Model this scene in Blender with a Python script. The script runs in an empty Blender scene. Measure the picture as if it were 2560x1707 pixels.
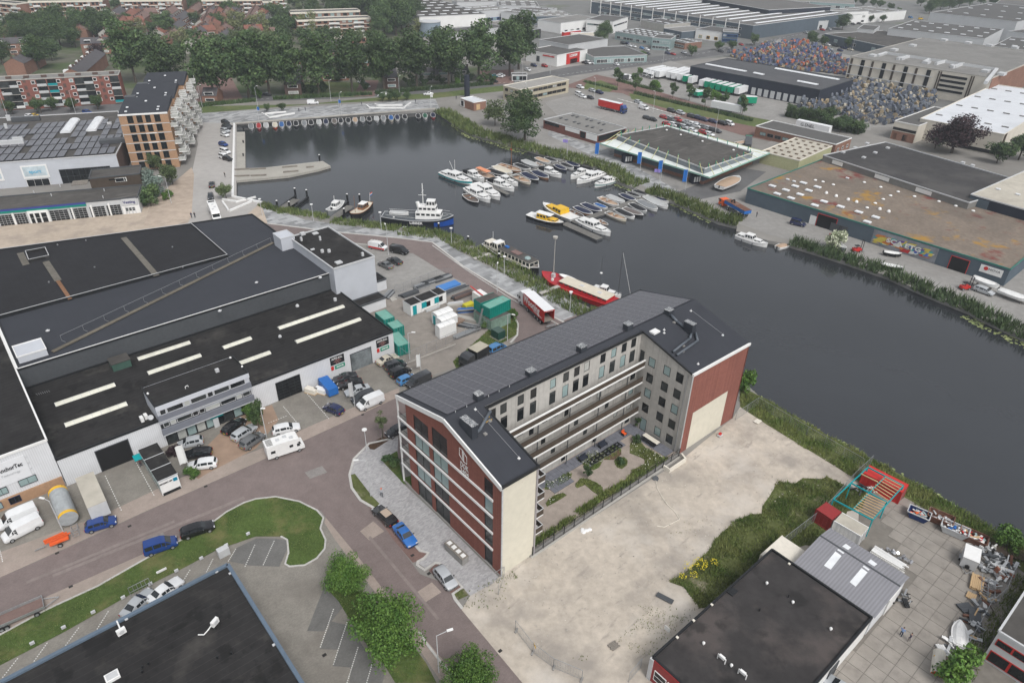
import bpy,math,random
import numpy as np
from mathutils import Vector as V3,Matrix,Euler
from mathutils.geometry import tessellate_polygon
random.seed(7);RNG=np.random.default_rng(7)
C=bpy.context.scene.collection
S=bpy.context.scene
R_=math.radians
FPX,PITCH,ROLL,HC=1738.85,0.55972,0.02017,77.606
cam=bpy.data.cameras.new('camera');camo=bpy.data.objects.new('camera',cam);C.objects.link(camo)
cam.sensor_width=36;cam.lens=36*FPX/2560;cam.clip_end=6000;cam.clip_start=1
_f=V3((0,math.cos(PITCH),-math.sin(PITCH)));_u=V3((0,math.sin(PITCH),math.cos(PITCH)));_r=V3((1,0,0))
_r2=_r*math.cos(ROLL)+_u*math.sin(ROLL);_u2=-_r*math.sin(ROLL)+_u*math.cos(ROLL)
camo.matrix_world=Matrix(((_r2.x,_u2.x,-_f.x,0),(_r2.y,_u2.y,-_f.y,0),(_r2.z,_u2.z,-_f.z,HC),(0,0,0,1)))
S.camera=camo
SUN_EL,SUN_AZ=52,150
w=bpy.data.worlds.new('World');S.world=w;w.use_nodes=True
nt=w.node_tree;bg=nt.nodes['Background'];sky=nt.nodes.new('ShaderNodeTexSky');sky.sky_type='NISHITA'
sky.sun_disc=False;sky.sun_elevation=R_(SUN_EL);sky.sun_rotation=R_(SUN_AZ);sky.dust_density=3;sky.air_density=1.2
hs=nt.nodes.new('ShaderNodeHueSaturation');hs.inputs['Saturation'].default_value=.22
nt.links.new(sky.outputs[0],hs.inputs['Color']);nt.links.new(hs.outputs[0],bg.inputs[0]);bg.inputs[1].default_value=.13
sl=bpy.data.lights.new('sun','SUN');sl.energy=1.5;sl.angle=R_(22);sl.color=(1,.97,.93)
so=bpy.data.objects.new('sun',sl);C.objects.link(so)
_d=V3((math.sin(R_(SUN_AZ))*math.cos(R_(SUN_EL)),math.cos(R_(SUN_AZ))*math.cos(R_(SUN_EL)),math.sin(R_(SUN_EL))))
so.rotation_euler=_d.to_track_quat('Z','Y').to_euler()
S.view_settings.view_transform='Standard';S.view_settings.look='None';S.view_settings.exposure=0.34
S.view_settings.gamma=1;S.view_settings.use_curve_mapping=False
S.cycles.max_bounces=5;S.cycles.diffuse_bounces=2;S.cycles.glossy_bounces=3;S.cycles.transmission_bounces=4
S.cycles.volume_bounces=0;S.cycles.caustics_reflective=False;S.cycles.caustics_refractive=False
KV=2560/2352
def G(p,z=0.0):
 px,py=p[0]*KV,p[1]*KV
 d=_r2*(px-1280)-_u2*(py-853.5)+_f*FPX
 t=(z-HC)/d.z
 return V3((d.x*t,d.y*t,z))
def T(c,r,x,y):return(588*c+x/4,392*r+y/4)
def TP(c,r,s):return[T(c,r,*map(float,q.split(',')))for q in s.split()]
def VP(s):return[tuple(map(float,q.split(',')))for q in s.split()]
AZ=R_(41.02);EU=V3((math.cos(AZ),math.sin(AZ),0));EV=V3((-math.sin(AZ),math.cos(AZ),0))
def W(u,v,z=0.0):return V3((EU.x*u+EV.x*v,EU.y*u+EV.y*v,z))
def heightat(b,t):
 g=G(b);px,py=t[0]*KV,t[1]*KV
 d=_r2*(px-1280)-_u2*(py-853.5)+_f*FPX
 k=math.hypot(g.x,g.y)/math.hypot(d.x,d.y);return HC+d.z*k
MATS={}
def mat(name,col,rough=.75,var=.12,scale=1.5,metal=0,bump=0,coord='Object',spec=.3,col2=None,stretch=None,detail=5,streak=0,emit=None):
 if name in MATS:return MATS[name]
 m=bpy.data.materials.new(name);m.use_nodes=True;n=m.node_tree.nodes;l=m.node_tree.links;b=n['Principled BSDF']
 b.inputs['Roughness'].default_value=rough;b.inputs['Metallic'].default_value=metal
 b.inputs['Specular IOR Level'].default_value=spec
 c=(*col,1)
 if var or col2:
  tc=n.new('ShaderNodeTexCoord');mp=n.new('ShaderNodeMapping');l.new(tc.outputs[coord],mp.inputs[0])
  mp.inputs['Scale'].default_value=stretch or(1,1,1)
  no=n.new('ShaderNodeTexNoise');no.inputs['Scale'].default_value=scale;no.inputs['Detail'].default_value=detail;no.inputs['Roughness'].default_value=.62
  l.new(mp.outputs[0],no.inputs['Vector'])
  rp=n.new('ShaderNodeValToRGB');e=rp.color_ramp.elements;e[0].position=.3;e[1].position=.7
  lo=[max(0,x*(1-var))for x in col];hi=[min(1,x*(1+var))for x in(col2 or col)]
  e[0].color=(*lo,1);e[1].color=(*hi,1)
  l.new(no.outputs[0],rp.inputs[0]);out=rp.outputs[0]
  n2=n.new('ShaderNodeTexNoise');n2.inputs['Scale'].default_value=scale*.09;n2.inputs['Detail'].default_value=3
  l.new(tc.outputs[coord],n2.inputs['Vector'])
  mr=n.new('ShaderNodeMapRange');mr.inputs[1].default_value=.3;mr.inputs[2].default_value=.7;mr.inputs[3].default_value=1-var*.8;mr.inputs[4].default_value=1+var*.6
  l.new(n2.outputs[0],mr.inputs[0])
  mx=n.new('ShaderNodeMix');mx.data_type='RGBA';mx.blend_type='MULTIPLY';mx.inputs[0].default_value=1
  l.new(out,mx.inputs[6]);l.new(mr.outputs[0],mx.inputs[7]);l.new(mx.outputs[2],b.inputs['Base Color'])
  if bump:
   bp=n.new('ShaderNodeBump');bp.inputs['Strength'].default_value=bump;bp.inputs['Distance'].default_value=.05
   l.new(no.outputs[0],bp.inputs['Height']);l.new(bp.outputs[0],b.inputs['Normal'])
 else:b.inputs['Base Color'].default_value=c
 MATS[name]=m;return m
def mixcol(m):
 b=m.node_tree.nodes['Principled BSDF'];return b.inputs['Base Color'].links[0].from_socket
def stripes(m,direction,width,dark=.8,duty=.5,bump=.5):
 n=m.node_tree.nodes;l=m.node_tree.links;b=n['Principled BSDF']
 g=n.new('ShaderNodeNewGeometry');dt=n.new('ShaderNodeVectorMath');dt.operation='DOT_PRODUCT';dt.inputs[1].default_value=direction
 l.new(g.outputs['Position'],dt.inputs[0]);dv=n.new('ShaderNodeMath');dv.operation='DIVIDE';dv.inputs[1].default_value=width;l.new(dt.outputs['Value'],dv.inputs[0])
 fr=n.new('ShaderNodeMath');fr.operation='FRACT';l.new(dv.outputs[0],fr.inputs[0])
 gt=n.new('ShaderNodeMath');gt.operation='GREATER_THAN';gt.inputs[1].default_value=duty;l.new(fr.outputs[0],gt.inputs[0])
 src=mixcol(m);mx=n.new('ShaderNodeMix');mx.data_type='RGBA';mx.blend_type='MULTIPLY';mx.inputs[7].default_value=(dark,dark,dark,1)
 l.new(gt.outputs[0],mx.inputs[0]);l.new(src,mx.inputs[6]);l.new(mx.outputs[2],b.inputs['Base Color'])
 return m
def pavers(m,sx,sy,mortar=.06,dark=.72,contrast=.12,ang=AZ):
 n=m.node_tree.nodes;l=m.node_tree.links;b=n['Principled BSDF']
 g=n.new('ShaderNodeNewGeometry');mp=n.new('ShaderNodeMapping');mp.inputs['Rotation'].default_value=(0,0,-ang);l.new(g.outputs['Position'],mp.inputs[0])
 br=n.new('ShaderNodeTexBrick');br.inputs['Scale'].default_value=1;br.inputs['Brick Width'].default_value=sx;br.inputs['Row Height'].default_value=sy
 br.inputs['Mortar Size'].default_value=mortar*sy;br.inputs['Color1'].default_value=(1-contrast,)*3+(1,);br.inputs['Color2'].default_value=(1+contrast,)*3+(1,)
 br.inputs['Mortar'].default_value=(dark,dark,dark,1);l.new(mp.outputs[0],br.inputs['Vector'])
 src=mixcol(m);mx=n.new('ShaderNodeMix');mx.data_type='RGBA';mx.blend_type='MULTIPLY';mx.inputs[0].default_value=1
 l.new(src,mx.inputs[6]);l.new(br.outputs['Color'],mx.inputs[7]);l.new(mx.outputs[2],b.inputs['Base Color']);return m
def stains(m,col,scale=.15,lo=.52,hi=.62,amount=.8,detail=8,stretch=(1,1,1),rot=0):
 n=m.node_tree.nodes;l=m.node_tree.links;b=n['Principled BSDF']
 g=n.new('ShaderNodeNewGeometry');mp=n.new('ShaderNodeMapping');mp.inputs['Rotation'].default_value=(0,0,-rot);mp.inputs['Scale'].default_value=stretch
 rt=n.new('ShaderNodeVectorRotate');rt.rotation_type='Z_AXIS';rt.inputs['Angle'].default_value=-rot;mp.inputs['Rotation'].default_value=(0,0,0)
 l.new(g.outputs['Position'],rt.inputs[0]);l.new(rt.outputs[0],mp.inputs[0])
 no=n.new('ShaderNodeTexNoise');no.inputs['Scale'].default_value=scale;no.inputs['Detail'].default_value=detail;no.inputs['Roughness'].default_value=.6;l.new(mp.outputs[0],no.inputs['Vector'])
 mr=n.new('ShaderNodeMapRange');mr.inputs[1].default_value=lo;mr.inputs[2].default_value=hi;mr.inputs[4].default_value=amount;l.new(no.outputs[0],mr.inputs[0])
 src=mixcol(m);mx=n.new('ShaderNodeMix');mx.data_type='RGBA';mx.inputs[7].default_value=(*col,1)
 l.new(mr.outputs[0],mx.inputs[0]);l.new(src,mx.inputs[6]);l.new(mx.outputs[2],b.inputs['Base Color']);return m
OFF={}
class MB:
 def __init__(s):s.v=[];s.f=[];s.m=[]
 def poly(s,pts,mi=0):
  i=len(s.v);s.v+=[tuple(p)for p in pts];s.f.append(tuple(range(i,i+len(pts))));s.m.append(mi);return s
 def tess(s,outline,mi=0,holes=()):
  loops=[outline]+list(holes);flat=[p for L in loops for p in L]
  tr=tessellate_polygon([[V3(p)for p in L]for L in loops]);i=len(s.v);s.v+=[tuple(p)for p in flat]
  for t in tr:s.f.append(tuple(i+k for k in t));s.m.append(mi)
  return s
 def prism(s,pts,z0,z1,mi=0,top=True,bottom=False,tm=None):
  n=len(pts);z0=z0 if hasattr(z0,'__len__')else[z0]*n;z1=z1 if hasattr(z1,'__len__')else[z1]*n
  a=[V3((p[0],p[1],z0[i]))for i,p in enumerate(pts)];b=[V3((p[0],p[1],z1[i]))for i,p in enumerate(pts)]
  for i in range(n):j=(i+1)%n;s.poly([a[i],a[j],b[j],b[i]],mi)
  if top:s.tess(b,mi if tm is None else tm)
  if bottom:s.tess(a[::-1],mi)
  return s
 def box(s,c,size,ax=V3((1,0,0)),mi=0,az=V3((0,0,1))):
  ax=V3(ax).normalized();ay=V3(az).cross(ax).normalized();az=ax.cross(ay);c=V3(c)
  X,Y,Z=ax*size[0]/2,ay*size[1]/2,az*size[2]/2
  P=[c+X*a+Y*b+Z*d for d in(-1,1)for a,b in((-1,-1),(1,-1),(1,1),(-1,1))];i=len(s.v)
  s.v+=[tuple(p)for p in P]
  for q in((3,2,1,0),(4,5,6,7),(0,1,5,4),(1,2,6,5),(2,3,7,6),(3,0,4,7)):s.f.append(tuple(i+k for k in q));s.m.append(mi)
  return s
 def bar(s,p,q,w,h=None,mi=0):
  p,q=V3(p),V3(q);d=q-p;up=V3((0,0,1))if abs(d.normalized().z)<.95 else V3((0,1,0))
  return s.box((p+q)/2,(d.length,w,h or w),d,mi,up)
 def tube(s,p,q,r0,r1=None,n=8,mi=0,cap=True):
  p,q=V3(p),V3(q);d=(q-p).normalized();r1=r0 if r1 is None else r1
  a=d.orthogonal().normalized();b=d.cross(a);i=len(s.v)
  for c,r in((p,r0),(q,r1)):
   for k in range(n):t=2*math.pi*k/n;s.v.append(tuple(c+(a*math.cos(t)+b*math.sin(t))*r))
  for k in range(n):j=(k+1)%n;s.f.append((i+k,i+j,i+n+j,i+n+k));s.m.append(mi)
  if cap:s.f.append(tuple(i+n+k for k in range(n)));s.m.append(mi);s.f.append(tuple(i+k for k in reversed(range(n))));s.m.append(mi)
  return s
 def path(s,pts,r,n=6,mi=0):
  for a,b in zip(pts,pts[1:]):s.tube(a,b,r,n=n,mi=mi)
  return s
 def dome(s,c,r,hz,n=8,k=3,mi=0):
  c=V3(c);i=len(s.v)
  for a in range(k):
   t=a/k*math.pi/2
   for b in range(n):p=2*math.pi*b/n;s.v.append((c.x+math.cos(p)*math.cos(t)*r,c.y+math.sin(p)*math.cos(t)*r,c.z+math.sin(t)*hz))
  s.v.append((c.x,c.y,c.z+hz));top=len(s.v)-1
  for a in range(k-1):
   for b in range(n):d=(b+1)%n;s.f.append((i+a*n+b,i+a*n+d,i+(a+1)*n+d,i+(a+1)*n+b));s.m.append(mi)
  for b in range(n):s.f.append((i+(k-1)*n+b,i+(k-1)*n+(b+1)%n,top));s.m.append(mi)
  return s
 def ribbon(s,pts,w,z0,z1,mi=0,closed=False):
  pts=[V3((p[0],p[1],0))for p in pts];n=len(pts);L=[];Rr=[]
  for i in range(n):
   a=pts[i-1]if(i or closed)else None;b=pts[(i+1)%n]if(i<n-1 or closed)else None
   d=((pts[i]-a).normalized()if a is not None else V3())+((b-pts[i]).normalized()if b is not None else V3())
   d.normalize();o=V3((-d.y,d.x,0))*w/2;L.append(pts[i]+o);Rr.append(pts[i]-o)
  for i in range(n if closed else n-1):
   j=(i+1)%n
   A,B,D,E_=Rr[i],Rr[j],L[j],L[i]
   up=lambda q,z:(q.x,q.y,z)
   s.poly([up(A,z1),up(B,z1),up(D,z1),up(E_,z1)],mi)
   if z1-z0>.02:s.poly([up(A,z0),up(B,z0),up(B,z1),up(A,z1)],mi);s.poly([up(D,z0),up(E_,z0),up(E_,z1),up(D,z1)],mi)
  return s
 def mesh(s,name,mats):
  me=bpy.data.meshes.new(name);me.from_pydata(s.v,[],s.f)
  for m in(mats if isinstance(mats,(list,tuple))else[mats]):me.materials.append(m)
  if any(s.m):me.polygons.foreach_set('material_index',s.m)
  return me
 def build(s,name,mats,parent=None,smooth=False,kind=None):
  off=OFF.get(parent,V3())
  if off.length:s.v=[(x-off.x,y-off.y,z-off.z)for x,y,z in s.v]
  me=s.mesh(name,mats)
  if smooth:me.shade_smooth()
  o=bpy.data.objects.new(name,me);C.objects.link(o);o.parent=parent
  if parent is not None:OFF[o]=off
  if kind:o['kind']=kind
  return o
def thing(name,label,cat,loc=(0,0,0),rz=0,group=None):
 o=bpy.data.objects.new(name,None);C.objects.link(o);o.empty_display_size=.5
 o.location=loc;o.rotation_euler=(0,0,rz);tag(o,label,cat,group);OFF[o]=V3(loc)if not rz else V3();return o
def tag(o,label,cat,group=None):
 o['label']=label;o['category']=cat
 if group:o['group']=group
 return o
def put(name,me,parent,pos,rz=0,scale=None,rot=None):
 o=bpy.data.objects.new(name,me);C.objects.link(o);o.parent=parent;o.location=V3(pos)-OFF.get(parent,V3())
 o.rotation_euler=rot or(0,0,rz)
 if scale:o.scale=scale
 if parent is not None:OFF[o]=V3((0,0,0))
 return o
def copytree(o,parent=None,top=None):
 c=o.copy();C.objects.link(c);c.parent=parent
 for ch in o.children:copytree(ch,c)
 return c
def dup(o,loc,rz=0,label=None,group=None,scale=None):
 c=copytree(o);c.location=loc;c.rotation_euler=(0,0,rz)
 if scale:c.scale=scale if hasattr(scale,'__len__')else(scale,)*3
 if label:c['label']=label
 if group:c['group']=group
 return c
def paint(o,names,m):
 for x in[o]+list(o.children_recursive):
  if x.type=='MESH' and x.name.split('.')[0]in names:x.material_slots[0].link='OBJECT';x.material_slots[0].material=m
def drop(o):
 for ch in list(o.children_recursive)+[o]:bpy.data.objects.remove(ch)
def write(s,size,m,parent,pos,xdir,updir=V3((0,0,1)),name='lettering',align='CENTER',extrude=.01,width=None,bold=0):
 cu=bpy.data.curves.new(name,'FONT');cu.body=s;cu.size=size;cu.align_x=align;cu.align_y='CENTER';cu.extrude=extrude;cu.resolution_u=2;cu.offset=bold
 o=bpy.data.objects.new('tmp',cu);C.objects.link(o);bpy.context.view_layer.update()
 me=bpy.data.meshes.new_from_object(o.evaluated_get(bpy.context.evaluated_depsgraph_get()));wd=o.dimensions.x;bpy.data.objects.remove(o)
 me.materials.clear();me.materials.append(m)
 x=V3(xdir).normalized();z=V3(updir).normalized();nrm=x.cross(z);k=(width/wd)if width and wd else 1
 M=Matrix(((x.x*k,z.x,nrm.x,0),(x.y*k,z.y,nrm.y,0),(x.z*k,z.z,nrm.z,0),(0,0,0,1)))
 me.transform(M);q=bpy.data.objects.new(name,me);C.objects.link(q);q.parent=parent;q.location=V3(pos)-OFF.get(parent,V3());return q
WM={}
def winmesh(w,h,nx=1,nz=1,fr=.06,key='dark'):
 k=(round(w,2),round(h,2),nx,nz,fr)
 if k not in WM:
  f=MB();t=fr
  for z in(t/2,h-t/2):f.box((0,-.04,z),(w,.1,t))
  for x in(-w/2+t/2,w/2-t/2):f.box((x,-.04,h/2),(t,.1,h-2*t))
  for i in range(1,nx):f.box((-w/2+w*i/nx,-.04,h/2),(t*.8,.08,h-2*t))
  for i in range(1,nz):f.box((0,-.04,h*i/nz),(w-2*t,.07,t*.8))
  p=MB().poly([(-w/2+t*.5,-.05,t*.5),(w/2-t*.5,-.05,t*.5),(w/2-t*.5,-.05,h-t*.5),(-w/2+t*.5,-.05,h-t*.5)])
  WM[k]=(f,p)
 return WM[k]
WC={}
def window(parent,pos,xdir,w,h,nx=1,nz=1,fmat=None,pmat=None,name='window',fr=.06):
 fm,pm=fmat or M_black,pmat or pane();k=(round(w,2),round(h,2),nx,nz,fr,fm.name)
 f,p=winmesh(w,h,nx,nz,fr)
 if k not in WC:WC[k]=f.mesh(name,fm)
 kp=k[:5]+(pm.name,)
 if kp not in WC:WC[kp]=p.mesh('pane',pm)
 rz=math.atan2(xdir.y,xdir.x)
 o=put(name,WC[k],parent,pos,rz);q=put('pane',WC[kp],o,(0,0,0));return o
def wall(mb,p0,xdir,outline,holes,depth=.14,mi=0,rm=None):
 x=V3(xdir);nrm=x.cross(V3((0,0,1)));P=lambda a,z,d=0:V3(p0)+x*a+V3((0,0,z))-nrm*d
 mb.tess([P(*q)for q in outline],mi,[[P(a,b),P(a,d),P(c,d),P(c,b)]for a,b,c,d in holes])
 rm=mi if rm is None else rm
 for a,b,c,d in holes:
  for q1,q2 in(((a,b),(c,b)),((c,b),(c,d)),((c,d),(a,d)),((a,d),(a,b))):
   mb.poly([P(*q1),P(*q2),P(*q2,depth),P(*q1,depth)],rm)
def rect3(a,b,c,z):
 A,B,D=G(a,z),G(b,z),G(c,z);e=(B-A).normalized();n=V3((-e.y,e.x,0));k=(D-B).dot(n)
 return[A,B,B+n*k,A+n*k]
_SC=0
def rag(pts,amp,step=2.5,seed=1,world=False):
 rg=random.Random(seed);P=[V3((p[0],p[1],0))if world else G(p)for p in pts];out=[]
 for a,b in zip(P,P[1:]+P[:1]):
  n=max(1,int((b-a).length/step))
  for i in range(n):q=a+(b-a)*i/n;out.append(q+V3((rg.uniform(-amp,amp),rg.uniform(-amp,amp),0)))
 return out
def sheet(name,pts,m,lvl,kind='structure',parent=None,world=False,z=0,holes=()):
 global _SC;_SC+=1;q=[V3((p[0],p[1],0))if world else G(p,z)for p in pts];zz=z+lvl*.007+_SC*.0001
 o=MB().tess([(p.x,p.y,zz)for p in q]).build(name,m,parent);o['kind']=kind;return o
g=mat
M_black=g('black_frame',(.016,.017,.019),.5,0)
M_white=g('white_paint',(.74,.74,.73),.5,.05,3)
M_cream=g('cream_paint',(.68,.64,.56),.6,.06,2)
M_steel=g('galvanised',(.36,.37,.38),.45,.12,4,metal=.5)
M_lgrey=g('light_grey_paint',(.5,.51,.52),.55,.06,2)
M_dgrey=g('dark_grey_paint',(.07,.075,.082),.55,.08,2)
M_rub=g('rubber',(.018,.018,.018),.8,0)
M_red=g('red_paint',(.5,.03,.025),.5,.08,2)
M_dred=g('dark_red_paint',(.27,.03,.03),.5,.1,2)
M_blue=g('blue_paint',(.02,.13,.42),.45,.06,2)
M_teal=g('teal_paint',(.0,.27,.3),.5,.06,2)
M_green=g('green_paint',(.02,.26,.17),.55,.1,2)
M_orange=g('orange_paint',(.72,.12,.03),.5,.06,2)
M_yellow=g('yellow_paint',(.72,.42,.03),.5,.06,2)
M_wood=g('new_timber',(.52,.36,.2),.75,.15,6,stretch=(1,6,1))
M_oldwood=g('weathered_timber',(.21,.19,.165),.85,.2,5)
M_glass_d=g('glass_dark',(.012,.014,.016),.1,.25,.8,spec=.4)
M_glass_m=g('glass_room',(.04,.045,.046),.12,.5,.9,spec=.4)
M_glass_t=g('glass_blind',(.27,.36,.36),.15,.12,.7,spec=.6)
M_glass_w=g('glass_curtain',(.42,.43,.41),.2,.15,1.5,spec=.5)
PANES=[M_glass_d]*4+[M_glass_m]*3+[M_glass_t]*2+[M_glass_w]
def pane():return random.choice(PANES)
M_ground=g('worn_paving',(.25,.235,.22),.9,.16,.5,coord='Generated')
def gmat(name,col,var=.12,scale=.6,rough=.92,**k):
 m=mat(name,col,rough,var,scale,spec=.12,**k)
 for n in m.node_tree.nodes:
  if n.type=='TEX_COORD':
   gg=m.node_tree.nodes.new('ShaderNodeNewGeometry')
   for l in list(n.outputs[k.get('coord','Object')].links):m.node_tree.links.new(gg.outputs['Position'],l.to_socket)
 return m
M_base=gmat('town_ground',(.235,.225,.21),.15,.08)
M_road=stains(pavers(gmat('red_brown_road',(.2,.163,.155),.1,.5),.21,.105,.12,.8,.1),(.13,.115,.11),.07,.5,.75,.35)
M_strip=stains(pavers(gmat('beige_paving',(.34,.285,.25),.1,.7),.21,.105,.1,.85,.08),(.24,.21,.18),.1,.5,.7,.5)
M_greypav=stains(pavers(gmat('grey_brick_paving',(.24,.225,.2),.12,.5),.21,.105,.12,.82,.12),(.15,.135,.12),.12,.48,.68,.6)
M_darkpav=pavers(gmat('dark_parking_paving',(.15,.148,.142),.1,.6),.21,.105,.1,.8,.1)
M_asphalt=stains(gmat('asphalt',(.13,.13,.132),.12,1.2),(.09,.09,.092),.1,.5,.65,.5)
M_conc=stains(gmat('concrete_ground',(.27,.262,.25),.12,.7),(.22,.21,.2),.12,.5,.65,.6)
M_side=pavers(gmat('sidewalk_grey',(.36,.355,.36),.1,.9),.4,.2,.06,.85,.16)
M_quay=pavers(gmat('quay_slabs',(.3,.305,.31),.1,.5),2.6,1.3,.01,.7,.36)
M_kerb=gmat('kerb_concrete',(.46,.45,.43),.12,2)
M_sand=stains(stains(gmat('bare_sand',(.46,.41,.35),.14,.9,bump=.3),(.27,.245,.22),.11,.47,.64,.8,12),(.56,.52,.47),.06,.52,.64,.8,10)
stains(M_sand,(.3,.27,.24),.9,.6,.68,.7,6,(.25,1,1),AZ)
M_sandpave=stains(gmat('dusty_paving',(.44,.37,.3),.1,.8),(.27,.23,.2),.15,.48,.65,.6)
M_gravel=gmat('pink_gravel',(.32,.275,.24),.16,9)
M_grass=stains(stains(gmat('mown_grass',(.07,.105,.03),.25,2.5,bump=.6),(.21,.175,.085),.16,.51,.7,.75,12),(.035,.065,.015),.3,.55,.7,.6,10)
M_grassfar=stains(gmat('far_grass',(.1,.13,.05),.25,.7),(.2,.18,.09),.05,.5,.7,.6)
M_weed=stains(gmat('weedy_soil',(.095,.11,.04),.3,1.5),(.3,.26,.2),.22,.58,.68,.8,10)
M_soil=gmat('bark_mulch',(.07,.045,.03),.4,8)
M_slab=gmat('concrete_slab',(.285,.262,.235),.12,.45)
stains(M_slab,(.19,.172,.155),.6,.5,.68,.55,9)
M_redpave=pavers(gmat('red_clinker',(.2,.13,.115),.12,.6),.21,.105,.1,.8,.1)
M_water=mat('harbour_water',(.034,.037,.042),.1,.3,.01,spec=.5)
def _w():
 m=M_water;n=m.node_tree.nodes;l=m.node_tree.links;b=n['Principled BSDF'];gg=n.new('ShaderNodeNewGeometry')
 for q in n:
  if q.type=='TEX_COORD':
   for x in list(q.outputs['Object'].links):l.new(gg.outputs['Position'],x.to_socket)
 no=n.new('ShaderNodeTexNoise');no.inputs['Scale'].default_value=.9;no.inputs['Detail'].default_value=5;l.new(gg.outputs['Position'],no.inputs['Vector'])
 n2=n.new('ShaderNodeTexNoise');n2.inputs['Scale'].default_value=.03;n2.inputs['Detail'].default_value=3;l.new(gg.outputs['Position'],n2.inputs['Vector'])
 mr=n.new('ShaderNodeMapRange');mr.inputs[1].default_value=.4;mr.inputs[2].default_value=.65;mr.inputs[3].default_value=.06;mr.inputs[4].default_value=.4;l.new(n2.outputs[0],mr.inputs[0])
 bp=n.new('ShaderNodeBump');bp.inputs['Distance'].default_value=.12;l.new(no.outputs[0],bp.inputs['Height']);l.new(mr.outputs[0],bp.inputs['Strength']);l.new(bp.outputs[0],b.inputs['Normal'])
_w()
M_rf_black=stains(stains(stripes(gmat('bitumen_black',(.027,.026,.026),.2,.5),tuple(EV),1.0,1.7,.95),(.075,.07,.064),.16,.56,.72,.7,10),(.012,.012,.012),.3,.58,.64,.6,4)
M_rf_char=stains(stripes(gmat('new_membrane',(.044,.047,.056),.05,.3),tuple(EU),1.5,.86,.97),(.05,.052,.06),.05,.5,.7,.4)
M_rf_rib=stripes(gmat('ribbed_membrane',(.03,.03,.033),.1,.4),tuple(EU),1.05,.86,.06)
M_rf_old=stains(stains(gmat('old_bitumen',(.085,.08,.075),.15,.6),(.19,.18,.165),.3,.56,.7,.6,10,(.3,1.6,1),AZ),(.04,.038,.036),.1,.5,.66,.5)
M_rf_grey=stains(gmat('grey_roof',(.105,.103,.1),.1,.3),(.1,.098,.096),.06,.5,.62,.6)
M_rf_lgrey=stains(gmat('pale_grey_roof',(.215,.21,.2),.1,.4),(.15,.146,.14),.06,.5,.62,.5)
M_rf_white=stains(gmat('white_roof',(.58,.6,.63),.05,.3),(.42,.44,.46),.06,.55,.7,.6)
M_rf_moss=stains(stains(stains(gmat('mossy_gravel_roof',(.2,.165,.135),.18,1.2),(.36,.2,.03),.13,.57,.66,.8,12),(.17,.04,.035),.11,.565,.65,.85,12),(.1,.09,.08),.05,.52,.7,.6)
M_rf_cream=stains(gmat('cream_roof',(.45,.42,.36),.1,.6),(.3,.27,.23),.2,.5,.7,.5)
M_brick=stains(pavers(gmat('red_brick',(.235,.095,.075),.1,2),.21,.07,.1,.9,.1),(.2,.085,.07),.12,.5,.7,.5)
M_brick2=gmat('brown_brick',(.24,.135,.1),.15,2)
M_brick3=gmat('dark_brick',(.11,.075,.065),.15,2)
M_obrick=gmat('orange_brick',(.36,.225,.14),.12,2)
M_timber=gmat('grey_timber_cladding',(.43,.415,.39),.1,1.2,stretch=None)
stripes(M_timber,tuple(EU+EV*.77),.22,.88,.85);stains(M_timber,(.23,.215,.2),.7,.5,.68,.55,4,(3.5,3.5,.08),AZ)
M_insul=stains(gmat('cream_insulation',(.62,.585,.49),.05,1),(.42,.36,.27),.9,.66,.74,.6,8)
M_corrw=stripes(gmat('white_corrugated',(.62,.63,.65),.05,.5),tuple(EU),.3,.9,.6)
M_corrwv=stripes(gmat('white_corrugated_side',(.62,.63,.65),.05,.5),tuple(EV),.3,.9,.6)
M_silver=gmat('silver_panels',(.48,.5,.54),.05,.4,rough=.55)
M_blueg=gmat('blue_grey_panels',(.09,.115,.14),.08,.4)
M_navy=gmat('navy_panels',(.03,.035,.05),.1,.4)
M_concw=gmat('concrete_wall',(.4,.385,.355),.1,.5)
M_yelw=gmat('yellow_beige_wall',(.42,.38,.29),.08,.6)
M_creamw=gmat('cream_facade',(.6,.56,.49),.06,.5)
M_brown=gmat('brown_parapet',(.075,.058,.045),.1,1)
M_skyl=mat('rooflight_grp',(.64,.63,.55),.5,.1,.8)
M_skyw=mat('rooflight_white',(.7,.72,.74),.4,.1,.8)
M_solar=mat('solar_cell',(.06,.058,.07),.25,.25,.7,spec=.6)
M_solarf=mat('solar_frame',(.3,.3,.32),.4,0)
ZW=-1.0
shoreN=VP("543,283 588,279 998,252 1033,277 1063,297 1088,310 1138,322 1175,332 1240,352 1310,368 1380,385")
shoreE=VP("1384,394 1416,416 1463,434 1490,446 1551,464 1601,487 1651,509 1693,519 1691,531 1763,552 1809,560 1889,584 1939,600 1989,617 2039,634 2089,657 2139,679 2189,699 2226,714 2264,734 2351,775 2640,900 3000,1060")
shoreS=VP("3000,1720 2600,1400 2351,1236 2289,1223 2226,1191 2164,1146 2089,1104 2039,1076 1964,1036 1901,1001 1839,969 1764,929 1708,876")
shoreW=VP("1361,710 1276,667 1226,637 1175,607 1120,580 1075,560 1050,547 1013,535 920,522 828,510 763,507 738,496 690,486 633,480 603,468 543,455")
basin=[G(p)for p in shoreN+shoreE+shoreS+shoreW]
outer=[V3((-2600,-60,0)),V3((2600,-60,0)),V3((2600,4200,0)),V3((-2600,4200,0))]
m=MB().tess(outer,0,[basin])
for a,b in zip(basin,basin[1:]+basin[:1]):m.poly([a,b,b+V3((0,0,-2.5)),a+V3((0,0,-2.5))],1)
m.build('ground',[M_base,M_conc],kind='structure')
xs=[p.x for p in basin];ys=[p.y for p in basin]
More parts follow.
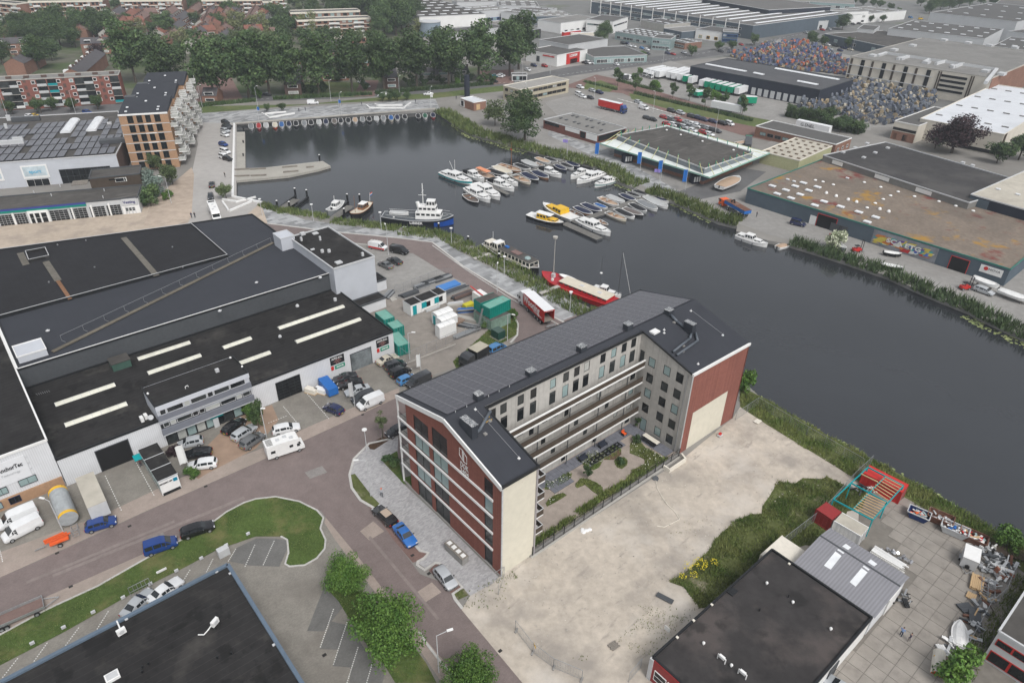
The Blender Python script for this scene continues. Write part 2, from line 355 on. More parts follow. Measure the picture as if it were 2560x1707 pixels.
MB().poly([(min(xs)-9,min(ys)-9,ZW),(max(xs)+9,min(ys)-9,ZW),(max(xs)+9,max(ys)+9,ZW),(min(xs)-9,max(ys)+9,ZW)]).build('water',M_water,kind='structure')
sheet('yard_paving',VP("-90,500 325,470 440,468 600,470 640,500 620,540 0,640 -90,640"),M_sandpave,1)
sheet('promenade_street',VP("440,275 543,283 543,455 600,465 560,500 420,530 436,505 440,400 455,330"),gmat('pale_street',(.37,.355,.34),.08,.4),2)
sheet('sand_track',VP("375,440 440,385 446,400 440,500 400,520 330,520 345,470"),gmat('track_sand',(.4,.33,.27),.15,.5),3)
sheet('harbour_street',VP("440,262 1000,228 1010,250 543,283 442,282"),M_quay,2)
sheet('quay_promenade',VP("600,470 615,514 775,534 913,547 993,557 1063,612 1138,657 1176,680 1303,745 1400,800 1420,770 1361,722 1276,675 1226,648 1176,640 1063,582 1010,548 960,536 913,530 828,522 700,505"),M_quay,3)
sheet('park_strip',VP("440,245 700,240 1000,212 1180,195 1180,207 1000,226 720,240 442,262"),M_grassfar,1)
sheet('main_street',VP("-60,275 440,262 440,238 760,228 1000,214 1165,196 1170,183 1000,199 760,212 440,226 -60,240"),M_asphalt,2)
sheet('industry_road',VP("1165,198 1330,172 1560,140 1760,112 1960,60 2080,25 2052,22 1950,48 1740,98 1540,126 1320,152 1165,182"),M_asphalt,2)
sheet('quay_road',VP("570,505 615,514 775,534 913,547 993,557 1063,612 1138,657 1176,680 1303,745 1340,765 1262,790 1180,786 1188,772 1190,745 1176,717 1150,690 1078,657 1013,622 948,582 888,573 845,560 700,548 600,530"),M_road,4)
sheet('yard_forecourt',VP("845,560 888,573 948,582 1013,622 1078,657 1040,680 950,690 870,680 840,620"),M_conc,3)
sheet('container_yard',VP("870,680 950,690 1040,665 1078,657 1150,690 1176,717 1190,745 1188,770 1172,790 1110,820 1000,860 900,900 800,830 830,700"),stains(gmat('dirt_yard',(.26,.235,.21),.15,.6),(.17,.155,.14),.1,.5,.65,.5),2)
sheet('corner_grass',VP("1040,830 1075,800 1120,760 1160,735 1176,717 1190,745 1188,768 1150,790 1090,835 1050,850"),M_grass,5)
sheet('service_road',[W(30,76.5),W(100,78.5),W(112,92),W(96,93),W(88,84.5),W(30,84.5)],M_road,6,world=True)
sheet('hall_forecourt',VP("-80,1170 152,1118 360,1030 590,941 655,913 833,848 900,830 1000,862 1092,845 910,920 588,1070 350,1170 0,1330 -80,1360"),M_greypav,2)
sheet('driveway_strip',VP("-80,1300 0,1268 240,1180 420,1095 588,1035 720,975 917,890 917,914 588,1064 350,1167 150,1258 0,1326 -80,1356"),M_strip,4)
sheet('visitor_paving',VP("455,1045 545,955 625,930 640,965 588,1030 480,1085 455,1100 440,1075"),gmat('tan_clinker',(.3,.215,.16),.12,.6),5)
sheet('main_road',VP("-80,1356 0,1326 150,1260 350,1168 588,1063 910,914 960,880 980,905 894,1009 848,1019 813,1054 803,1091 808,1121 828,1149 858,1175 905,1240 965,1318 1035,1345 1060,1400 1175,1538 1260,1640 1130,1650 1063,1568 963,1451 875,1346 825,1281 748,1188 738,1174 688,1154 633,1141 588,1144 520,1176 487,1201 350,1263 100,1373 0,1418 -80,1450"),M_road,6)
sheet('parking_lane',VP("-80,1450 0,1418 100,1373 350,1263 487,1201 520,1176 518,1182 425,1236 335,1283 225,1346 105,1401 0,1458 -80,1492"),M_strip,7)
sheet('lay_by',VP("835,1150 900,1192 965,1262 983,1270 962,1288 948,1292 900,1235 870,1190"),M_redpave,7)
sheet('lay_by',VP("1005,1290 1012,1296 1062,1352 1040,1366 1000,1325 985,1310"),M_redpave,7)
sheet('grey_pad',VP("827,1220 857,1197 883,1220 848,1241"),M_strip,8)
sheet('grey_pad',VP("954,1362 992,1337 1014,1360 974,1385"),M_strip,8)
sheet('sidewalk',VP("894,1009 848,1019 813,1054 803,1091 808,1121 828,1149 878,1178 905,1200 965,1265 984,1272 958,1292 978,1305 1005,1290 1062,1349 1080,1368 1130,1340 1146,1326 1000,1180 925,1110 912,1060 915,1000"),M_side,8)
sheet('lawn',VP("875,1056 912,1036 925,1098 970,1085 985,1130 925,1110 915,1098"),M_grass,9)
sheet('verge',VP("805,1091 815,1088 838,1118 855,1140 880,1165 870,1176 850,1163 828,1149 812,1125"),M_weed,9)
sheet('tree_pit',VP("845,1023 880,1002 895,1010 860,1033 850,1032"),M_soil,9)
sheet('parking_court',VP("-80,1530 0,1490 300,1350 520,1245 640,1190 748,1188 825,1281 875,1346 1063,1568 1130,1660 -80,1660"),M_greypav,2)
isl=VP("-80,1545 -80,1492 0,1458 105,1401 225,1346 335,1283 425,1236 487,1201 520,1176 560,1155 588,1146 633,1141 688,1152 728,1172 743,1189 736,1214 748,1240 746,1260 728,1282 700,1298 665,1301 655,1295 663,1270 660,1240 645,1232 588,1232 500,1262 430,1300 300,1365 150,1450 0,1528")
sheet('grass_island',isl,M_grass,8)
pl=TP(1,3,"700,660 1010,740 1500,1300 1560,1380 1660,1568 1280,1568 1180,1400 1100,1330 880,1020 760,820 655,710")
sheet('grass_strip',pl,M_grass,8)
sheet('court_lane',VP("748,1188 825,1281 875,1346 1063,1568 1015,1568 930,1440 850,1345 770,1240 745,1200"),M_strip,4)
for s in("478,1090 608,700 640,640 720,780 590,1245 478,1090","600,1255 850,920 760,1250","710,1415 1000,1000 1170,1420 1080,1568 830,1568"):pass
for q in("470,1090 620,700 680,680 800,870 620,1095","588,1255 690,1000 900,1050 960,1200 740,1262","705,1412 840,1030 1180,1500 1160,1568 860,1568 870,1425"):
 sheet('parking_bay',TP(1,3,q),M_darkpav,4)
sheet('parking_bay',TP(1,3,"-180,330 0,240 170,240 300,262 300,310 215,500 -60,490 -240,450"),M_darkpav,5)
VPR=lambda s:rag(VP(s),1.1,2,5)
sheet('building_plot',VP("1146,1326 1155,1305 1222,1278 1560,1060 1683,960 1700,935 1760,940 1850,1000 1950,1085 2090,1115 2000,1180 1900,1290 1700,1460 1500,1640 1260,1640 1175,1538 1060,1400 1080,1368"),M_sand,7)
sheet('verge',VP("1040,1360 1066,1352 1076,1367 1052,1378"),M_weed,10)
sheet('bank_soil',VP("1700,885 1770,925 1900,1000 2090,1102 2164,1144 2289,1222 2430,1290 2600,1430 2560,1500 2300,1270 2160,1180 2100,1160 1980,1110 1900,1060 1760,975 1700,935"),M_weed,9)
sheet('weed_slope',VPR("1640,1245 1830,1090 1880,1092 1960,1115 2000,1160 1790,1300 1760,1340 1660,1400 1550,1345 1600,1290 1650,1262"),M_weed,9,world=True)
gz=[W(47,49.2),W(80,49.2),W(80,60.3),W(47,60.3)]
sheet('courtyard_gravel',gz,M_gravel,8,world=True)
sheet('yard_bed',VP("1975,1110 2100,1150 2360,1310 2460,1400 2330,1568 2250,1700 1850,1700 1960,1480"),gmat('slab_joint',(.19,.175,.155),.15,1),8)
sheet('east_quay',VP("1176,330 1240,340 1310,356 1384,385 1463,425 1551,452 1601,475 1651,498 1700,515 1770,540 1890,570 2000,600 2140,660 2351,750 2600,860 2600,700 2351,560 2140,520 1900,400 1700,420 1600,440 1450,350 1380,320 1250,290 1180,270"),M_conc,1)
sheet('east_promenade',VP("1258,310 1320,340 1400,375 1440,405 1520,450 1560,440 1480,395 1410,350 1330,325 1262,297"),M_quay,3)
sheet('boatyard_paving',VP("1390,375 1600,460 1700,440 1760,395 1700,385 1560,440 1440,400"),M_asphalt,2)
sheet('car_park',VP("1430,185 1590,235 1880,320 1790,330 1700,310 1540,262 1430,215 1290,200 1370,172"),M_redpave,3)
sheet('lorry_yard_paving',VP("1250,235 1330,215 1420,232 1560,268 1500,300 1400,290 1290,275"),M_conc,3)
sheet('trailer_yard',VP("1430,195 1470,160 1540,140 1740,200 2000,230 2000,300 1880,300 1700,262 1560,225"),M_conc,2)
sheet('grass_verge',VP("1445,215 1560,235 1730,270 1840,290 1735,292 1650,275 1540,252 1450,228"),M_grassfar,4)
sheet('grass_verge',VP("1345,193 1380,185 1420,200 1400,212 1340,205"),M_grassfar,4)
sheet('cable_yard',VP("1640,155 1790,90 1960,130 1950,195 2120,215 2080,290 1900,300 1810,245 1950,190"),M_conc,2)
sheet('access_road',VP("1760,330 1840,290 1880,320 1830,345"),M_conc,4)
sheet('parade',VP("960,190 1180,175 1180,150 1240,148 1420,150 1420,175 1330,168 1180,190"),M_conc,1)
sheet('play_lawn',VP("700,190 860,190 860,222 700,225"),M_grassfar,3)
sheet('clinker_court',VP("460,175 530,175 560,232 440,235"),M_redpave,3)
sheet('clinker_court',VP("830,185 870,185 860,222 812,222"),M_redpave,3)
sheet('clinker_court',VP("1095,163 1180,160 1180,192 1110,196"),M_redpave,3)
sheet('estate_ground',VP("-400,2 940,2 950,100 900,170 1100,150 1180,172 1000,200 760,212 440,227 -400,250"),stains(gmat('estate_gardens',(.13,.13,.1),.3,.12),(.07,.1,.04),.05,.45,.6,.9),1)
sheet('industrial_ground',VP("1180,120 1180,2 2900,2 2900,500 2350,330 2000,230 1700,130 1400,150"),stains(gmat('estate_asphalt',(.17,.17,.165),.15,.1),(.1,.12,.06),.02,.56,.66,.8),1)
for s in("700,1085 740,1070 752,1085 712,1100","330,1235 372,1218 380,1230 338,1247"):sheet('road_patch',VP(s),gmat('road_repair',(.235,.22,.21),.15,2),9)
for s in("60,1335 400,1195 402,1200 62,1341","120,1320 560,1140 563,1146 122,1326","850,1230 1010,1420 1004,1424 846,1236"):sheet('tyre_track',VP(s),gmat('track_dust',(.225,.19,.178),.15,1),9)
def kerb(pts,wd=.22,h=.13,name='kerb'):MB().ribbon([G(p)for p in pts],wd,0,h).build(name,M_kerb,kind='structure')
kerb(VP("915,1000 894,1009 848,1019 813,1054 803,1091 808,1121 828,1149 878,1178 905,1200 965,1265 984,1270 975,1282 960,1290 958,1298 975,1309 1000,1293 1010,1294 1062,1349 1040,1364 1045,1376 1062,1398"),.4)
kerb([p for p in isl[2:-6]],.25)
kerb(TP(1,3,"1500,1100 1560,1200 1740,1430 1850,1568"),.3)
kerb(VP("600,530 700,548 845,563"));kerb(VP("615,514 775,534 913,547 993,557 1063,612 1138,657 1176,680 1303,745 1330,760"),.5,.14)
kerb(VP("1176,717 1190,745 1188,770 1172,788"),.4)
kerb(VP("993,564 1070,620 1176,688 1290,750"),.25)
for p in(T(0,3,525,374),T(0,3,650,682),T(1,3,1437,395),T(1,3,1588,562),T(1,3,628,1310),T(1,3,2243,1272),T(1,2,980,672),T(0,2,1890,1330),T(0,3,1190,127)):
 q=G(p,.045);o=MB().box(q,(.5,.4,.02),EU).build('drain_cover',g('cast_iron',(.03,.028,.027),.7,0));tag(o,'dark square street drain cover set in the paving','drain','drain covers along the roads')
def dashes(a,b,n,wd=.12):
 A,B=G(a,.036),G(b,.036);m=MB();d=(B-A)/n
 for i in range(n):m.bar(A+d*(i+.1),A+d*(i+.6),wd,.012)
 return m
bay=MB()
M_line=gmat('line_paint',(.66,.66,.64),.15,3)
def addm(a,b):i=len(a.v);a.v+=b.v;a.f+=[tuple(i+k for k in f)for f in b.f];a.m+=b.m
for a,b,n in((T(0,3,20,1520),T(0,3,170,1330),9),(T(0,3,310,1370),T(0,3,440,1190),9),(T(0,3,600,1225),T(0,3,730,1050),9),(T(0,3,890,1075),T(0,3,1000,900),9),(T(0,3,1660,665),T(0,3,1750,520),8),(T(0,3,1895,550),T(0,3,1960,420),8),(T(0,3,2095,450),T(0,3,2170,330),8),(T(0,3,2250,500),T(0,3,2345,290),12),(T(1,3,65,485),T(1,3,170,255),14),(T(1,3,590,1240),T(1,3,715,880),20),(T(1,3,710,1400),T(1,3,838,1000),20),(T(1,3,835,1568),T(1,3,940,1230),18),(T(1,3,1015,1568),T(1,3,1085,1330),12),(T(0,2,965,1230),T(0,2,1120,1560),16),(T(0,2,1250,1110),T(0,2,1420,1420),16),(T(0,3,0,350),T(0,3,25,460),7),(T(1,2,470,480),T(1,2,675,715),16),(T(1,2,250,595),T(1,2,385,755),12),(T(1,2,110,750),T(1,2,290,680),8)):addm(bay,dashes(a,b,n))
bay.build('parking_lines',M_line,kind='structure')
rl=MB()
for a,b,n in((VP("450,238")[0],VP("1165,190")[0],60),(VP("1170,190")[0],VP("1560,133")[0],40),(VP("1560,133")[0],VP("1960,56")[0],40)):addm(rl,dashes(a,b,n,.25))
def solid(a,b,wd=.2):rl.bar(G(a,.036),G(b,.036),wd,.012)
for i in range(14):
 a=T(2,0,970+i*40,905+i*11);solid(a,(a[0]+14,a[1]+5),.35)
rl.build('road_markings',M_line,kind='structure')
B=thing('apartment_building','U shaped new apartment block of red brick, grey timber and solar roof, lettered DOK 2404','apartment building',W(41,48.5))
ZR=lambda u:19.85-.012*(u-41)
zs=lambda u,v:(ZR(u)-(v-60.6)*.252 if v>60.6 else ZR(u)-(60.6-v)*.272)
def P3(u,v,d=0):return W(u,v,zs(u,v)+d)
XV=-EV
gx=lambda v:72.45-v
prof=[(gx(72.45),0),(gx(48.5),0),(gx(48.5),zs(41,48.5)-.3),(gx(60.6),ZR(41)-.3),(gx(72.45),zs(41,72.45)-.3)]
cols=[(68.35,64.65),(63.75,60.1),(52.05,50.25)]
lev=[(.05,3.5),(4.0,6.6),(7.05,9.6),(10.05,12.6)]
holes=[];wins=[]
for ci,(a,b)in enumerate(cols):
 for k,(z0,z1)in enumerate(lev):holes.append((gx(a),z0,gx(b),z1));wins.append((a,b,z0,z1,ci,k))
 zt=(15.9,16.6,15.75)[ci];holes.append((gx(a),13.05,gx(b),zt));wins.append((a,b,13.05,zt,ci,4))
gp=W(41,72.45)
m=MB();wall(m,gp,XV,[(gx(70.3),0)]+prof[1:4]+[(gx(70.3),zs(41,70.3)-.3)],holes,.2);m.build('gable_wall',M_brick,B)
for a,b,z0,z1,ci,k in wins:
 wd=a-b
 pm=random.choice([M_glass_t,M_glass_t,M_glass_d,M_glass_m])if k<4 and k>0 else random.choice([M_glass_d,M_glass_m])
 window(B,W(41.15,(a+b)/2,z0),XV,wd,z1-z0,2 if ci<2 else 1,2 if k==4 else 1,M_black,pm,fr=.1)
for z in(3.6,6.72,9.73,12.72):
 MB().box(W(40.92,(72.6+50.15)/2,z+.16),(72.6-50.15,.18,.34),XV).build('floor_band',M_white,B)
 MB().box(W(41.9,71.45,z+.12),(2.2,1.8,.25),XV).build('balcony_floor',M_concw,B)
 q=MB()
 for i in range(14):q.bar(W(41.0,70.5+i*.15,z+.3),W(41.0,70.5+i*.15,z+1.25),.02)
 q.bar(W(41,70.4,z+1.27),W(41,72.4,z+1.27),.05);q.build('railing',M_black,B)
m=MB()
for(va,vb)in((72.6,60.6),(60.6,48.4)):m.bar(W(40.9,va,zs(41,va)-.3),W(40.9,vb,zs(41,vb)-.3),.2,.75)
m.build('roof_fascia',M_white,B)
MB().box(W(41.0,72.5,8.2),(.22,.22,16.6),EU).build('corner_column',M_white,B)
m=MB();wall(m,W(43.2,72.4),XV,[(0,0),(2.1,0),(2.1,16.4),(0,16.6)],[(.4,z,1.7,z+2.2)for z in(.3,4,7.1,10.1,13.2)],.1);m.build('loggia_wall',M_lgrey,B)
for z in(.3,4,7.1,10.1,13.2):window(B,W(43.25,71.35,z),XV,1.3,2.2)
m=MB();m.poly([W(41,70.3),W(43.2,70.3),W(43.2,70.3,16.5),W(41,70.3,16.5)]);m.build('loggia_side_wall',M_brick,B)
MB().box(W(41,60.4,.08),(23.9,.3,.16),XV).build('plinth',M_conc,B)
m=MB();hol=[(3+i*3.1,z,5+i*3.1,z+1.9)for i in range(15)for z in(.6,4.2,7.2,10.2,13.3)]
wall(m,W(95.2,72.45),-EU,[(0,0),(51.9,0),(51.9,16.5),(0,15.9)],hol,.12);m.build('street_wall',M_brick,B)
for a,b,c,d in hol[::1]:
 window(B,W(95.2-(a+c)/2,72.35,b),-EU,2,1.9,2)
m=MB();wall(m,W(95.2,48.6),EV,[(0,0),(23.85,0),(23.85,15.6),(12,18.6),(0,15.4)],[(3+i*3.4,z,5+i*3.4,z+1.9)for i in range(6)for z in(.6,4.2,7.2,10.2)],.12);m.build('water_side_wall',M_brick,B)
ve=48.75
m=MB();wall(m,W(80,ve),EU,[(0,-.2),(15.2,-.2),(15.2,15.6),(0,16.0)],[(2.0,-.2,11.75,7.75)],.05);m.build('end_wall',M_brick,B)
MB().poly([W(82,ve+.02,-.2),W(91.75,ve+.02,-.2),W(91.75,ve+.02,7.75),W(82,ve+.02,7.75)]).build('insulation_panel',M_insul,B)
MB().bar(W(79.7,ve-.1,16.25),W(95.4,ve-.1,15.85),.3,.45).build('eaves_trim',M_white,B)
MB().box(W(80.0,ve-.02,7.9),(.12,.16,15.9),EU).build('corner_trim',M_white,B)
MB().tube(W(79.9,ve+.9,0),W(79.9,ve+.9,15.6),.07).build('downpipe',M_steel,B)
m=MB();m.poly([W(41,48.5,0),W(47,48.5,0),W(47,48.5,16.45),W(41,48.5,16.55)]);m.build('end_wall',M_insul,B)
m=MB()
for i in range(13):m.box(W(41.05,48.42,.6+i*1.25),(.18,.14,1.15),EU)
m.build('corner_flashing',M_lgrey,B)
MB().box(W(46.95,48.42,8.2),(.22,.2,16.2),EU).build('corner_flashing',g('mauve_grey_trim',(.32,.3,.31),.5,.05),B)
MB().bar(W(40.9,48.35,16.55),W(47.2,48.35,16.5),.2,.5).build('eaves_trim',M_black,B)
m=MB();hol=[(1.2,z,3.2,z+2.2)for z in(.2,3.5,6.65,9.75,12.9)]+[(5,z,6.2,z+1.7)for z in(.8,4,7.1,10.2,13.2)]
wall(m,W(47,48.6),EV,[(0,0),(11,0),(11,19.2),(0,16.3)],hol,.12);m.build('wing_wall',M_timber,B)
for a,b,c,d in hol:window(B,W(46.9,48.6+(a+c)/2,b),EV,c-a,d-b)
for z in(3.15,6.3,9.45,12.6):
 o=MB().box(W(47.9,50.3,z+.12),(1.8,3.0,.26),EU).build('balcony',M_white,B)
 q=MB()
 q.box(W(48.8,50.3,z+.75),(.06,3.0,1.0),EU);q.box(W(47.9,48.8,z+.75),(1.8,.06,1.0),EU);q.box(W(47.9,51.8,z+.75),(1.8,.06,1.0),EU);q.build('balcony_parapet',M_brown,o)
 q=MB();q.box(W(48.8,50.3,z+1.28),(.1,3.1,.06),EU);q.box(W(47.9,48.8,z+1.28),(1.8,.1,.06),EU);q.build('handrail',M_lgrey,o)
m=MB();hol=[];rows=[(15.2,57.5,54.37,51.8),(12.05,57.5,54.37,51.8),(8.98,57.46,54.36,51.77),(5.85,57.5,54.33,51.77),(2.7,57.44,54.3,51.75)]
ww=1.38;ix=lambda v:59.6-v
for r,(zt,*vs)in enumerate(rows):
 for j,v in enumerate(vs):hol.append((ix(v),zt-(1.78 if not(r==4 and j==0)else 2.6),ix(v)+ww,zt))
hol.append((ix(59.4),13.1,ix(58.5),15.6))
wall(m,W(80,59.6),XV,[(0,0),(11,0),(11,15.9),(0,19.1)],hol,.12);m.build('wing_wall',M_timber,B)
tp=[M_glass_t,M_glass_t,M_glass_d,M_glass_m,M_glass_m,M_glass_m,M_glass_t,M_glass_d,M_glass_t,M_glass_d,M_glass_m,M_glass_m,M_glass_t,M_glass_t,M_glass_m,M_glass_m]
for i,(a,b,c,d)in enumerate(hol):window(B,W(80.1,59.6-(a+c)/2,b),XV,c-a,d-b,pmat=tp[i],fr=.1)
m=MB();hol=[]
us=[53.13,55.59,59.5,62.2,64.5,66.68,70.3,72.8,75.26,77.57,49.9,47.9]
for u in us:hol.append((u-47,16.65,u-47+1.2,18.35))
us2=[53.13,55.58,59.5,62.2,64.45,66.63,70.28,72.72,75.25,77.55,50.0]
for u in us2:hol.append((u-47,13.75,u-47+1.25,16.0))
for k,z in enumerate((.45,3.5,6.65,9.8)):
 for j,u in enumerate((48.3,51,53.2,55.6,58.2,60.5,63,65.4,67.8,70.4,72.6,75.2)):
  if(j+k)%3==0:hol.append((u-47,z,u-47+.95,z+2.2))
  else:hol.append((u-47,z+1,u-47+1.15,z+2.2))
 hol.append((32.9-1.4,z,32.9-.2,z+2.3))
wall(m,W(47,59.6),EU,[(0,0),(33,0),(33,19.1),(0,19.5)],hol,.12);m.build('courtyard_wall',M_timber,B)
for a,b,c,d in hol:window(B,W(47+(a+c)/2,59.7,b),EU,c-a,d-b,fr=.08)
M_galf=g('gallery_concrete',(.2,.195,.185),.8,.1,1)
for k,z in enumerate((3.15,6.3,9.45,12.65)):
 o=MB().box(W(63.5,58.87,z+.15),(33,1.46,.3),EU).build('gallery',M_galf,B);MB().box(W(63.5,58.12,z+.17),(33,.06,.34),EU).build('gallery_edge',M_white,o)
 n=11;L_=33/n
 for i in range(n):MB().box(W(47+L_*(i+.5),58.16,z+.8),(L_-.03,.05,.95),EU).build('parapet_panel',M_brown,o)
 MB().box(W(63.5,58.16,z+1.3),(33,.1,.06),EU).build('handrail',M_brown if k<3 else M_white,o)
 q=MB()
 for i in range(5):q.box(W(50+i*6.7,58.8,z-1.4),(.12,.12,2.8),EU)
 q.build('gallery_post',M_dgrey,o)
MB().box(W(63.5,58.16,14.08),(33,.3,.14),EU).build('gallery_cap',M_white,B)
m=MB();m.poly([P3(40.85,72.6),P3(40.85,60.6),P3(95.4,60.6),P3(95.4,72.6)])
m.poly([P3(40.85,60.6),P3(40.85,48.35),P3(47.15,48.35),P3(47.15,60.6)]);m.poly([P3(79.85,60.6),P3(79.85,48.6),P3(95.4,48.6),P3(95.4,60.6)])
m.poly([P3(47.15,60.6),W(47.15,59.45,19.4),W(79.85,59.45,19.0),P3(79.85,60.6)])
m.build('roof',M_rf_char,B)
m=MB()
for(a,b,c,d)in((47.0,59.4,79.95,59.4),):m.bar(W(a,b,19.32),W(c,d,18.98),.14,.5)
m.bar(P3(40.9,72.55,.02),P3(95.35,72.55,.02),.2,.25);m.bar(P3(47.1,48.4,.05),P3(47.1,59.5,.0),.24,.22);m.bar(P3(79.9,48.7,.02),P3(79.9,59.5,.02),.24,.22);m.bar(P3(95.3,48.7,.02),P3(95.3,72.5,.02),.2,.2)
m.build('roof_edge',M_black,B)
pm=M_solar.copy();pm.name='solar_cell_rows'
stripes(pm,tuple(EV),.155,2.2,.86)
pw,ph=1.757,1.16
sl_=math.atan(.252);ax=EU;
me=MB().box((0,0,.03),(pw-.05,ph-.02,.04)).box((pw/2-.02,0,.045),(.035,ph-.02,.02),mi=1).mesh('solar_panel',[pm,M_solarf])
for i in range(30):
 for j in range(10):
  u=41.85+(i+.5)*pw;v=61.05+(j+.5)*1.128
  o=bpy.data.objects.new('solar_panel',me);C.objects.link(o);o.parent=B;o.location=P3(u,v,.1)-OFF[B]
  o.rotation_euler=Euler((-sl_,0,AZ))
for v in():
 pass
M_metalc=g('black_cladding',(.04,.045,.055),.45,.15,1);M_metalt=stains(g('silver_spattered_cap',(.12,.13,.14),.4,.2,2),(.6,.6,.6),7,.5,.56,.8)
for(u,v,lu,lv,z1)in((47.3,61.2,1.1,1.1,20.9),(57.0,61.2,1.3,1.1,20.6),(67.5,61.2,1.3,1.1,20.6),(78.2,61.2,1.3,1.1,20.6),(87.6,60.3,1.3,1.1,20.3),(42.6,57.2,.95,2.6,20.9),(87.3,55.6,1.0,1.8,20.0)):
 o=MB().box(W(u,v,z1-1.4),(lu,lv,2.4),EU).build('chimney',M_metalc,B);MB().box(W(u,v,z1-.17),(lu+.06,lv+.06,.08),EU).build('chimney_cap',M_metalt,o)
M_duct=g('duct_grey',(.1,.115,.135),.4,.1)
pz=lambda u,v:W(u,v,zs(u,v)+.45)
MB().path([pz(43,56.3),pz(43.7,56.4),pz(47.0,58.2)],.22,10).build('duct',M_duct,B,True)
MB().path([pz(87.3,59.6),pz(87,57.9),pz(87.2,55.6)],.22,10).build('duct',M_duct,B,True)
MB().path([pz(86.9,54.8),pz(85.8,54.2),pz(80.6,53.5)],.2,10).path([pz(87.8,54.6),pz(86.6,53.2),pz(80.6,52.7)],.2,10).build('duct',M_duct,B,True)
for(u,v)in((44.2,55.8),(46.1,57.2),(83.6,53.8),(82.5,53.0),(86.7,58.3)):
 MB().box(P3(u,v,.12),(.45,.45,.2),EU).box(P3(u,v,.24),(.2,.2,.1),EU,0).build('duct_foot',M_conc,B)
for(u,v)in((45.6,59.7),(45.6,50.6),(92,58.9),(92.3,52.2),(82.6,49.9),(83,57.4),(83.6,57.9)):
 MB().box(P3(u,v,.1),(.3,.3,.15),EU).tube(P3(u,v),P3(u,v,.45),.03).build('fall_arrest_anchor',M_white,B)
m=MB();m.bar(P3(45.6,59.7,.3),P3(45.6,50.6,.3),.02);m.bar(P3(92,58.9,.3),P3(92.3,52.2,.3),.02);m.build('safety_line',M_lgrey,B)
MB().box(P3(81.6,58.3,.2),(1.5,1.1,.3),EU).build('roof_hatch',M_white,B)
for k in range(2):MB().box(P3(46.0,57.8-k*.5,.08),(1.1,.08,.08),EU).build('roof_marking_bar',M_yellow,B)
for k in range(6):MB().tube(P3(43+k*1.9,60.9-.2,0),P3(43+k*1.9,60.9-.2,.3),.05).build('vent_stub',M_lgrey,B)
def gl(v,z,d=.06):return W(41-d,v,z)
m=MB()
for a,b in(((57.2,17.1),(56.55,17.15)),((57.2,17.1),(57.2,15.9)),((57.2,15.9),(56.5,15.35)),((56.5,17.15),(56.0,16.75)),((56.0,16.75),(55.6,16.45)),((55.6,16.45),(55.6,15.3)),((56.55,17.15),(56.55,15.6)),((56.4,17.15),(56.4,15.3)),((56.4,15.3),(55.6,15.3)),((56.25,16.6),(56.25,15.3)),((56.55,16.9),(56.25,16.6))):
 m.bar(gl(*a),gl(*b),.05,.07)
m.build('logo',M_white,B)
write('DOK',1.25,M_white,B,gl(56.2,14.45),XV,width=1.75,bold=.02);write('2404',1.0,M_white,B,gl(56.2,13.45),XV,width=1.85,bold=.015)
for s,(u0,u1,v0,v1)in enumerate(((48.5,62.5,57.2,59.4),(57.5,61.8,55.2,57.2),(62.5,79.9,57.3,59.4),(77.6,79.9,49.7,57.3),(66.2,74.8,55.9,57.3))):
 pt=thing('patio',['dark square slab terrace along the courtyard wall','square slab terrace jutting out of the left of the courtyard path','grey slab terrace under the galleries near the inner corner','grey slab path beside the timber wing wall','slab terrace with a planter grid beside the red flower bed'][s],'terrace',W(u0,v0))
 M_pt=gmat('patio_slab',(.16,.165,.19),.15,1.2)
 a=.86;nu=max(1,round((u1-u0)/a));nv=max(1,round((v1-v0)/a));du=(u1-u0)/nu;dv=(v1-v0)/nv
 me=MB().box((0,0,0),(du-.03,dv-.03,.06)).mesh('patio_slab',M_pt)
 MB().box(W((u0+u1)/2,(v0+v1)/2,.07),(u1-u0,v1-v0,.02),EU).build('slab_bed',M_black,pt)
 for i in range(nu):
  for j in range(nv):put('patio_slab',me,pt,W(u0+(i+.5)*du,v0+(j+.5)*dv,.1+random.uniform(-.006,.006)),AZ)
PAINT={}
CARCOL=dict(white=(.72,.73,.74),silver=(.4,.42,.44),grey=(.13,.135,.14),dark=(.035,.037,.042),black=(.012,.012,.014),blue=(.012,.045,.2),brightblue=(.02,.13,.42),navy=(.012,.018,.07),red=(.36,.02,.02),green=(.02,.12,.07),teal=(.05,.2,.22),gold=(.33,.29,.2),beige=(.5,.46,.38),brown=(.14,.1,.08),orange=(.62,.14,.03),sky=(.06,.2,.42),yellow=(.7,.45,.03))
def paintmat(c):
 if c not in PAINT:
  m=mat('car_paint_'+c,CARCOL[c],.22,.06,.8,spec=.6);m.node_tree.nodes['Principled BSDF'].inputs['Coat Weight'].default_value=.4;PAINT[c]=m
 return PAINT[c]
M_cg=mat('car_glass',(.02,.024,.027),.06,0,spec=.8)
M_lamp=g('lamp_glass',(.55,.56,.58),.15,0);M_tail=g('tail_lamp_red',(.35,.01,.01),.25,0);M_plate=g('plate_yellow',(.6,.42,.02),.5,0)
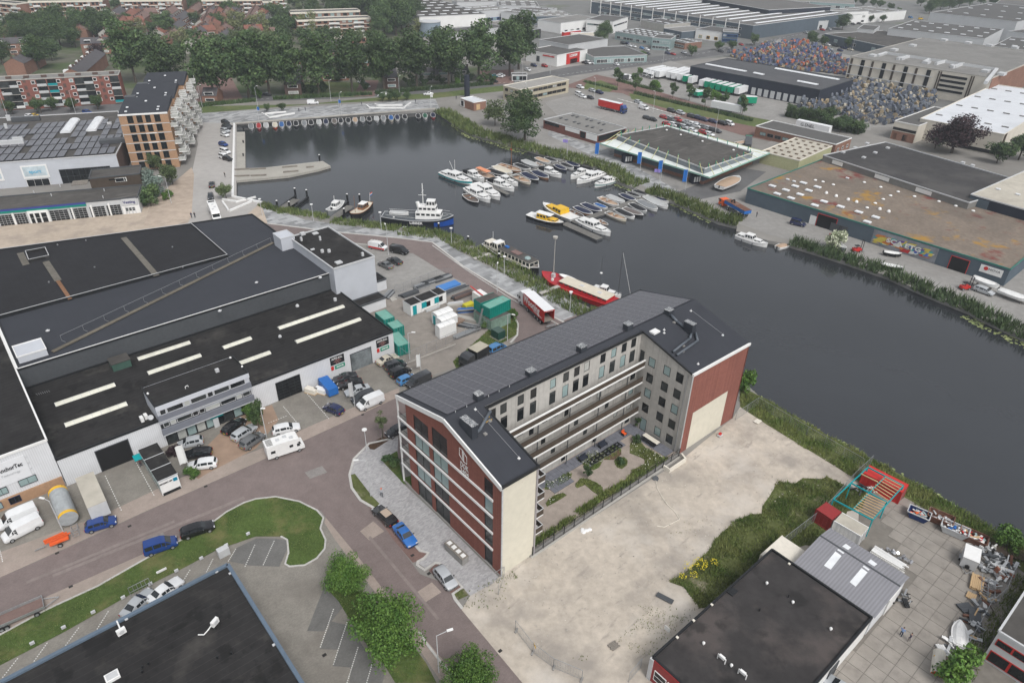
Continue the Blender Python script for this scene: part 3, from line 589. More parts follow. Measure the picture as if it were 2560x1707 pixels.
KINDS={'hatch':(4.1,1.76,[(0,.42,.82,.86,.8),(.03,.28,.95,1.06,.78),(.13,.22,.98,1.42,.74),(.3,.2,.97,1.49,.76),(.52,.2,.95,1.47,.76),(.62,.2,.94,1.36,.76),(.76,.2,.93,.97,.84),(.92,.22,.78,.8,.82),(.98,.3,.62,.64,.74),(1,.4,.55,.56,.66)]),'estate':(4.65,1.82,[(0,.42,.85,.88,.8),(.025,.28,.97,1.1,.78),(.1,.22,.99,1.4,.74),(.28,.2,.98,1.48,.76),(.52,.2,.95,1.46,.76),(.61,.2,.94,1.34,.76),(.74,.2,.93,.96,.84),(.92,.22,.78,.8,.82),(.98,.3,.62,.64,.74),(1,.4,.55,.56,.66)]),'saloon':(4.75,1.84,[(0,.42,.8,.82,.8),(.02,.28,.95,.97,.8),(.16,.22,1.0,1.03,.82),(.32,.2,.97,1.38,.72),(.45,.2,.95,1.43,.74),(.56,.2,.94,1.38,.74),(.7,.2,.92,.95,.84),(.92,.22,.76,.78,.82),(.98,.3,.6,.62,.74),(1,.4,.52,.53,.66)]),'suv':(4.5,1.88,[(0,.5,.95,.98,.82),(.025,.34,1.1,1.2,.8),(.1,.28,1.12,1.58,.76),(.3,.26,1.1,1.66,.78),(.54,.26,1.08,1.64,.78),(.63,.26,1.06,1.5,.78),(.76,.26,1.05,1.09,.86),(.93,.28,.95,.97,.84),(.985,.36,.75,.77,.78),(1,.48,.62,.63,.7)]),'minivan':(4.4,1.85,[(0,.42,.95,.98,.84),(.02,.28,1.05,1.3,.82),(.05,.22,1.06,1.8,.8),(.3,.2,1.05,1.84,.82),(.55,.2,1.04,1.8,.8),(.66,.2,1.02,1.6,.78),(.82,.2,1.0,1.05,.84),(.94,.22,.85,.87,.82),(.985,.3,.65,.67,.76),(1,.4,.55,.56,.7)]),'panelvan':(5.1,1.92,[(0,.45,1.1,1.15,.88),(.012,.3,1.12,1.88,.86),(.03,.26,1.12,1.95,.88),(.35,.25,1.12,1.99,.88),(.64,.25,1.12,1.97,.86),(.71,.25,1.1,1.8,.82),(.85,.25,1.08,1.14,.86),(.95,.28,.92,.95,.84),(.99,.34,.7,.72,.78),(1,.45,.6,.61,.72)]),}
def carlofts(kind):
 L,Wd,st=KINDS[kind];body=MB();glass={'windscreen':MB(),'rear_window':MB(),'side_window':MB()}
 rings=[]
 for x,zb,zl,zr,rw in st:
  X=(x-.5)*L;hw=Wd/2*(1-.16*max(0,(x-.9)/.1)**1.6-.1*max(0,(.06-x)/.06))
  rings.append([(X,-hw*.9,zb),(X,-hw,zb+.22),(X,-hw*.98,zl-.12),(X,-hw*.94,zl),(X,-hw*rw,zr),(X,-hw*rw*.55,zr+.03),(X,hw*rw*.55,zr+.03),(X,hw*rw,zr),(X,hw*.94,zl),(X,hw*.98,zl-.12),(X,hw,zb+.22),(X,hw*.9,zb)])
 i0=len(body.v)
 for r in rings:body.v+=r
 n=12
 for a in range(len(rings)-1):
  for k in range(n):
   j=(k+1)%n;body.f.append((i0+a*n+k,i0+(a+1)*n+k,i0+(a+1)*n+j,i0+a*n+j));body.m.append(0)
 body.f.append(tuple(i0+k for k in range(n)));body.m.append(0);body.f.append(tuple(i0+(len(rings)-1)*n+k for k in reversed(range(n))));body.m.append(0)
 def lerp(p,q,t):return tuple(p[i]+(q[i]-p[i])*t for i in range(3))
 def quadin(mb,P,mx,mz,off):
  a,b,c,d=P;A=lerp(lerp(a,b,mx),lerp(d,c,mx),mz);Bq=lerp(lerp(a,b,1-mx),lerp(d,c,1-mx),mz);Cq=lerp(lerp(a,b,1-mx),lerp(d,c,1-mx),1-mz);D=lerp(lerp(a,b,mx),lerp(d,c,mx),1-mz)
  nn=(V3(Bq)-V3(A)).cross(V3(D)-V3(A)).normalized()*off;ce=(V3(A)+V3(Cq))/2;nn=nn if nn.dot(ce-V3((0,0,.9)))>0 else-nn;mb.poly([V3(q)+nn*1.5 for q in(A,Bq,Cq,D)])
 hi=[a for a in range(len(rings))if rings[a][4][2]>rings[a][3][2]+.25]
 a0,a1=hi[0],hi[-1]
 ws=(rings[a1+1][4],rings[a1+1][7],rings[a1][7],rings[a1][4]);quadin(glass['windscreen'],ws,.05,.04,.04)
 if kind!='panelvan':
  rw_=(rings[a0-1][7],rings[a0-1][4],rings[a0][4],rings[a0][7]);quadin(glass['rear_window'],rw_,.08,.1,.04)
 segs=range(a0,a1+1)if kind!='panelvan' else[a1-1,a1]
 for a in segs:
  if a+1>=len(rings):break
  b=a+1;top=4
  zt=.9
  pL=(rings[b][3],rings[a][3],rings[a][4],rings[b][4]);pR=(rings[a][8],rings[b][8],rings[b][7],rings[a][7])
  if a==a1:pL=(rings[b][3],rings[a][3],lerp(rings[a][3],rings[a][4],1),lerp(rings[b][3],rings[b][4],1));
  quadin(glass['side_window'],pL,.07,.1,.012);quadin(glass['side_window'],pR,.07,.1,.012)
 return L,Wd,st,body,glass
def wheelmb(r=.32,wd=.22,n=14):
 t=MB().tube((0,-wd/2,0),(0,wd/2,0),r,n=n);h=MB().tube((0,-wd/2-.012,0),(0,wd/2+.012,0),r*.62,n=n);return t,h
WHT,WHR=(q for q in wheelmb());WHT=WHT.mesh('wheel',M_rub);WHR=WHR.mesh('rim',M_steel)
PROTO={}
def vehicle_near(kind,label):
 L,Wd,st,body,glass=carlofts(kind);t=thing({'panelvan':'van','suv':'parked_car','minivan':'small_van'}.get(kind,'parked_car'),label,'van' if kind in('panelvan','minivan')else 'car')
 me=body.mesh('body',paintmat('grey'));me.shade_smooth()
 bo=bpy.data.objects.new('body',me);C.objects.link(bo);bo.parent=t
 try:
  me.set_sharp_from_angle(angle=R_(38))
 except Exception:pass
 for k,q in glass.items():
  if q.f:q.build(k,M_cg,t)
 for sx in(-.31,.32):
  for s in(-1,1):
   wv=put('wheel',WHT,t,(sx*L,s*(Wd/2-.1),.32));put('rim',WHR,wv,(0,0,0))
 zf=st[-2][2]
 for s in(-1,1):
  MB().box((L*.472,s*Wd*.33,zf+.03),(.16,.34,.12)).build('headlight',M_lamp,t)
  MB().box((-L*.497,s*Wd*.38,st[0][2]-.05),(.06,.26,.2)).build('tail_light',M_tail,t)
  MB().box((L*.16,s*(Wd/2+.07),st[5][2]+.06),(.14,.16,.12)).build('mirror',M_dgrey,t)
 MB().box((-L*.5,0,st[0][2]-.3),(.03,.5,.11)).build('number_plate',M_plate,t)
 MB().box((L*.492,0,zf-.2),(.05,1.0,.16)).build('grille',M_black,t)
 return t
def vehicle_far(kind):
 L,Wd,st,body,glass=carlofts(kind);
 for q in glass.values():
  for f,mm in zip(q.f,q.m):body.poly([q.v[i]for i in f],1)
 for sx in(-.31,.32):
  for s in(-1,1):body.tube((sx*L,s*(Wd/2-.2),.32),(sx*L,s*(Wd/2+.01),.32),.32,n=8,mi=2)
 return body.mesh('car_body',[paintmat('grey'),M_cg,M_rub])
NEAR={};FAR={}
def heading(a,b,z):
 A,B_=G(a,z),G(b,z);return(A+B_)/2,math.atan2(B_.y-A.y,B_.x-A.x)
def car(kind,col,rear,front,label,group=None,near=True,cat=None,name=None):
 c,h=heading(rear,front,.8);loc=(c.x,c.y,.07)
 if near:
  if kind not in NEAR:NEAR[kind]=vehicle_near(kind,label)
  o=dup(NEAR[kind],loc,h,label,group);paint(o,('body',),paintmat(col))
 else:
  if kind not in FAR:FAR[kind]=vehicle_far(kind)
  o=bpy.data.objects.new('parked_car',FAR[kind]);C.objects.link(o);o.location=loc;o.rotation_euler=(0,0,h)
  o.material_slots[0].link='OBJECT';o.material_slots[0].material=paintmat(col)
  tag(o,label,'van' if kind in('panelvan','minivan')else 'car',group)
 if kind in('panelvan','minivan'):o.name='van' if kind=='panelvan' else 'small_van'
 if cat:o['category']=cat
 if name:o.name=name
 return o
def lorry(label,cabc,boxm,roofm,a,b,boxlen=13.4,h=4.0,gap=.5,open_rear=False,name='lorry',cabin=True,sidetext=None,loc=None,head=None,cabmat=None,z0=1.2):
 if loc is None:
  A,B_=G(a,h),G(b,h);hd=math.atan2(B_.y-A.y,B_.x-A.x);L=(B_-A).length;c=(A+B_)/2;c.z=0.05
 t=thing(name,label,'lorry' if cabin else 'trailer',c,hd);OFF[t]=V3();cl=2.2 if cabin else 0;bl=L-cl-(gap if cabin else 0);x0=-L/2
 q=MB();e=.06;xm=x0+bl/2
 if open_rear:
  q.box((xm,-1.25,(z0+h)/2),(bl,e,h-z0));q.box((xm,1.25,(z0+h)/2),(bl,e,h-z0));q.box((x0+bl,0,(z0+h)/2),(e,2.5,h-z0));q.box((x0+.03,0,h-.15),(.08,2.5,.3))
  MB().box((xm,0,z0+.05),(bl,2.5,.1)).build('load_floor',M_oldwood,t);MB().box((x0-.9,0,.6),(.12,2.3,.5)).build('tail_lift',M_steel,t)
 else:q.box((xm,0,(z0+h)/2),(bl,2.5,h-z0))
 q.build('box',boxm,t);MB().box((xm,0,h+.03),(bl+.02,2.52,.06)).build('box_roof',roofm,t)
 q=MB();q.box((x0+bl*.5,0,z0-.2),(bl,.9,.28));
 for s in(-1,1):q.box((x0+bl*.55,s*1.1,z0-.45),(bl*.4,.08,.5))
 q.build('chassis',M_dgrey,t)
 wx=[x0+1.6,x0+2.9,x0+4.2]if bl>9 else[x0+1.7]
 if cabin:wx+=[L/2-1.3]+([L/2-4.6]if bl>9 else[])
 for x in wx:
  for s in(-1,1):wv=put('wheel',WHT,t,(x,s*1.08,.5),scale=(1.55,1.3,1.55));put('rim',WHR,wv,(0,0,0))
 if cabin:
  f=L/2;ch=min(h-.25,3.6);q=MB()
  prof=[(f-2.2,.45),(f-.05,.45),(f,1.4),(f-.25,2.4),(f-.9,ch),(f-2.2,ch)]
  q.poly([(x,-1.2,z)for x,z in prof]);q.poly([(x,1.2,z)for x,z in reversed(prof)])
  for i in range(6):x1,z1=prof[i];x2,z2=prof[(i+1)%6];q.poly([(x1,1.2,z1),(x2,1.2,z2),(x2,-1.2,z2),(x1,-1.2,z1)])
  cb=q.build('cab',cabmat or paintmat(cabc),t)
  MB().poly([(f+.01,-1.05,1.5),(f+.01,1.05,1.5),(f-.22,1.05,2.38),(f-.22,-1.05,2.38)]).build('windscreen',M_cg,cb)
  for s in(-1,1):MB().poly([(f-1.2,s*1.215,1.5),(f-.2,s*1.215,1.5),(f-.35,s*1.215,2.2),(f-1.2,s*1.215,2.2)][::s]).build('side_window',M_cg,cb);MB().box((f,s*.9,.8),(.06,.35,.18)).build('headlight',M_lamp,cb);MB().box((f-.2,s*1.4,2.1),(.1,.2,.5)).build('mirror',M_black,cb)
  MB().box((f+.02,0,.9),(.06,1.9,.5)).build('grille',M_black,cb)
 return t,x0,bl,h
def hull_mb(L,Bm,fb=.6,bow=.75,transom=.75,sheer=.25,n=12,flare=.12,tumble=.8,full=.0):
 m=MB();ring=[]
 for i in range(n+1):
  t=i/n
  if t<bow:k=transom+(1-transom)*min(1,t/(bow*.55))**.7 if t<bow*.55 else 1
  else:k=max(0,1-((t-bow)/(1-bow))**(1.8+full))**.8
  k=max(k,.02);x=(t-.5)*L;hw=Bm/2*k;z=fb+sheer*(max(0,t-.45)/.55)**2+sheer*.3*(max(0,.3-t)/.3)
  ring.append((x,hw,z))
 return ring
def boat_hull(parent,ring,hm,dm,stripe=None,draft=.25,inner=None,rail=None,z_in=.25,name='hull',strake=.15):
 m=MB();n=len(ring)
 def sec(x,hw,z,t):return[(x-(.0),0,-draft),(x,hw*.72,-draft*.6),(x,hw*.93,.12*z),(x,hw,z)]
 S_=[sec(x,hw,z,i/(n-1))for i,(x,hw,z)in enumerate(ring)]
 for a in range(n-1):
  for k in range(3):
   P=S_[a];Q=S_[a+1]
   mi=0
   m.poly([P[k],Q[k],Q[k+1],P[k+1]][::-1],0);mi=0
   m.poly([(x,-y,z)for x,y,z in(P[k],Q[k],Q[k+1],P[k+1])],0)
 P=S_[0];m.poly([P[0],P[1],P[2],P[3],(P[3][0],-P[3][1],P[3][2]),(P[2][0],-P[2][1],P[2][2]),(P[1][0],-P[1][1],P[1][2])],0)
 h=m.build(name,hm,parent,smooth=True)
 try:h.data.set_sharp_from_angle(angle=R_(45))
 except Exception:pass
 if stripe:
  q=MB()
  for a in range(n-1):
   for s in(1,-1):
    x1,w1,z1=ring[a];x2,w2,z2=ring[a+1]
    pts=[(x1,s*(w1*1.012+.01),z1*.4),(x2,s*(w2*1.012+.01),z2*.4),(x2,s*(w2*1.01+.01),z2*.82),(x1,s*(w1*1.01+.01),z1*.82)]
    q.poly(pts[::-1]if s>0 else pts)
  q.build('hull_stripe',stripe,h)
 q=MB();up=[(x,hw,z)for x,hw,z in ring];dn=[(x,-hw,z)for x,hw,z in ring]
 for L_ in(up,dn):
  for p,r in zip(L_,L_[1:]):q.bar(p,r,strake,strake*.8)
 q.bar(up[0],dn[0],strake,strake);q.build('gunwale',rail or M_white,h)
 q=MB()
 for a in range(n-1):
  x1,w1,z1=ring[a];x2,w2,z2=ring[a+1];d=0 if inner is None else z_in
  q.poly([(x1,-w1*.97,z1-.03-d),(x2,-w2*.97,z2-.03-d),(x2,w2*.97,z2-.03-d),(x1,w1*.97,z1-.03-d)])
 q.build('deck',dm,parent);return h
def halfw(ring,x):
 for(x1,w1,z1),(x2,w2,z2)in zip(ring,ring[1:]):
  if x1<=x<=x2:t=(x-x1)/(x2-x1);return w1+(w2-w1)*t,z1+(z2-z1)*t
 return ring[-1][1],ring[-1][2]
def cover(parent,ring,x0,x1,m,rise=.35,ins=.93,name='cover'):
 q=MB();N=9;rows=[]
 for i in range(N+1):
  t=i/N;x=x0+(x1-x0)*t;hw,z=halfw(ring,x);hw*=ins;b=math.sin(math.pi*min(1,max(0,t*.9+.05)))**.5*rise*(.85+.3*((i*7)%3)/3)
  rows.append([(x,-hw,z+.02),(x,-hw*.6,z+.02+b*.75),(x,0,z+.05+b),(x,hw*.6,z+.02+b*.75),(x,hw,z+.02)])
 for a,b in zip(rows,rows[1:]):
  for k in range(4):q.poly([a[k],b[k],b[k+1],a[k+1]])
 q.poly(rows[0][::-1]);q.poly(rows[-1]);return q.build(name,m,parent,smooth=True)
def cabin(parent,x0,x1,w0,w1,z0,h,wm,roofm=None,rake=(.15,.35),nwin=3,win=M_cg,name='cabin',over=.08,wh=.5):
 q=MB();a,b=rake;tw=.9
 lo=[(x0,-w0,z0),(x1,-w1,z0),(x1,w1,z0),(x0,w0,z0)];hi=[(x0+a*h,-w0*tw,z0+h),(x1-b*h,-w1*tw,z0+h),(x1-b*h,w1*tw,z0+h),(x0+a*h,w0*tw,z0+h)]
 for i in range(4):j=(i+1)%4;q.poly([lo[i],lo[j],hi[j],hi[i]])
 q.poly(hi);c=q.build(name,wm,parent)
 r=MB().prism([(x0+a*h-over,-w0*tw-over),(x1-b*h+over,-w1*tw-over*.6),(x1-b*h+over,w1*tw+over*.6),(x0+a*h-over,w0*tw+over)],z0+h,z0+h+.07).build('cabin_roof',roofm or wm,c)
 L=lambda p,q_,t:V3(p)+(V3(q_)-V3(p))*t
 def pan(P,u0,u1,v0,v1,nm):
  A,B_,Cc,D=P;f=lambda u,v:L(L(A,B_,u),L(D,Cc,u),v)
  pts=[f(u0,v0),f(u1,v0),f(u1,v1),f(u0,v1)];nn=(pts[1]-pts[0]).cross(pts[3]-pts[0]).normalized()*.012;MB().poly([p+nn for p in pts]).build(nm,win,c)
 for s in range(nwin):
  u0=(s+.14)/nwin;u1=(s+.86)/nwin
  pan((lo[0],lo[1],hi[1],hi[0]),u0,u1,1-wh-.12,.88,'window');pan((lo[2],lo[3],hi[3],hi[2]),1-u1,1-u0,1-wh-.12,.88,'window')
 pan((lo[1],lo[2],hi[2],hi[1]),.06,.48,1-wh-.12,.88,'windscreen');pan((lo[1],lo[2],hi[2],hi[1]),.52,.94,1-wh-.12,.88,'windscreen')
 return c
HULLC={}
def hm(n):
 c=dict(white=(.7,.7,.69),cream=(.6,.55,.45),navy=(.015,.02,.05),black=(.014,.014,.016),grey=(.2,.21,.22),red=(.36,.025,.03),orange=(.6,.1,.03),wood=(.22,.1,.045),green=(.02,.1,.06),blue=(.02,.1,.3),teal=(.0,.3,.34),yellow=(.7,.42,.02),lgrey=(.42,.43,.43),tan=(.42,.3,.21),coral=(.72,.27,.13),tbrown=(.13,.11,.1))[n]
 return mat('boat_'+n,c,.35 if n not in('navy','black')else .5,.08,1.5)
def sloop(L,hull,cov,label,inner='tan',rail='white',group=None,windshield=False,at=None,hd=0,name='sloop',frac=(.04,.86),rise=.32,Bm=None,console=False):
 t=thing(name,label,'boat',(0,0,0),0,group);R=hull_mb(L,Bm or L*.36,.62,.6,.72,.22)
 boat_hull(t,R,hm(hull),(hm('tbrown' if hull=='black' else inner))if cov is None else hm('lgrey'),inner=True if cov is None else None,rail=hm(rail))
 if cov:cover(t,R,(frac[0]-.5)*L,(frac[1]-.5)*L,hm(cov),rise)
 else:
  q=MB();
  for x in(-.32,-.05):w_,z_=halfw(R,x*L);q.box((x*L,0,z_-.12),(.35,w_*1.8,.08))
  q.build('bench',hm('wood'),t);MB().box((-.12*L,.1,.62),(.4,.4,.5)).build('engine_box',hm('lgrey'),t)
 if windshield:
  w_,z_=halfw(R,.12*L);MB().poly([(.16*L,-w_*.8,z_),(.16*L,w_*.8,z_),(.1*L,w_*.7,z_+.4),(.1*L,-w_*.7,z_+.4)]).build('windshield',M_cg,t)
 MB().box((-L*.5-.15,0,.55),(.3,.25,.7)).build('outboard_motor',M_black,t)
 if at is not None:t.location=at;t.rotation_euler=(0,0,hd)
 return t
def cruiser(L,hull,label,at,hd,stripe=None,top=None,group=None,flybridge=False,name='motor_cruiser',canopy=None,aft=False,Bm=None,topm=None,fb=.95):
 t=thing(name,label,'boat',(0,0,0),0,group);R=hull_mb(L,Bm or L*.31,fb,.55,.8,.4,flare=.1);w_=(Bm or L*.31)/2
 boat_hull(t,R,hm(hull),hm('white'),stripe=stripe,draft=.4)
 tm=topm or hm(top or 'white');z=fb+.02
 cabin(t,-.02*L,.34*L,w_*.74,w_*.52,z,.55,tm,nwin=3,rake=(.1,.9),wh=.4,name='foredeck_cabin')
 cabin(t,-.2*L,.1*L,w_*.8,w_*.72,z+.02,1.35,tm,nwin=3,rake=(.1,.5),wh=.45,name='wheelhouse')
 if aft:cabin(t,-.44*L,-.2*L,w_*.74,w_*.8,z,.7,tm,nwin=2,rake=(.2,.05),wh=.35,name='aft_cabin')
 elif canopy:
  q=MB();x0,x1=-.46*L,-.2*L;q.prism([(x0,-w_*.7),(x1,-w_*.75),(x1,w_*.75),(x0,w_*.7)],z,[z+.9,z+1.3,z+1.3,z+.9]);q.build('canopy',hm(canopy),t)
 else:
  q=MB();q.box((-.33*L,0,z-.1),(.2*L,w_*1.5,.1));q.build('cockpit',hm('tan'),t)
 q=MB();pts=[]
 for tt in(.72,.8,.88,.95,.995):
  hw,zz=halfw(R,(tt-.5)*L);pts.append((((tt-.5)*L),hw*.95,zz))
 for s in(1,-1):
  P_=[V3((x,s*y,zz+.5))for x,y,zz in pts];q.path(P_,.022,5)
  for p in P_:q.tube(p-V3((0,0,.5)),p,.018,n=4)
 q.build('bow_rail',M_steel,t)
 for s in(-1,1):
  for xx in(-.25,.1):hw,zz=halfw(R,xx*L);MB().tube((xx*L,s*(hw+.09),.15),(xx*L,s*(hw+.09),.65),.09).build('fender',hm('navy'),t)
 if flybridge:MB().tube((-.12*L,0,z+1.3),(-.14*L,0,z+2.6),.04).box((-.14*L,0,z+2.2),(.05,1.0,.05)).build('radar_mast',M_white,t)
 if at is not None:t.location=at;t.rotation_euler=(0,0,hd)
 return t
def moor(a,b):
 A,B_=G(a,ZW+.6),G(b,ZW+.6);c=(A+B_)/2;c.z=ZW;return c,math.atan2(B_.y-A.y,B_.x-A.x),(B_-A).length
def leafmat(name,c1,c2,scale=.6):
 m=bpy.data.materials.new(name);m.use_nodes=True;n=m.node_tree.nodes;l=m.node_tree.links;b=n['Principled BSDF'];b.inputs['Roughness'].default_value=.6;b.inputs['Specular IOR Level'].default_value=.25
 gg=n.new('ShaderNodeNewGeometry');no=n.new('ShaderNodeTexNoise');no.inputs['Scale'].default_value=scale;no.inputs['Detail'].default_value=4;l.new(gg.outputs['Position'],no.inputs['Vector'])
 rp=n.new('ShaderNodeValToRGB');rp.color_ramp.elements[0].position=.35;rp.color_ramp.elements[1].position=.65;rp.color_ramp.elements[0].color=(*c1,1);rp.color_ramp.elements[1].color=(*c2,1)
 l.new(no.outputs[0],rp.inputs[0]);oi=n.new('ShaderNodeObjectInfo');mr=n.new('ShaderNodeMapRange');mr.inputs[3].default_value=.8;mr.inputs[4].default_value=1.25;l.new(oi.outputs['Random'],mr.inputs[0])
 ri=n.new('ShaderNodeMapRange');ri.inputs[3].default_value=.7;ri.inputs[4].default_value=1.35;l.new(gg.outputs['Random Per Island'],ri.inputs[0]);mu=n.new('ShaderNodeMath');mu.operation='MULTIPLY';l.new(mr.outputs[0],mu.inputs[0]);l.new(ri.outputs[0],mu.inputs[1])
 mx=n.new('ShaderNodeMix');mx.data_type='RGBA';mx.blend_type='MULTIPLY';mx.inputs[0].default_value=1;l.new(rp.outputs[0],mx.inputs[6]);l.new(mu.outputs[0],mx.inputs[7]);l.new(mx.outputs[2],b.inputs['Base Color'])
 MATS[name]=m;return m
M_leaf_n=leafmat('leaf_bright',(.048,.11,.02),(.105,.185,.035),1.0)
M_leaf_d=leafmat('leaf_dark',(.04,.075,.03),(.075,.115,.04),.35)
M_leaf_f=leafmat('leaf_olive',(.07,.1,.04),(.11,.14,.06),.3)
M_leaf_b=leafmat('leaf_bluegreen',(.1,.14,.12),(.16,.2,.17),.8)
M_leaf_c=leafmat('leaf_copper',(.022,.012,.016),(.045,.025,.028),.6)
M_leaf_w=leafmat('leaf_willow',(.14,.16,.07),(.2,.22,.1),.4)
M_reed=leafmat('reed_blades',(.07,.11,.03),(.16,.19,.07),.5)
M_reedd=leafmat('reed_dark',(.06,.1,.045),(.1,.14,.06),.35)
M_grassb=leafmat('grass_blades',(.085,.14,.03),(.2,.22,.075),.3)
M_pad=leafmat('lily_pad',(.16,.2,.08),(.28,.31,.14),.6)
M_fl_y=g('flower_yellow',(.6,.5,.03),.7,0);M_fl_w=g('flower_white',(.7,.7,.62),.7,0)
M_bark=mat('bark',(.09,.075,.06),.9,.25,6)
def leafcloud(centers,radii,n,size,squash=.85,droop=0,seed=1,shell=.55):
 rng=np.random.default_rng(seed);c=np.array(centers,float);r=np.array(radii,float)
 pick=rng.choice(len(c),n,p=r**2/(r**2).sum());d=rng.normal(size=(n,3));d/=np.linalg.norm(d,axis=1)[:,None]
 rad=r[pick]*(shell+(1-shell)*rng.random(n)**.6)*(1+.12*rng.normal(size=n));P=c[pick]+d*rad[:,None]*np.array([1,1,squash])
 if droop:P[:,2]-=droop*rng.random(n)**2*r[pick]
 a=rng.normal(size=(n,3));nrm=d*.8+a*.75+np.array([0,0,.35]);nrm/=np.linalg.norm(nrm,axis=1)[:,None]
 t=np.cross(nrm,rng.normal(size=(n,3)));t/=np.linalg.norm(t,axis=1)[:,None];b=np.cross(nrm,t);s=(size*(.6+.8*rng.random(n)))[:,None]
 v=np.empty((n,4,3));v[:,0]=P-t*s;v[:,1]=P-b*s*.62;v[:,2]=P+t*s;v[:,3]=P+b*s*.62
 return v.reshape(-1,3)
def quadmesh(name,v,m,k=4):
 me=bpy.data.meshes.new(name);nv=len(v);nf=nv//k;me.vertices.add(nv);me.vertices.foreach_set('co',np.ascontiguousarray(v,dtype=np.float32).ravel());me.loops.add(nv);me.loops.foreach_set('vertex_index',np.arange(nv,dtype=np.int32))
 me.polygons.add(nf);me.polygons.foreach_set('loop_start',np.arange(0,nv,k,dtype=np.int32));me.materials.append(m);me.update(calc_edges=True);return me
def lobes(rx,rz,zc,n,seed,rl=.42,top=False):
 rng=np.random.default_rng(seed);cs=[];rs=[]
 for i in range(n):
  d=rng.normal(size=3);d/=np.linalg.norm(d);k=rng.random()**.45*.68
  if i%4==0:k=.9
  cs.append((d[0]*rx*k,d[1]*rx*k,zc+d[2]*rz*k));rs.append(rx*rl*(.65+.6*rng.random()))
 return cs,rs
TREES={}
def treeproto(kind):
 spec={'near':(3.7,3.5,4.9,70,19000,.13,M_leaf_n,.22,8),'poplar':(7.3,8.8,13.3,56,7600,.48,M_leaf_d,.5,9),'round':(4.5,4.0,6.3,24,3200,.34,M_leaf_d,.25,6),'olive':(4.6,4.2,6.5,24,3000,.36,M_leaf_f,.25,6),'willow':(5,4.6,6.5,22,3800,.32,M_leaf_w,.35,6),'copper':(6,5.2,7.5,34,9000,.3,M_leaf_c,.4,7),'big':(6.2,6.0,8.2,36,9000,.3,M_leaf_d,.4,8),'cone':(1.5,2.7,4.0,14,1100,.24,M_leaf_d,.1,3),'young':(.95,1.45,3.1,12,900,.085,M_leaf_f,.06,5),'spruce':(2.1,3.0,3.2,20,3600,.17,M_leaf_b,.16,3),'bush':(1.5,1.2,1.2,12,1700,.12,M_leaf_n,.06,3),'shrub':(1.0,.8,.8,9,700,.13,M_leaf_d,.05,2)}[kind]
 rx,rz,zc,nl,nleaf,sz,lm,tr,nb=spec;t=thing('tree','x','tree');sd=abs(hash(kind))%1000 if False else sum(map(ord,kind))
 cs,rs=lobes(rx,rz,zc,nl,sd,{'near':.34,'poplar':.34}.get(kind,.4))
 if kind=='spruce':cs=[(c[0]*(1.15-.8*(c[2]/6.4)),c[1]*(1.15-.8*(c[2]/6.4)),c[2])for c in cs]
 cm=quadmesh('crown',leafcloud(cs,rs,nleaf,sz,.85,.5 if kind=='willow' else 0,sd),lm);o=bpy.data.objects.new('crown',cm);C.objects.link(o);o.parent=t
 m=MB();top=zc-rz*.1;m.tube((0,0,0),(tr*.3,0,top*.55),tr,tr*.7,8);m.tube((tr*.3,0,top*.55),(0,tr*.3,top+rz*.3),tr*.7,tr*.2,7)
 rng=random.Random(sd)
 for i in range(nb):
  c=V3(cs[(i*3)%len(cs)]);z=min(top*(.45+.5*rng.random()),c.z);m.tube((tr*.2,0,z),c,tr*.38,tr*.08,5)
 m.build('trunk',M_bark,t);TREES[kind]=t;return t
def tree(kind,foot,label,scale=1,group=None,sz=None,world=False,cat=None,name=None,col=None):
 if kind not in TREES:treeproto(kind)
 p=foot if world else G(foot);o=dup(TREES[kind],(p.x,p.y,p.z),random.uniform(0,6.28),label,group,(scale,scale,sz or scale))
 if cat:o['category']=cat
 if name:o.name=name
 if col:paint(o,('crown',),col)
 return o
def inpoly(pts,poly):
 x,y=pts[:,0],pts[:,1];c=np.zeros(len(pts),bool);n=len(poly)
 for i in range(n):
  x1,y1=poly[i][0],poly[i][1];x2,y2=poly[i-1][0],poly[i-1][1]
  c^=((y1>y)!=(y2>y))&(x<(x2-x1)*(y-y1)/((y2-y1)or 1e-9)+x1)
 return c
def scatter(poly,dens,seed=3):
 P=np.array([(p[0],p[1])for p in poly]);lo,hi=P.min(0),P.max(0);n=int(dens*np.prod(hi-lo));n=min(n,400000);q=np.random.default_rng(seed).random((n,2))*(hi-lo)+lo
 return q[inpoly(q,P)]
def blades(name,label,poly,dens,h,wd,m,z=0.0,seed=3,clump=True,cat='grass',hump=0):
 q=scatter(poly,dens,seed);rng=np.random.default_rng(seed);n=len(q)
 if clump:
  f=np.sin(q[:,0]*.9+np.sin(q[:,1]*.6)*2)+np.sin(q[:,1]*1.1+np.cos(q[:,0]*.37)*2)+rng.normal(size=n)*.7;kk=f>-1.1;q=q[kk];n=len(q);f=f[kk]
  hh=h*(.6+.13*(f+1)+.4*rng.random(n))
 else:hh=h*(.6+.6*rng.random(n))
 a=rng.random(n)*6.283;v=np.empty((n,3,3));dx=np.cos(a)*wd;dy=np.sin(a)*wd;lx=rng.normal(size=n)*h*.35;ly=rng.normal(size=n)*h*.35
 v[:,0]=np.c_[q[:,0]-dx,q[:,1]-dy,np.full(n,z)];v[:,1]=np.c_[q[:,0]+dx,q[:,1]+dy,np.full(n,z)];v[:,2]=np.c_[q[:,0]+lx,q[:,1]+ly,z+hh]
 o=bpy.data.objects.new(name,quadmesh(name,v.reshape(-1,3),m,3));C.objects.link(o);tag(o,label,cat);o['kind']='stuff';return o
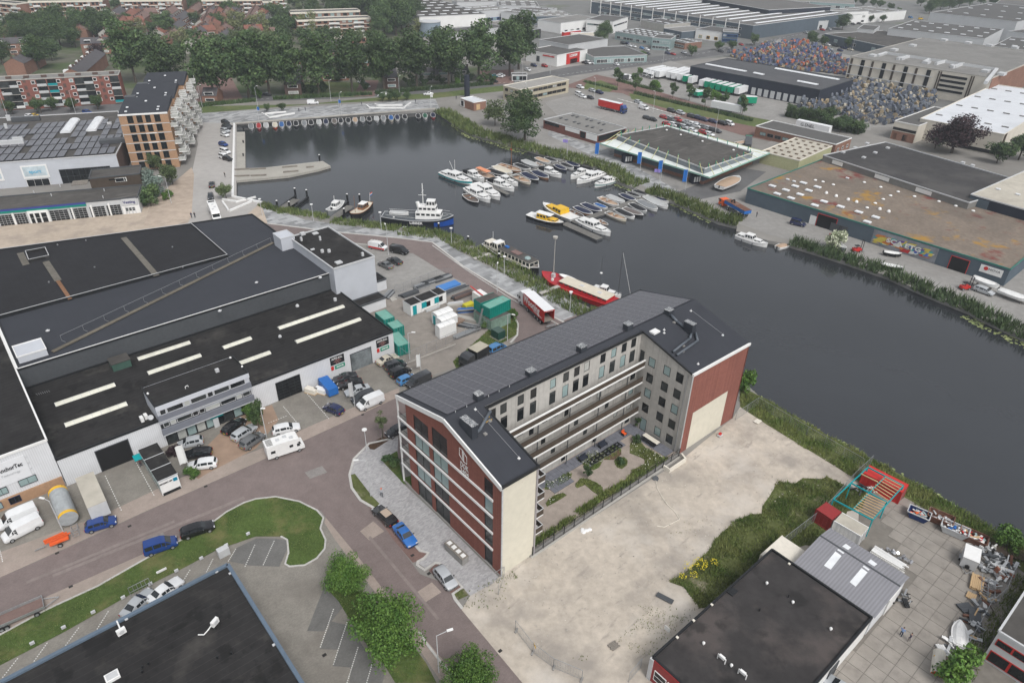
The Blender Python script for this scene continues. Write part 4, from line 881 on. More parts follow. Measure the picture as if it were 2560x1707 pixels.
def pads(name,label,poly,dens,r,m,z,seed=5,cat='lily pads'):
 q=scatter(poly,dens,seed);rng=np.random.default_rng(seed);n=len(q);v=np.empty((n,5,3));rr=r*(.5+rng.random(n))
 for k in range(5):a=k/5*6.283+rng.random(n)*.5;v[:,k]=np.c_[q[:,0]+np.cos(a)*rr,q[:,1]+np.sin(a)*rr,np.full(n,z)+rng.random(n)*.04]
 o=bpy.data.objects.new(name,quadmesh(name,v.reshape(-1,3),m,5));C.objects.link(o);tag(o,label,cat);o['kind']='stuff';return o
def strip_poly(line,off0,off1):
 L=[V3((p.x,p.y,0))for p in line];out0=[];out1=[]
 for i in range(len(L)):
  d=(L[min(i+1,len(L)-1)]-L[max(i-1,0)]).normalized();o=V3((-d.y,d.x,0));out0.append(L[i]+o*off0);out1.append(L[i]+o*off1)
 return out0+out1[::-1]
def building(name,label,fp,h,wm,rm,edge=M_lgrey,cat='building',group=None,par=.35,lip=.25,z0=0):
 c=sum((V3((p[0],p[1],0))for p in fp),V3())/len(fp);t=thing(name,label,cat,V3((fp[0][0],fp[0][1],0)),0,group)
 hs_=h if hasattr(h,'__len__')else[h]*len(fp)
 MB().prism(fp,z0,[x-.0 for x in hs_],top=False).build('wall',wm,t)
 MB().tess([(p[0],p[1],hs_[i]-.1)for i,p in enumerate(fp)]).build('roof',rm,t)
 if edge:
  m=MB();n=len(fp)
  for i in range(n):j=(i+1)%n;m.bar((fp[i][0],fp[i][1],hs_[i]+.02),(fp[j][0],fp[j][1],hs_[j]+.02),lip,par)
  m.build('roof_edge',edge,t)
 return t
def edgewin(t,a,b,n,w,h,zs_,fm=None,m0=.06,nx=1,pm=None,fr=.07,name='window',out=.06):
 a=V3((a[0],a[1],0));b=V3((b[0],b[1],0));d=(b-a);L=d.length;x=d.normalized();nrm=x.cross(V3((0,0,1)))
 for z in zs_:
  for i in range(n):window(t,a+d*(m0+(1-2*m0)*(i+.5)/n)+nrm*out+V3((0,0,z)),x,w,h,nx,1,fm,pm,name,fr)
def onwall(a,b,s):a=V3((a[0],a[1],0));b=V3((b[0],b[1],0));return a+(b-a)*s
def panel(t,a,b,s0,s1,z0,z1,m,name='panel',out=.05,thick=.08):
 p,q=onwall(a,b,s0),onwall(a,b,s1);x=(q-p).normalized();nrm=x.cross(V3((0,0,1)));c=(p+q)/2+nrm*out;c.z=(z0+z1)/2
 return MB().box(c,((q-p).length,thick,z1-z0),x).build(name,m,t)
def door_hole(t,a,b,s0,s1,z1,m=None,frame=M_dgrey,name='door',nx=4,nz=5,grid=True,z0=.05):
 p,q=onwall(a,b,s0),onwall(a,b,s1);x=(q-p).normalized();nrm=x.cross(V3((0,0,1)));w=(q-p).length;c=(p+q)/2+nrm*.06
 o=MB().box(c+V3((0,0,(z0+z1)/2)),(w,.06,z1-z0),x).build(name,m or M_black,t);f=MB();e=.12
 for s in(p,q):f.box(s+nrm*.08+V3((0,0,z1/2)),(e,.12,z1),x)
 f.box(c+nrm*.02+V3((0,0,z1)),(w+e,.12,e),x)
 if grid:
  for i in range(1,nx):f.box(p+(q-p)*i/nx+nrm*.1+V3((0,0,(z0+z1)/2)),(.05,.05,z1-z0),x)
  for i in range(1,nz):f.box(c+nrm*.04+V3((0,0,z0+(z1-z0)*i/nz)),(w,.05,.05),x)
 f.build('door_frame',frame,o);return o
def rooflight(t,a,b,w,z,m=None,name='rooflight',rise=.35):
 a=V3((a[0],a[1],z));b=V3((b[0],b[1],z));x=(b-a).normalized();y=V3((-x.y,x.x,0));q=MB();prof=[(-.5,0),(-.42,.6),(-.2,.92),(0,1),(.2,.92),(.42,.6),(.5,0)]
 for(s0,h0),(s1,h1)in zip(prof,prof[1:]):q.poly([a+y*w*s0+V3((0,0,h0*rise)),b+y*w*s0+V3((0,0,h0*rise)),b+y*w*s1+V3((0,0,h1*rise)),a+y*w*s1+V3((0,0,h1*rise))][::-1])
 for e,o in((a,1),(b,-1)):q.poly([e+y*w*s+V3((0,0,h*rise))for s,h in(prof if o>0 else prof[::-1])])
 o=q.build(name,m or M_skyl,t);r=MB();n=max(2,int((b-a).length/1.3))
 for i in range(n+1):
  c=a+(b-a)*i/n
  for(s0,h0),(s1,h1)in zip(prof,prof[1:]):r.bar(c+y*w*s0+V3((0,0,h0*rise+.01)),c+y*w*s1+V3((0,0,h1*rise+.01)),.05,.03)
 r.build('glazing_bars',M_lgrey,o);return o
def roofbox(t,c,size,z,m,name='roof_box',ax=EU):return MB().box(V3((c[0],c[1],z+size[2]/2)),size,ax).build(name,m,t)
def lamppost(foot,label,h=7.5,arm=1.2,ang=0,group=None,disc=False,world=False):
 p=foot if world else G(foot);t=thing('street_lamp',label,'street lamp',p,0,group);m=MB();m.tube(p,p+V3((0,0,h)),.09,.05,8)
 d=V3((math.cos(ang),math.sin(ang),0))
 if disc:m.build('pole',M_lgrey,t);MB().tube(p+V3((0,0,h)),p+V3((0,0,h+.14)),.42,n=14).build('lamp_head',M_white,t)
 else:m.tube(p+V3((0,0,h)),p+V3((0,0,h+.3))+d*arm,.04,n=6);m.build('pole',M_lgrey,t);MB().box(p+V3((0,0,h+.33))+d*(arm+.3),(.75,.28,.12),d).build('lamp_head',M_white,t)
 return t
def container(a,hd,m,label,z=0,L=6.06,name='shipping_container',roofm=None,group=None,h=2.5,w=2.44,cat='container'):
 t=thing(name,label,cat,(a[0],a[1],z+.06),hd,group);OFF[t]=V3();q=MB();n=int(L/.28)
 def side(y,s):
  for i in range(n):
   x0=-L/2+L*i/n;x1=x0+L/n;d=.045*(i%2);q.poly([(x0,y-s*d,.1),(x1,y-s*d,.1),(x1,y-s*d,h-.1),(x0,y-s*d,h-.1)][::-s]);q.poly([(x1,y,.1),(x1,y-s*.045,.1),(x1,y-s*.045,h-.1),(x1,y,h-.1)])
 side(w/2-.02,1);side(-w/2+.02,-1);q.poly([(-L/2,-w/2,.1),(-L/2,w/2,.1),(-L/2,w/2,h),(-L/2,-w/2,h)][::-1]);q.build('corrugated_side',m,t)
 MB().box((0,0,h-.05),(L-.02,w-.02,.1)).build('container_roof',roofm or m,t)
 q=MB()
 for y in(-w/2,w/2):
  for zz in(.08,h-.06):q.box((0,y,zz),(L,.12,.14))
  for x in(-L/2,L/2):q.box((x,y,h/2),(.14,.14,h))
 q.build('corner_frame',m,t)
 for s in(-1,1):d=MB().box((L/2,s*w/4,h/2),(.05,w/2-.1,h-.25)).build('door',m,t);MB().tube((L/2+.05,s*.25,.15),(L/2+.05,s*.25,h-.15),.025,n=5).tube((L/2+.05,s*.9,.15),(L/2+.05,s*.9,h-.15),.025,n=5).build('lock_rod',M_steel,d)
 return t
def meshfence(pts,h,label,m=None,step=2.5,name='mesh_fence',infill=True,world=True,post=.035,cat='fence',group=None):
 P=[V3((p.x,p.y,p.z))for p in(pts if world else[G(q)for q in pts])];t=thing(name,label,cat,P[0],0,group);m=m or M_steel
 rail=MB();wires=MB()
 for a,b in zip(P,P[1:]):
  d=b-a;n=max(1,round(d.length/step));up=V3((0,0,1))
  for i in range(n+(1 if b is P[-1]else 0)):c=a+d*i/n;MB().tube(c,c+up*h,post,n=6).build('post',m,t)
  rail.bar(a+up*h,b+up*h,.05);rail.bar(a+up*.15,b+up*.15,.03)
  if infill:
   for i in range(int(d.length/.33)):c=a+d*(i+.5)*.33/d.length;wires.bar(c+up*.15,c+up*h,.012)
   for k in range(1,5):wires.bar(a+up*h*k/5,b+up*h*k/5,.012)
 rail.build('rail',m,t)
 if infill:wires.build('wire_mesh',m,t,kind='stuff')
 return t
def person(foot,face,top,trousers,label,hair=(.04,.03,.02),hat=None,scale=1,stride=.12,world=False):
 p=foot if world else G(foot,.05);t=thing('person',label,'person',p,face);OFF[t]=V3()
 sk=bpy.data.meshes.new('body');V=[(0,0,.95),(0,0,1.15),(0,0,1.42),(0,0,1.52),(.02,0,1.62),(.02,0,1.74),(0,.1,.88),(stride,.12,.48),(stride*.6,.12,.06),(stride+.16,.12,.03),(0,-.1,.88),(-stride*.3,-.12,.48),(-stride,-.12,.06),(-stride+.16,-.12,.03),(0,.2,1.42),(.02,.27,1.15),(.14,.25,.92),(0,-.2,1.42),(.02,-.27,1.15),(.14,-.25,.92),(.2,.24,.84),(.2,-.24,.84)]
 E_=[(0,1),(1,2),(2,3),(3,4),(4,5),(0,6),(6,7),(7,8),(8,9),(0,10),(10,11),(11,12),(12,13),(2,14),(14,15),(15,16),(2,17),(17,18),(18,19),(16,20),(19,21)]
 sk.from_pydata(V,E_,[]);o=bpy.data.objects.new('body',sk);C.objects.link(o);sm=o.modifiers.new('s','SKIN');rad=[.13,.12,.15,.055,.085,.09,.09,.065,.045,.04,.09,.065,.045,.04,.06,.045,.035,.06,.045,.035,.03,.03]
 for i,r in enumerate(rad):sk.skin_vertices[0].data[i].radius=(r,r)
 sk.skin_vertices[0].data[0].use_root=True;ss=o.modifiers.new('d','SUBSURF');ss.levels=ss.render_levels=1;bpy.context.view_layer.update()
 me=bpy.data.meshes.new_from_object(o.evaluated_get(bpy.context.evaluated_depsgraph_get()));bpy.data.objects.remove(o)
 skin=g('skin',(.42,.26,.19),.6,0);mt=mat('cloth_%s'%label[:18].replace(' ','_'),top,.85,.1,4);mb=mat('trousers_%d'%int(trousers[2]*1000),trousers,.85,.1,4);mh=mat('hair_%d'%int(hair[0]*1000),hair,.8,0)
 for q in(skin,mt,mb,mh):me.materials.append(q)
 for f in me.polygons:
  z=f.center.z;f.material_index=3 if(z>1.68 or(z>1.6 and f.center.x<0))else 0 if(z>1.47 or(z<.9 and abs(f.center.y)>.19 and f.center.x>.12))else 1 if z>.95 or abs(f.center.y)>.19 and z>.86 else 2
 me.shade_smooth();b=bpy.data.objects.new('body',me);C.objects.link(b);b.parent=t
 if hat:MB().dome((.02,0,1.72),.13,.12).build('cap',hat,t)
 t.scale=(scale,)*3;return t
def uvrect(u0,v0,u1,v1):return[W(u0,v0),W(u1,v0),W(u1,v1),W(u0,v1)]
LETT=g('letter_black',(.02,.02,.022),.6,0)
D=building('workshop_hall','long low white corrugated hall with black roof and pale rooflight strips',uvrect(.05,104.7,59.6,128.2),5.3,M_corrw,M_rf_black,M_black)
for a,b,c,d in((3,120,12.3,120),(3,113,12.3,112.9),(17.8,125.9,27.2,125.8),(17.8,120,27.2,120),(42.6,120.1,57.1,120.1),(43,113.2,57.1,113.2),(31.4,119.9,36.9,120),(31.5,112.85,37.6,112.85)):
 rooflight(D,W(a,b),W(c,d),1.15,5.22)
a0,b0=W(0,104.7),W(59.6,104.7)
s_=lambda u:u/59.55
door_hole(D,a0,b0,s_(5.04),s_(9.86),4.2,g('open_doorway',(.012,.012,.013),.9,0),M_dgrey,grid=False)
door_hole(D,a0,b0,s_(34.7),s_(39.3),3.9,M_glass_d,M_black,nx=4,nz=6)
door_hole(D,a0,b0,s_(49.8),s_(54.3),3.9,g('lit_workshop',(.16,.18,.19),.7,.5,.6),M_dgrey,grid=False)
for(s0,s1,nm)in((45.6,48.5,0),(55.6,58.4,1)):
 p=panel(D,a0,b0,s_(s0),s_(s1),3.05,4.75,M_black,'sign_board');c=W((s0+s1)/2,104.58,4.35)
 write('AUTO A.S.L.',.55,M_white,D,c,EU,width=2.3,bold=.02)
 for k,z in enumerate((3.95,3.65,3.35)):write(('Reparatie','APK onderhoud','Storing')[k],.24,g('sign_pink',(.6,.3,.28),.6,0),D,W((s0+s1)/2,104.58,z),EU)
 panel(D,a0,b0,s_(s0+.8),s_(s1),1.95,2.75,M_green,'sign_panel');panel(D,a0,b0,s_(s0),s_(s0+.55),1.95,2.8,M_red,'sign_panel')
 write('GARAGE',.4,M_white,D,W((s0+.8+s1)/2,104.57,2.4),EU,width=1.5,bold=.02)
MB().tube(W(57,123.5,5.2),W(57,123.5,5.8),.35).dome(W(49.6,126.2,5.2),.4,.55).dome(W(41.5,117,5.2),.35,.5).build('roof_vent',M_lgrey,D)
MB().box(W(14.8,125.6,5.9),(3.1,2.6,1.5),EU).build('roof_hut',g('green_hut',(.05,.1,.08),.6,.1),D);MB().box(W(14.8,125.6,6.7),(3.3,2.8,.12),EU).build('hut_roof',M_rf_old,D)
for k,(u,v)in enumerate(((12.9,106.3),(13.6,106.6))):MB().box(W(u,v,5.75),(.5,.9,.8),EU).build('air_conditioner',M_white,D)
MB().tube(W(14.1,105.9,5.5),W(14.1,105.6,5.9),.45,n=12).build('roof_fan',M_steel,D)
q=MB()
for i in range(7):q.bar(W(1.2+i*.3,125.5-i*.05,5.3),W(1.35+i*.3,124.9-i*.05,5.3),.05)
q.build('roof_ladder',M_steel,D)
O=thing('office_block','two storey silver banded office block projecting over the parked cars','office',W(14.9,104.0))
o_=uvrect(14.9,103.9,30.2,110.6)
MB().prism(o_,5.0,8.6,top=False).build('wall',M_silver,O);MB().tess([(p.x,p.y,8.55)for p in o_]).build('roof',M_rf_black,O)
MB().prism(uvrect(15.2,104.65,29.9,106),0,3.0,top=False).build('ground_floor_wall',M_black,O)
q=MB().ribbon([W(14.9,110.6),W(14.9,103.9),W(30.2,103.9),W(30.2,110.6)],.2,8.3,8.85);q.build('roof_edge',M_black,O)
MB().box(W(22.55,103.82,8.15),(15.4,.25,.85),EU).build('fascia',g('pale_fascia',(.55,.57,.62),.5,.04),O)
M_band=g('slate_band',(.17,.18,.21),.5,.06)
for z,nm in((5.5,0),(2.75,1)):
 MB().box(W(22.55,103.9-.1*nm,z+.7-nm*.05),(15.5,.45,1.1+.1*nm),EU).build('facade_band',M_band,O);MB().box(W(22.55,103.85-.1*nm,z+.12),(15.5,.5,.1),EU).build('band_trim',M_lgrey,O)
MB().prism(uvrect(14.95,104.1,30.1,105),3.0,5.2,top=False).build('first_floor_wall',M_black,O)
rr=random.Random(4)
for z in(4.15,6.75):
 u=15.3
 while u<29.4:
  w_=rr.choice([.9,.95,2.6,2.4]);w_=min(w_,29.9-u)
  window(O,W(u+w_/2,103.86+(.18 if z<5 else 0),z),EU,w_,1.15,fmat=M_lgrey,pmat=rr.choice([M_glass_d,M_glass_m,M_glass_w]),fr=.08);u+=w_+.15
for k in range(9):window(O,W(16.1+k*1.6,104.6,.3),EU,1.45,2.2,fmat=M_dgrey,fr=.05)
MB().box(W(23.6,104.2,2.4),(2.2,.25,.6),EU).build('entrance_sign',M_teal,O);MB().box(W(23.3,104.2,1.0),(.9,.1,1.9),EU).build('entrance_door',M_lgrey,O)
MB().box(W(26.3,107.5,8.9),(.6,.5,.6),EU).build('roof_vent',M_lgrey,O);MB().path([W(20.4,105.9,8.6),W(20.4,105.9,9),W(20.8,105.9,9.1),W(20.9,105.9,8.8)],.06).build('vent_pipe',M_white,O)
for u,v in((29.6,110),(30.1,106),(15.1,108)):MB().dome(W(u,v,8.8),.2,.3).build('roof_vent',M_white,O)
Sx=building('company_hall','black roofed white corrugated hall with a large SAMWOO - AnchorTec board',uvrect(-40,105.2,-.05,160),8.9,M_corrw,M_rf_black,M_white)
MB().box(W(-20,105.0,.9),(39.7,.25,1.9),EU).build('brick_plinth',M_obrick,Sx)
panel(Sx,W(-40,105.2),W(0,105.2),.74,.915,3.9,7.9,g('sign_white',(.66,.67,.69),.5,.03),'sign_board')
write('SAMWOO - AnchorTec',1.0,LETT,Sx,W(-7.4,105.02,6.6),EU,width=6.9,bold=.02);write('Anchor Technology',.55,M_lgrey,Sx,W(-6.6,105.02,5.6),EU,width=4.2)
for i in range(10):MB().bar(W(-3.3,105.0,4.1+i*.37),W(-3.1,105.0,4.3+i*.37),.05).build('sign_bracket',M_lgrey,Sx)if i%3==0 else None
for u,z,w_ in((-4.2,2.75,2.3),(-7.6,2.6,1.5),(-9.8,2.6,1.6)):window(Sx,W(u,105.1,z),EU,w_,1.2,2,fmat=M_black)
for u,w_ in((-6.6,1.5),(-9.5,2.6),(-13,2)):window(Sx,W(u,104.86,.55),EU,w_,1.15,2,fmat=g('navy_frame',(.02,.03,.08),.5,0))
Hb=building('big_hall','large dark grey membrane roofed hall crossed by a diagonal roof walkway',[W(.2,128.3),W(59.2,128.3),W(59.4,171),W(45,174.5),W(45,150),W(.5,150)],9.2,M_dgrey,M_rf_char,M_black)
MB().ribbon([W(.2,128.3),W(59.2,128.3)],.2,9.35,9.45).ribbon([W(.2,150),W(.2,128.3)],.25,9.3,9.45).build('parapet_cap',M_white,Hb)
pa,pb=G(T(0,1,590,1568),9.3),G(T(1,1,160,660),9.3)
MB().bar(G(T(0,2,480,95),9.3),pb,.8,.12).build('roof_walkway',gmat('tile_path',(.14,.125,.1),.2,1.5),Hb)
q=MB();dd=(pb-pa);nn=V3((-dd.y,dd.x,0)).normalized()*.75
for i in range(13):q.tube(pa+dd*i/12+nn,pa+dd*i/12+nn+V3((0,0,1.0)),.03,n=5);q.bar(pa+dd*i/12+nn,pa+dd*i/12-nn*.5,.05)
q.bar(pa+nn+V3((0,0,1)),pb+nn+V3((0,0,1)),.05);q.build('guard_rail',M_steel,Hb)
MB().box(W(3.0,132.2,9.9),(4.4,4.4,1.3),EU).build('stair_head',M_silver,Hb);MB().ribbon([W(.8,130),W(5.2,130),W(5.2,134.4),W(.8,134.4)],.2,10.5,10.7,closed=True).build('parapet_cap',M_white,Hb)
MB().box(W(57.6,147.6,10.6),(3.4,4.2,3.0),EU).build('stair_head',M_silver,Hb);MB().ribbon([W(55.9,145.5),W(59.3,145.5),W(59.3,149.7),W(55.9,149.7)],.18,12.05,12.2,closed=True).build('parapet_cap',M_lgrey,Hb)
for c in(T(0,1,440,1472),T(1,1,5,1030),T(1,1,590,985),T(0,1,2020,1290)):p=G(c,9.3);MB().dome(p,.3,.35).box(p+V3((0,0,.1)),(.7,.2,.2),EU).build('roof_vent',M_lgrey,Hb)
Ha=building('big_hall','black ribbed felt roof hall with a low fenced roof pit, left of the diagonal walkway',[W(-30,150.1),W(44.9,150.1),W(44.9,173.2),W(6,184.5),W(-30,195)],9.6,M_dgrey,M_rf_rib,M_black)
MB().ribbon([W(-30,150.1),W(44.9,150.1),W(44.9,173.2),W(6,184.5),W(-30,195)],.16,9.76,9.86).build('parapet_cap',M_lgrey,Ha)
c1=[G(T(0,1,x,y),9.7)for x,y in((270,835),(455,795),(420,722),(240,755))];MB().ribbon(c1,.15,9.5,10.2,closed=True).build('roof_pit',M_rf_black,Ha);MB().ribbon(c1,.18,10.2,10.26,closed=True).build('pit_cap',M_lgrey,Ha)
for a,b,wd,m_ in((T(0,1,1135,615),T(0,1,1440,965),1.2,'grey_tile_strip'),(T(0,1,420,835),T(0,1,535,1010),1.3,'grey_tile_strip'),(T(0,1,530,1010),T(0,1,645,1180),.7,'rusty_strip'),(T(0,1,185,755),T(0,1,240,865),1.3,'grey_tile_strip')):
 MB().bar(G(a,9.58),G(b,9.58),wd,.05).build('roof_path',gmat(m_,(.15,.14,.12)if m_!='rusty_strip' else(.22,.12,.07),.2,1.5),Ha)
for c in(T(0,1,870,890),T(0,1,1585,705),T(0,1,450,1028),T(0,1,1680,890),T(0,1,530,685),T(0,1,790,645)):p=G(c,9.6);MB().tube(p,p+V3((0,0,.25)),.15).build('roof_drain',M_steel,Ha)
Hg=building('silver_hall','tall windowless silver panelled hall with flat black roof and small vents',uvrect(58.6,125.8,68.6,147.2),11.3,M_silver,M_rf_black,M_lgrey)
for c,s in((T(1,1,545,580),(1.3,1,.25)),(T(1,1,760,848),(1.4,1.2,.3)),(T(1,1,590,640),(.4,.4,1)),(T(1,1,418,645),(.4,.5,.9)),(T(1,1,610,752),(.6,.5,.7)),(T(1,1,672,750),(.6,.5,.7)),(T(1,1,980,783),(.5,.5,.8)),(T(1,1,520,728),(.9,.5,.25)),(T(1,1,430,590),(1.1,.9,.6))):
 p=G(c,11.3);MB().box(p+V3((0,0,s[2]/2)),s,EU).build('roof_vent',M_lgrey,Hg)
Sh=building('lean_to_shed','low white corrugated lean-to shed against the silver hall',uvrect(61.5,130,73.4,134),2.6,M_corrw,M_rf_black,M_dgrey)
Sh2=building('lean_to_shed','narrow white lean-to strip along the end of the silver hall',uvrect(59.7,122.5,68.6,125.7),2.4,M_corrw,M_rf_black,M_dgrey);
Bl=building('flat_roof_building','black flat roof with blue grey metal edge in the bottom left corner',[W(-45,36),W(12.3,36),W(12.3,68.6),W(-45,68.6)],5.6,M_blueg,M_rf_black,g('blue_steel_edge',(.11,.15,.2),.5,.08),par=.35,lip=.45)
def aircon(t,px,z,hd,kind=0):
 p=G(px,z);d=V3((math.cos(hd),math.sin(hd),0));o=MB().box(p+V3((0,0,.75)),(.95,.4,.75),d).build('air_conditioner',M_white,t)
 f=MB().tube(p+V3((0,0,.75))-d.cross(V3((0,0,1)))*-.21,p+V3((0,0,.75))-d.cross(V3((0,0,1)))*-.23,.28,n=14);f.build('fan_grille',M_lgrey,o)
 MB().box(p+V3((0,0,.15))+d*.35,(.1,.6,.3),d).box(p+V3((0,0,.15))-d*.35,(.1,.6,.3),d).build('foot',M_rub,o)
 return p
p=aircon(Bl,T(0,3,1130,1130),5.6,AZ+.1);MB().path([p+V3((0,0,.5)),p+EV*.9+V3((0,0,.1)),p+EV*2.3+V3((0,0,.2))],.09).build('pipe',M_white,Bl)
p=aircon(Bl,T(0,3,1985,1045),5.6,AZ+.5);MB().path([p+V3((-.3,0,.5)),p+EU*-.9+V3((0,0,.1)),p+EU*-1.5-EV*.3+V3((0,0,.1)),p-EU*2+EV*.2],.07).build('pipe',M_white,Bl)
p=G(T(0,3,1035,1515),5.6);o=MB().box(p+V3((0,0,.15)),(1.4,1.1,.35),EU).build('rooflight',M_white,Bl);MB().box(p+V3((0,0,.35)),(1.1,.8,.06),EU).build('rooflight_dome',M_lgrey,o)
for c in(T(0,3,1365,1395),T(0,3,1310,1425),T(0,3,1308,1470),T(0,3,1998,1340),T(0,3,2128,1300)):p=G(c,5.6);MB().tube(p,p+V3((0,0,.35)),.1).build('vent_pipe',M_black,Bl)
for c in(T(0,3,1160,980),T(0,3,1990,545),T(0,3,2115,560),T(1,3,165,1215)):p=G(c,5.65);MB().box(p,(.35,.25,.15),EU).build('tile',M_lgrey,Bl)
Fl=W
ga,gb=G(T(0,1,-60,516)),G(T(0,1,1300,385));gxd=(gb-ga).normalized();gy=V3((-gxd.y,gxd.x,0));gl_=(gb-ga).length
Gi=building('garage','grey garage with a row of glazed doors under a blue and green fascia',[ga,gb,gb+gy*11,ga+gy*11],4.6,M_lgrey,M_rf_old,M_dgrey)
gs=lambda x,y:((G(T(0,1,x,y))-ga).dot(gxd))/gl_
x0,x1=0,gs(830,430)
MB().box((onwall(ga,gb,x1/2)-gy*.12+V3((0,0,4.35))),(gl_*x1,.25,.5),gxd).build('blue_fascia',g('fascia_blue',(.05,.06,.25),.5,.05),Gi)
MB().box((onwall(ga,gb,x1/2)-gy*.14+V3((0,0,3.8))),(gl_*x1,.25,.55),gxd).build('green_fascia',g('fascia_green',(.0,.22,.17),.5,.05),Gi)
for a,b in((-50,5),(10,140),(160,270),(480,650),(665,820),(845,985),(1000,1130)):door_hole(Gi,ga,gb,gs(a,512-a*.095),gs(b,512-b*.095),3.1,M_glass_d,M_lgrey,name='garage_door',nx=4,nz=5)
for a in(148,660,833,992,1140):panel(Gi,ga,gb,gs(a-6,500),gs(a+10,498),0,3.6,M_white,'pier',.1,.2)
panel(Gi,ga,gb,gs(285,485),gs(475,467),0,3.6,M_white,'entrance_frame',.15,.3)
for a,b in((300,340),(345,392),(398,452)):door_hole(Gi,ga+gxd*0-gy*.3,gb-gy*.3,gs(a,483),gs(b,475),2.9,M_glass_d,M_white,name='entrance_door',nx=1,nz=2)
panel(Gi,ga,gb,gs(1140,400),.998,0,2.4,M_white,'white_wall',.1,.2);pq=panel(Gi,ga,gb,gs(1150,400),.99,2.5,4.5,M_lgrey,'sign_board',.12,.2)
write('Vesting',1.1,g('sign_navy',(.04,.04,.15),.5,0),Gi,onwall(ga,gb,gs(1215,395))-gy*.26+V3((0,0,3.5)),gxd,width=3.2,bold=.03)
for a in(1180,1210,1240):door_hole(Gi,ga-gy*.12,gb-gy*.12,gs(a-13,398),gs(a+13,395),1.9,M_glass_m,M_lgrey,name='window',nx=1,nz=2,z0=.9)
bf=[G(c,7.6)for c in((204,411),(321,399.5))];bx=(bf[1]-bf[0]).normalized();by=V3((-bx.y,bx.x,0))
ub=building('rooftop_house','brown timber clad upper storey with a felt roof on the garage',[bf[0],bf[1],bf[1]+by*8.5,bf[0]+by*8.5],7.6,M_brown,M_rf_old,M_dgrey,z0=4.5)
for s0,s1 in((.37,.5),(.5,.66),(.67,.7)):panel(ub,bf[0],bf[1],s0,s1,5.9 if s0>.4 else 6.5,6.9,M_glass_d,'window')
panel(ub,bf[0],bf[1],.49,.715,5.8,7.0,M_white,'window_frame',.02)
q=MB();dk=G(T(0,1,700,140),4.7)
for i in range(8):q.box(dk+bx*(i*.5-1)+V3((0,0,.5)),(.06,.06,1),bx)
q.box(dk+bx*.8+V3((0,0,.95)),(4,.08,.12),bx).box(dk+bx*.8+by*2.4+V3((0,0,.1)),(4.2,4,.15),bx);q.build('roof_terrace',M_oldwood,Gi)
for c in(T(0,1,315,210),T(0,1,960,190),T(0,1,555,150),T(0,1,475,235),T(0,1,950,255)):p=G(c,4.6);MB().tube(p,p+V3((0,0,.8)),.12).build('vent_pipe',M_lgrey,Gi)
sa=[G(c,8.0)for c in((-60,379),(266,355),(285,318),(271,256),(-60,275))]
SH=building('solar_hall','grey hall whose roof is covered by rows of solar panels',[V3((p.x,p.y,0))for p in sa],8.0,M_silver,M_rf_old,M_lgrey)
d0,d1=V3((sa[1].x-sa[0].x,sa[1].y-sa[0].y,0)),None;sx=d0.normalized();sy=V3((-sx.y,sx.x,0));org=V3((sa[1].x,sa[1].y,0))
pme=MB().box((0,0,0),(2.0,6.9,.06)).mesh('solar_array',[stripes(M_solar.copy(),tuple(sy),1.0,3.0,.93)])
rr=random.Random(9)
for i in range(19):
 for j in range(6):
  if(j==3 and i in(3,4,7,8))or(i+j*5)%11==5:continue
  p=org-sx*(1.8+i*2.35)+sy*(4.6+j*7.6)+V3((0,0,8.3))
  if(p-org).dot(sy)>46+0*i:continue
  put('solar_array',pme,SH,p,math.atan2(sx.y,sx.x))
for a,b in((T(0,0,600,1225),T(0,0,690,1105)),(T(0,0,835,1210),T(0,0,915,1092))):rooflight(SH,G(a,8.1),G(b,8.1),3.4,8.1,M_skyw,rise=.9)
for c,s in((T(0,0,245,1110),(9,2,1.4)),(T(0,0,85,1335),(9,1.2,1.6)),(T(0,0,1045,1310),(8,3,1.2)),(T(0,0,175,1310),(3,.8,1.8)),(T(0,0,88,1110),(1.4,.6,2)),(T(0,0,65,1190),(.9,.6,2)),(T(0,0,1010,1150),(1.5,1,1))):roofbox(SH,G(c,8),s,8,M_dgrey if s[0]>7.5 and s[1]>1.5 else M_lgrey,'roof_plant',sx)
fa,fb=V3((sa[0].x,sa[0].y,0)),V3((sa[1].x,sa[1].y,0))
L_=(fb-fa).length
for s0,s1 in((.02,.165),(.3,.485)):
 panel(SH,fa,fb,s0,s1,2.5,6.6,M_white,'sign_frame',.1,.2);panel(SH,fa,fb,s0+.012,s1-.012,3.2,6.2,g('print_pale',(.5,.58,.62),.5,.2,.6),'sign_board',.22,.05)
 c=onwall(fa,fb,(s0+s1)/2)-sy*.3+V3((0,0,4.6));write('sport',1.5,g('sign_skyblue',(.1,.4,.6),.5,0),SH,c,sx,width=3.4,bold=.03)
door_hole(SH,fa,fb,.56,.93,4.5,M_glass_d,M_dgrey,nx=8,nz=2);door_hole(SH,fa,fb,.31,.47,2.2,M_glass_d,M_white,nx=3,nz=1)
M_brickd=M_brick3;MB().prism([sa[1],sa[2],sa[2]+sx*.2,sa[1]+sx*.2],0,7.8).build('side_wall',M_brickd,SH)
OT=thing('apartment_tower','orange brick apartment tower with curved dark roofs and stacked white balconies','apartment building',G(T(0,0,1210,1500)))
Lf,Rf=G(T(0,0,1085,1065),18),G(T(0,0,1528,1040),18);tx=(Rf-Lf).normalized();ty=V3((-tx.y,tx.x,0));Lf.z=0;H=18.0;Wd=14.6
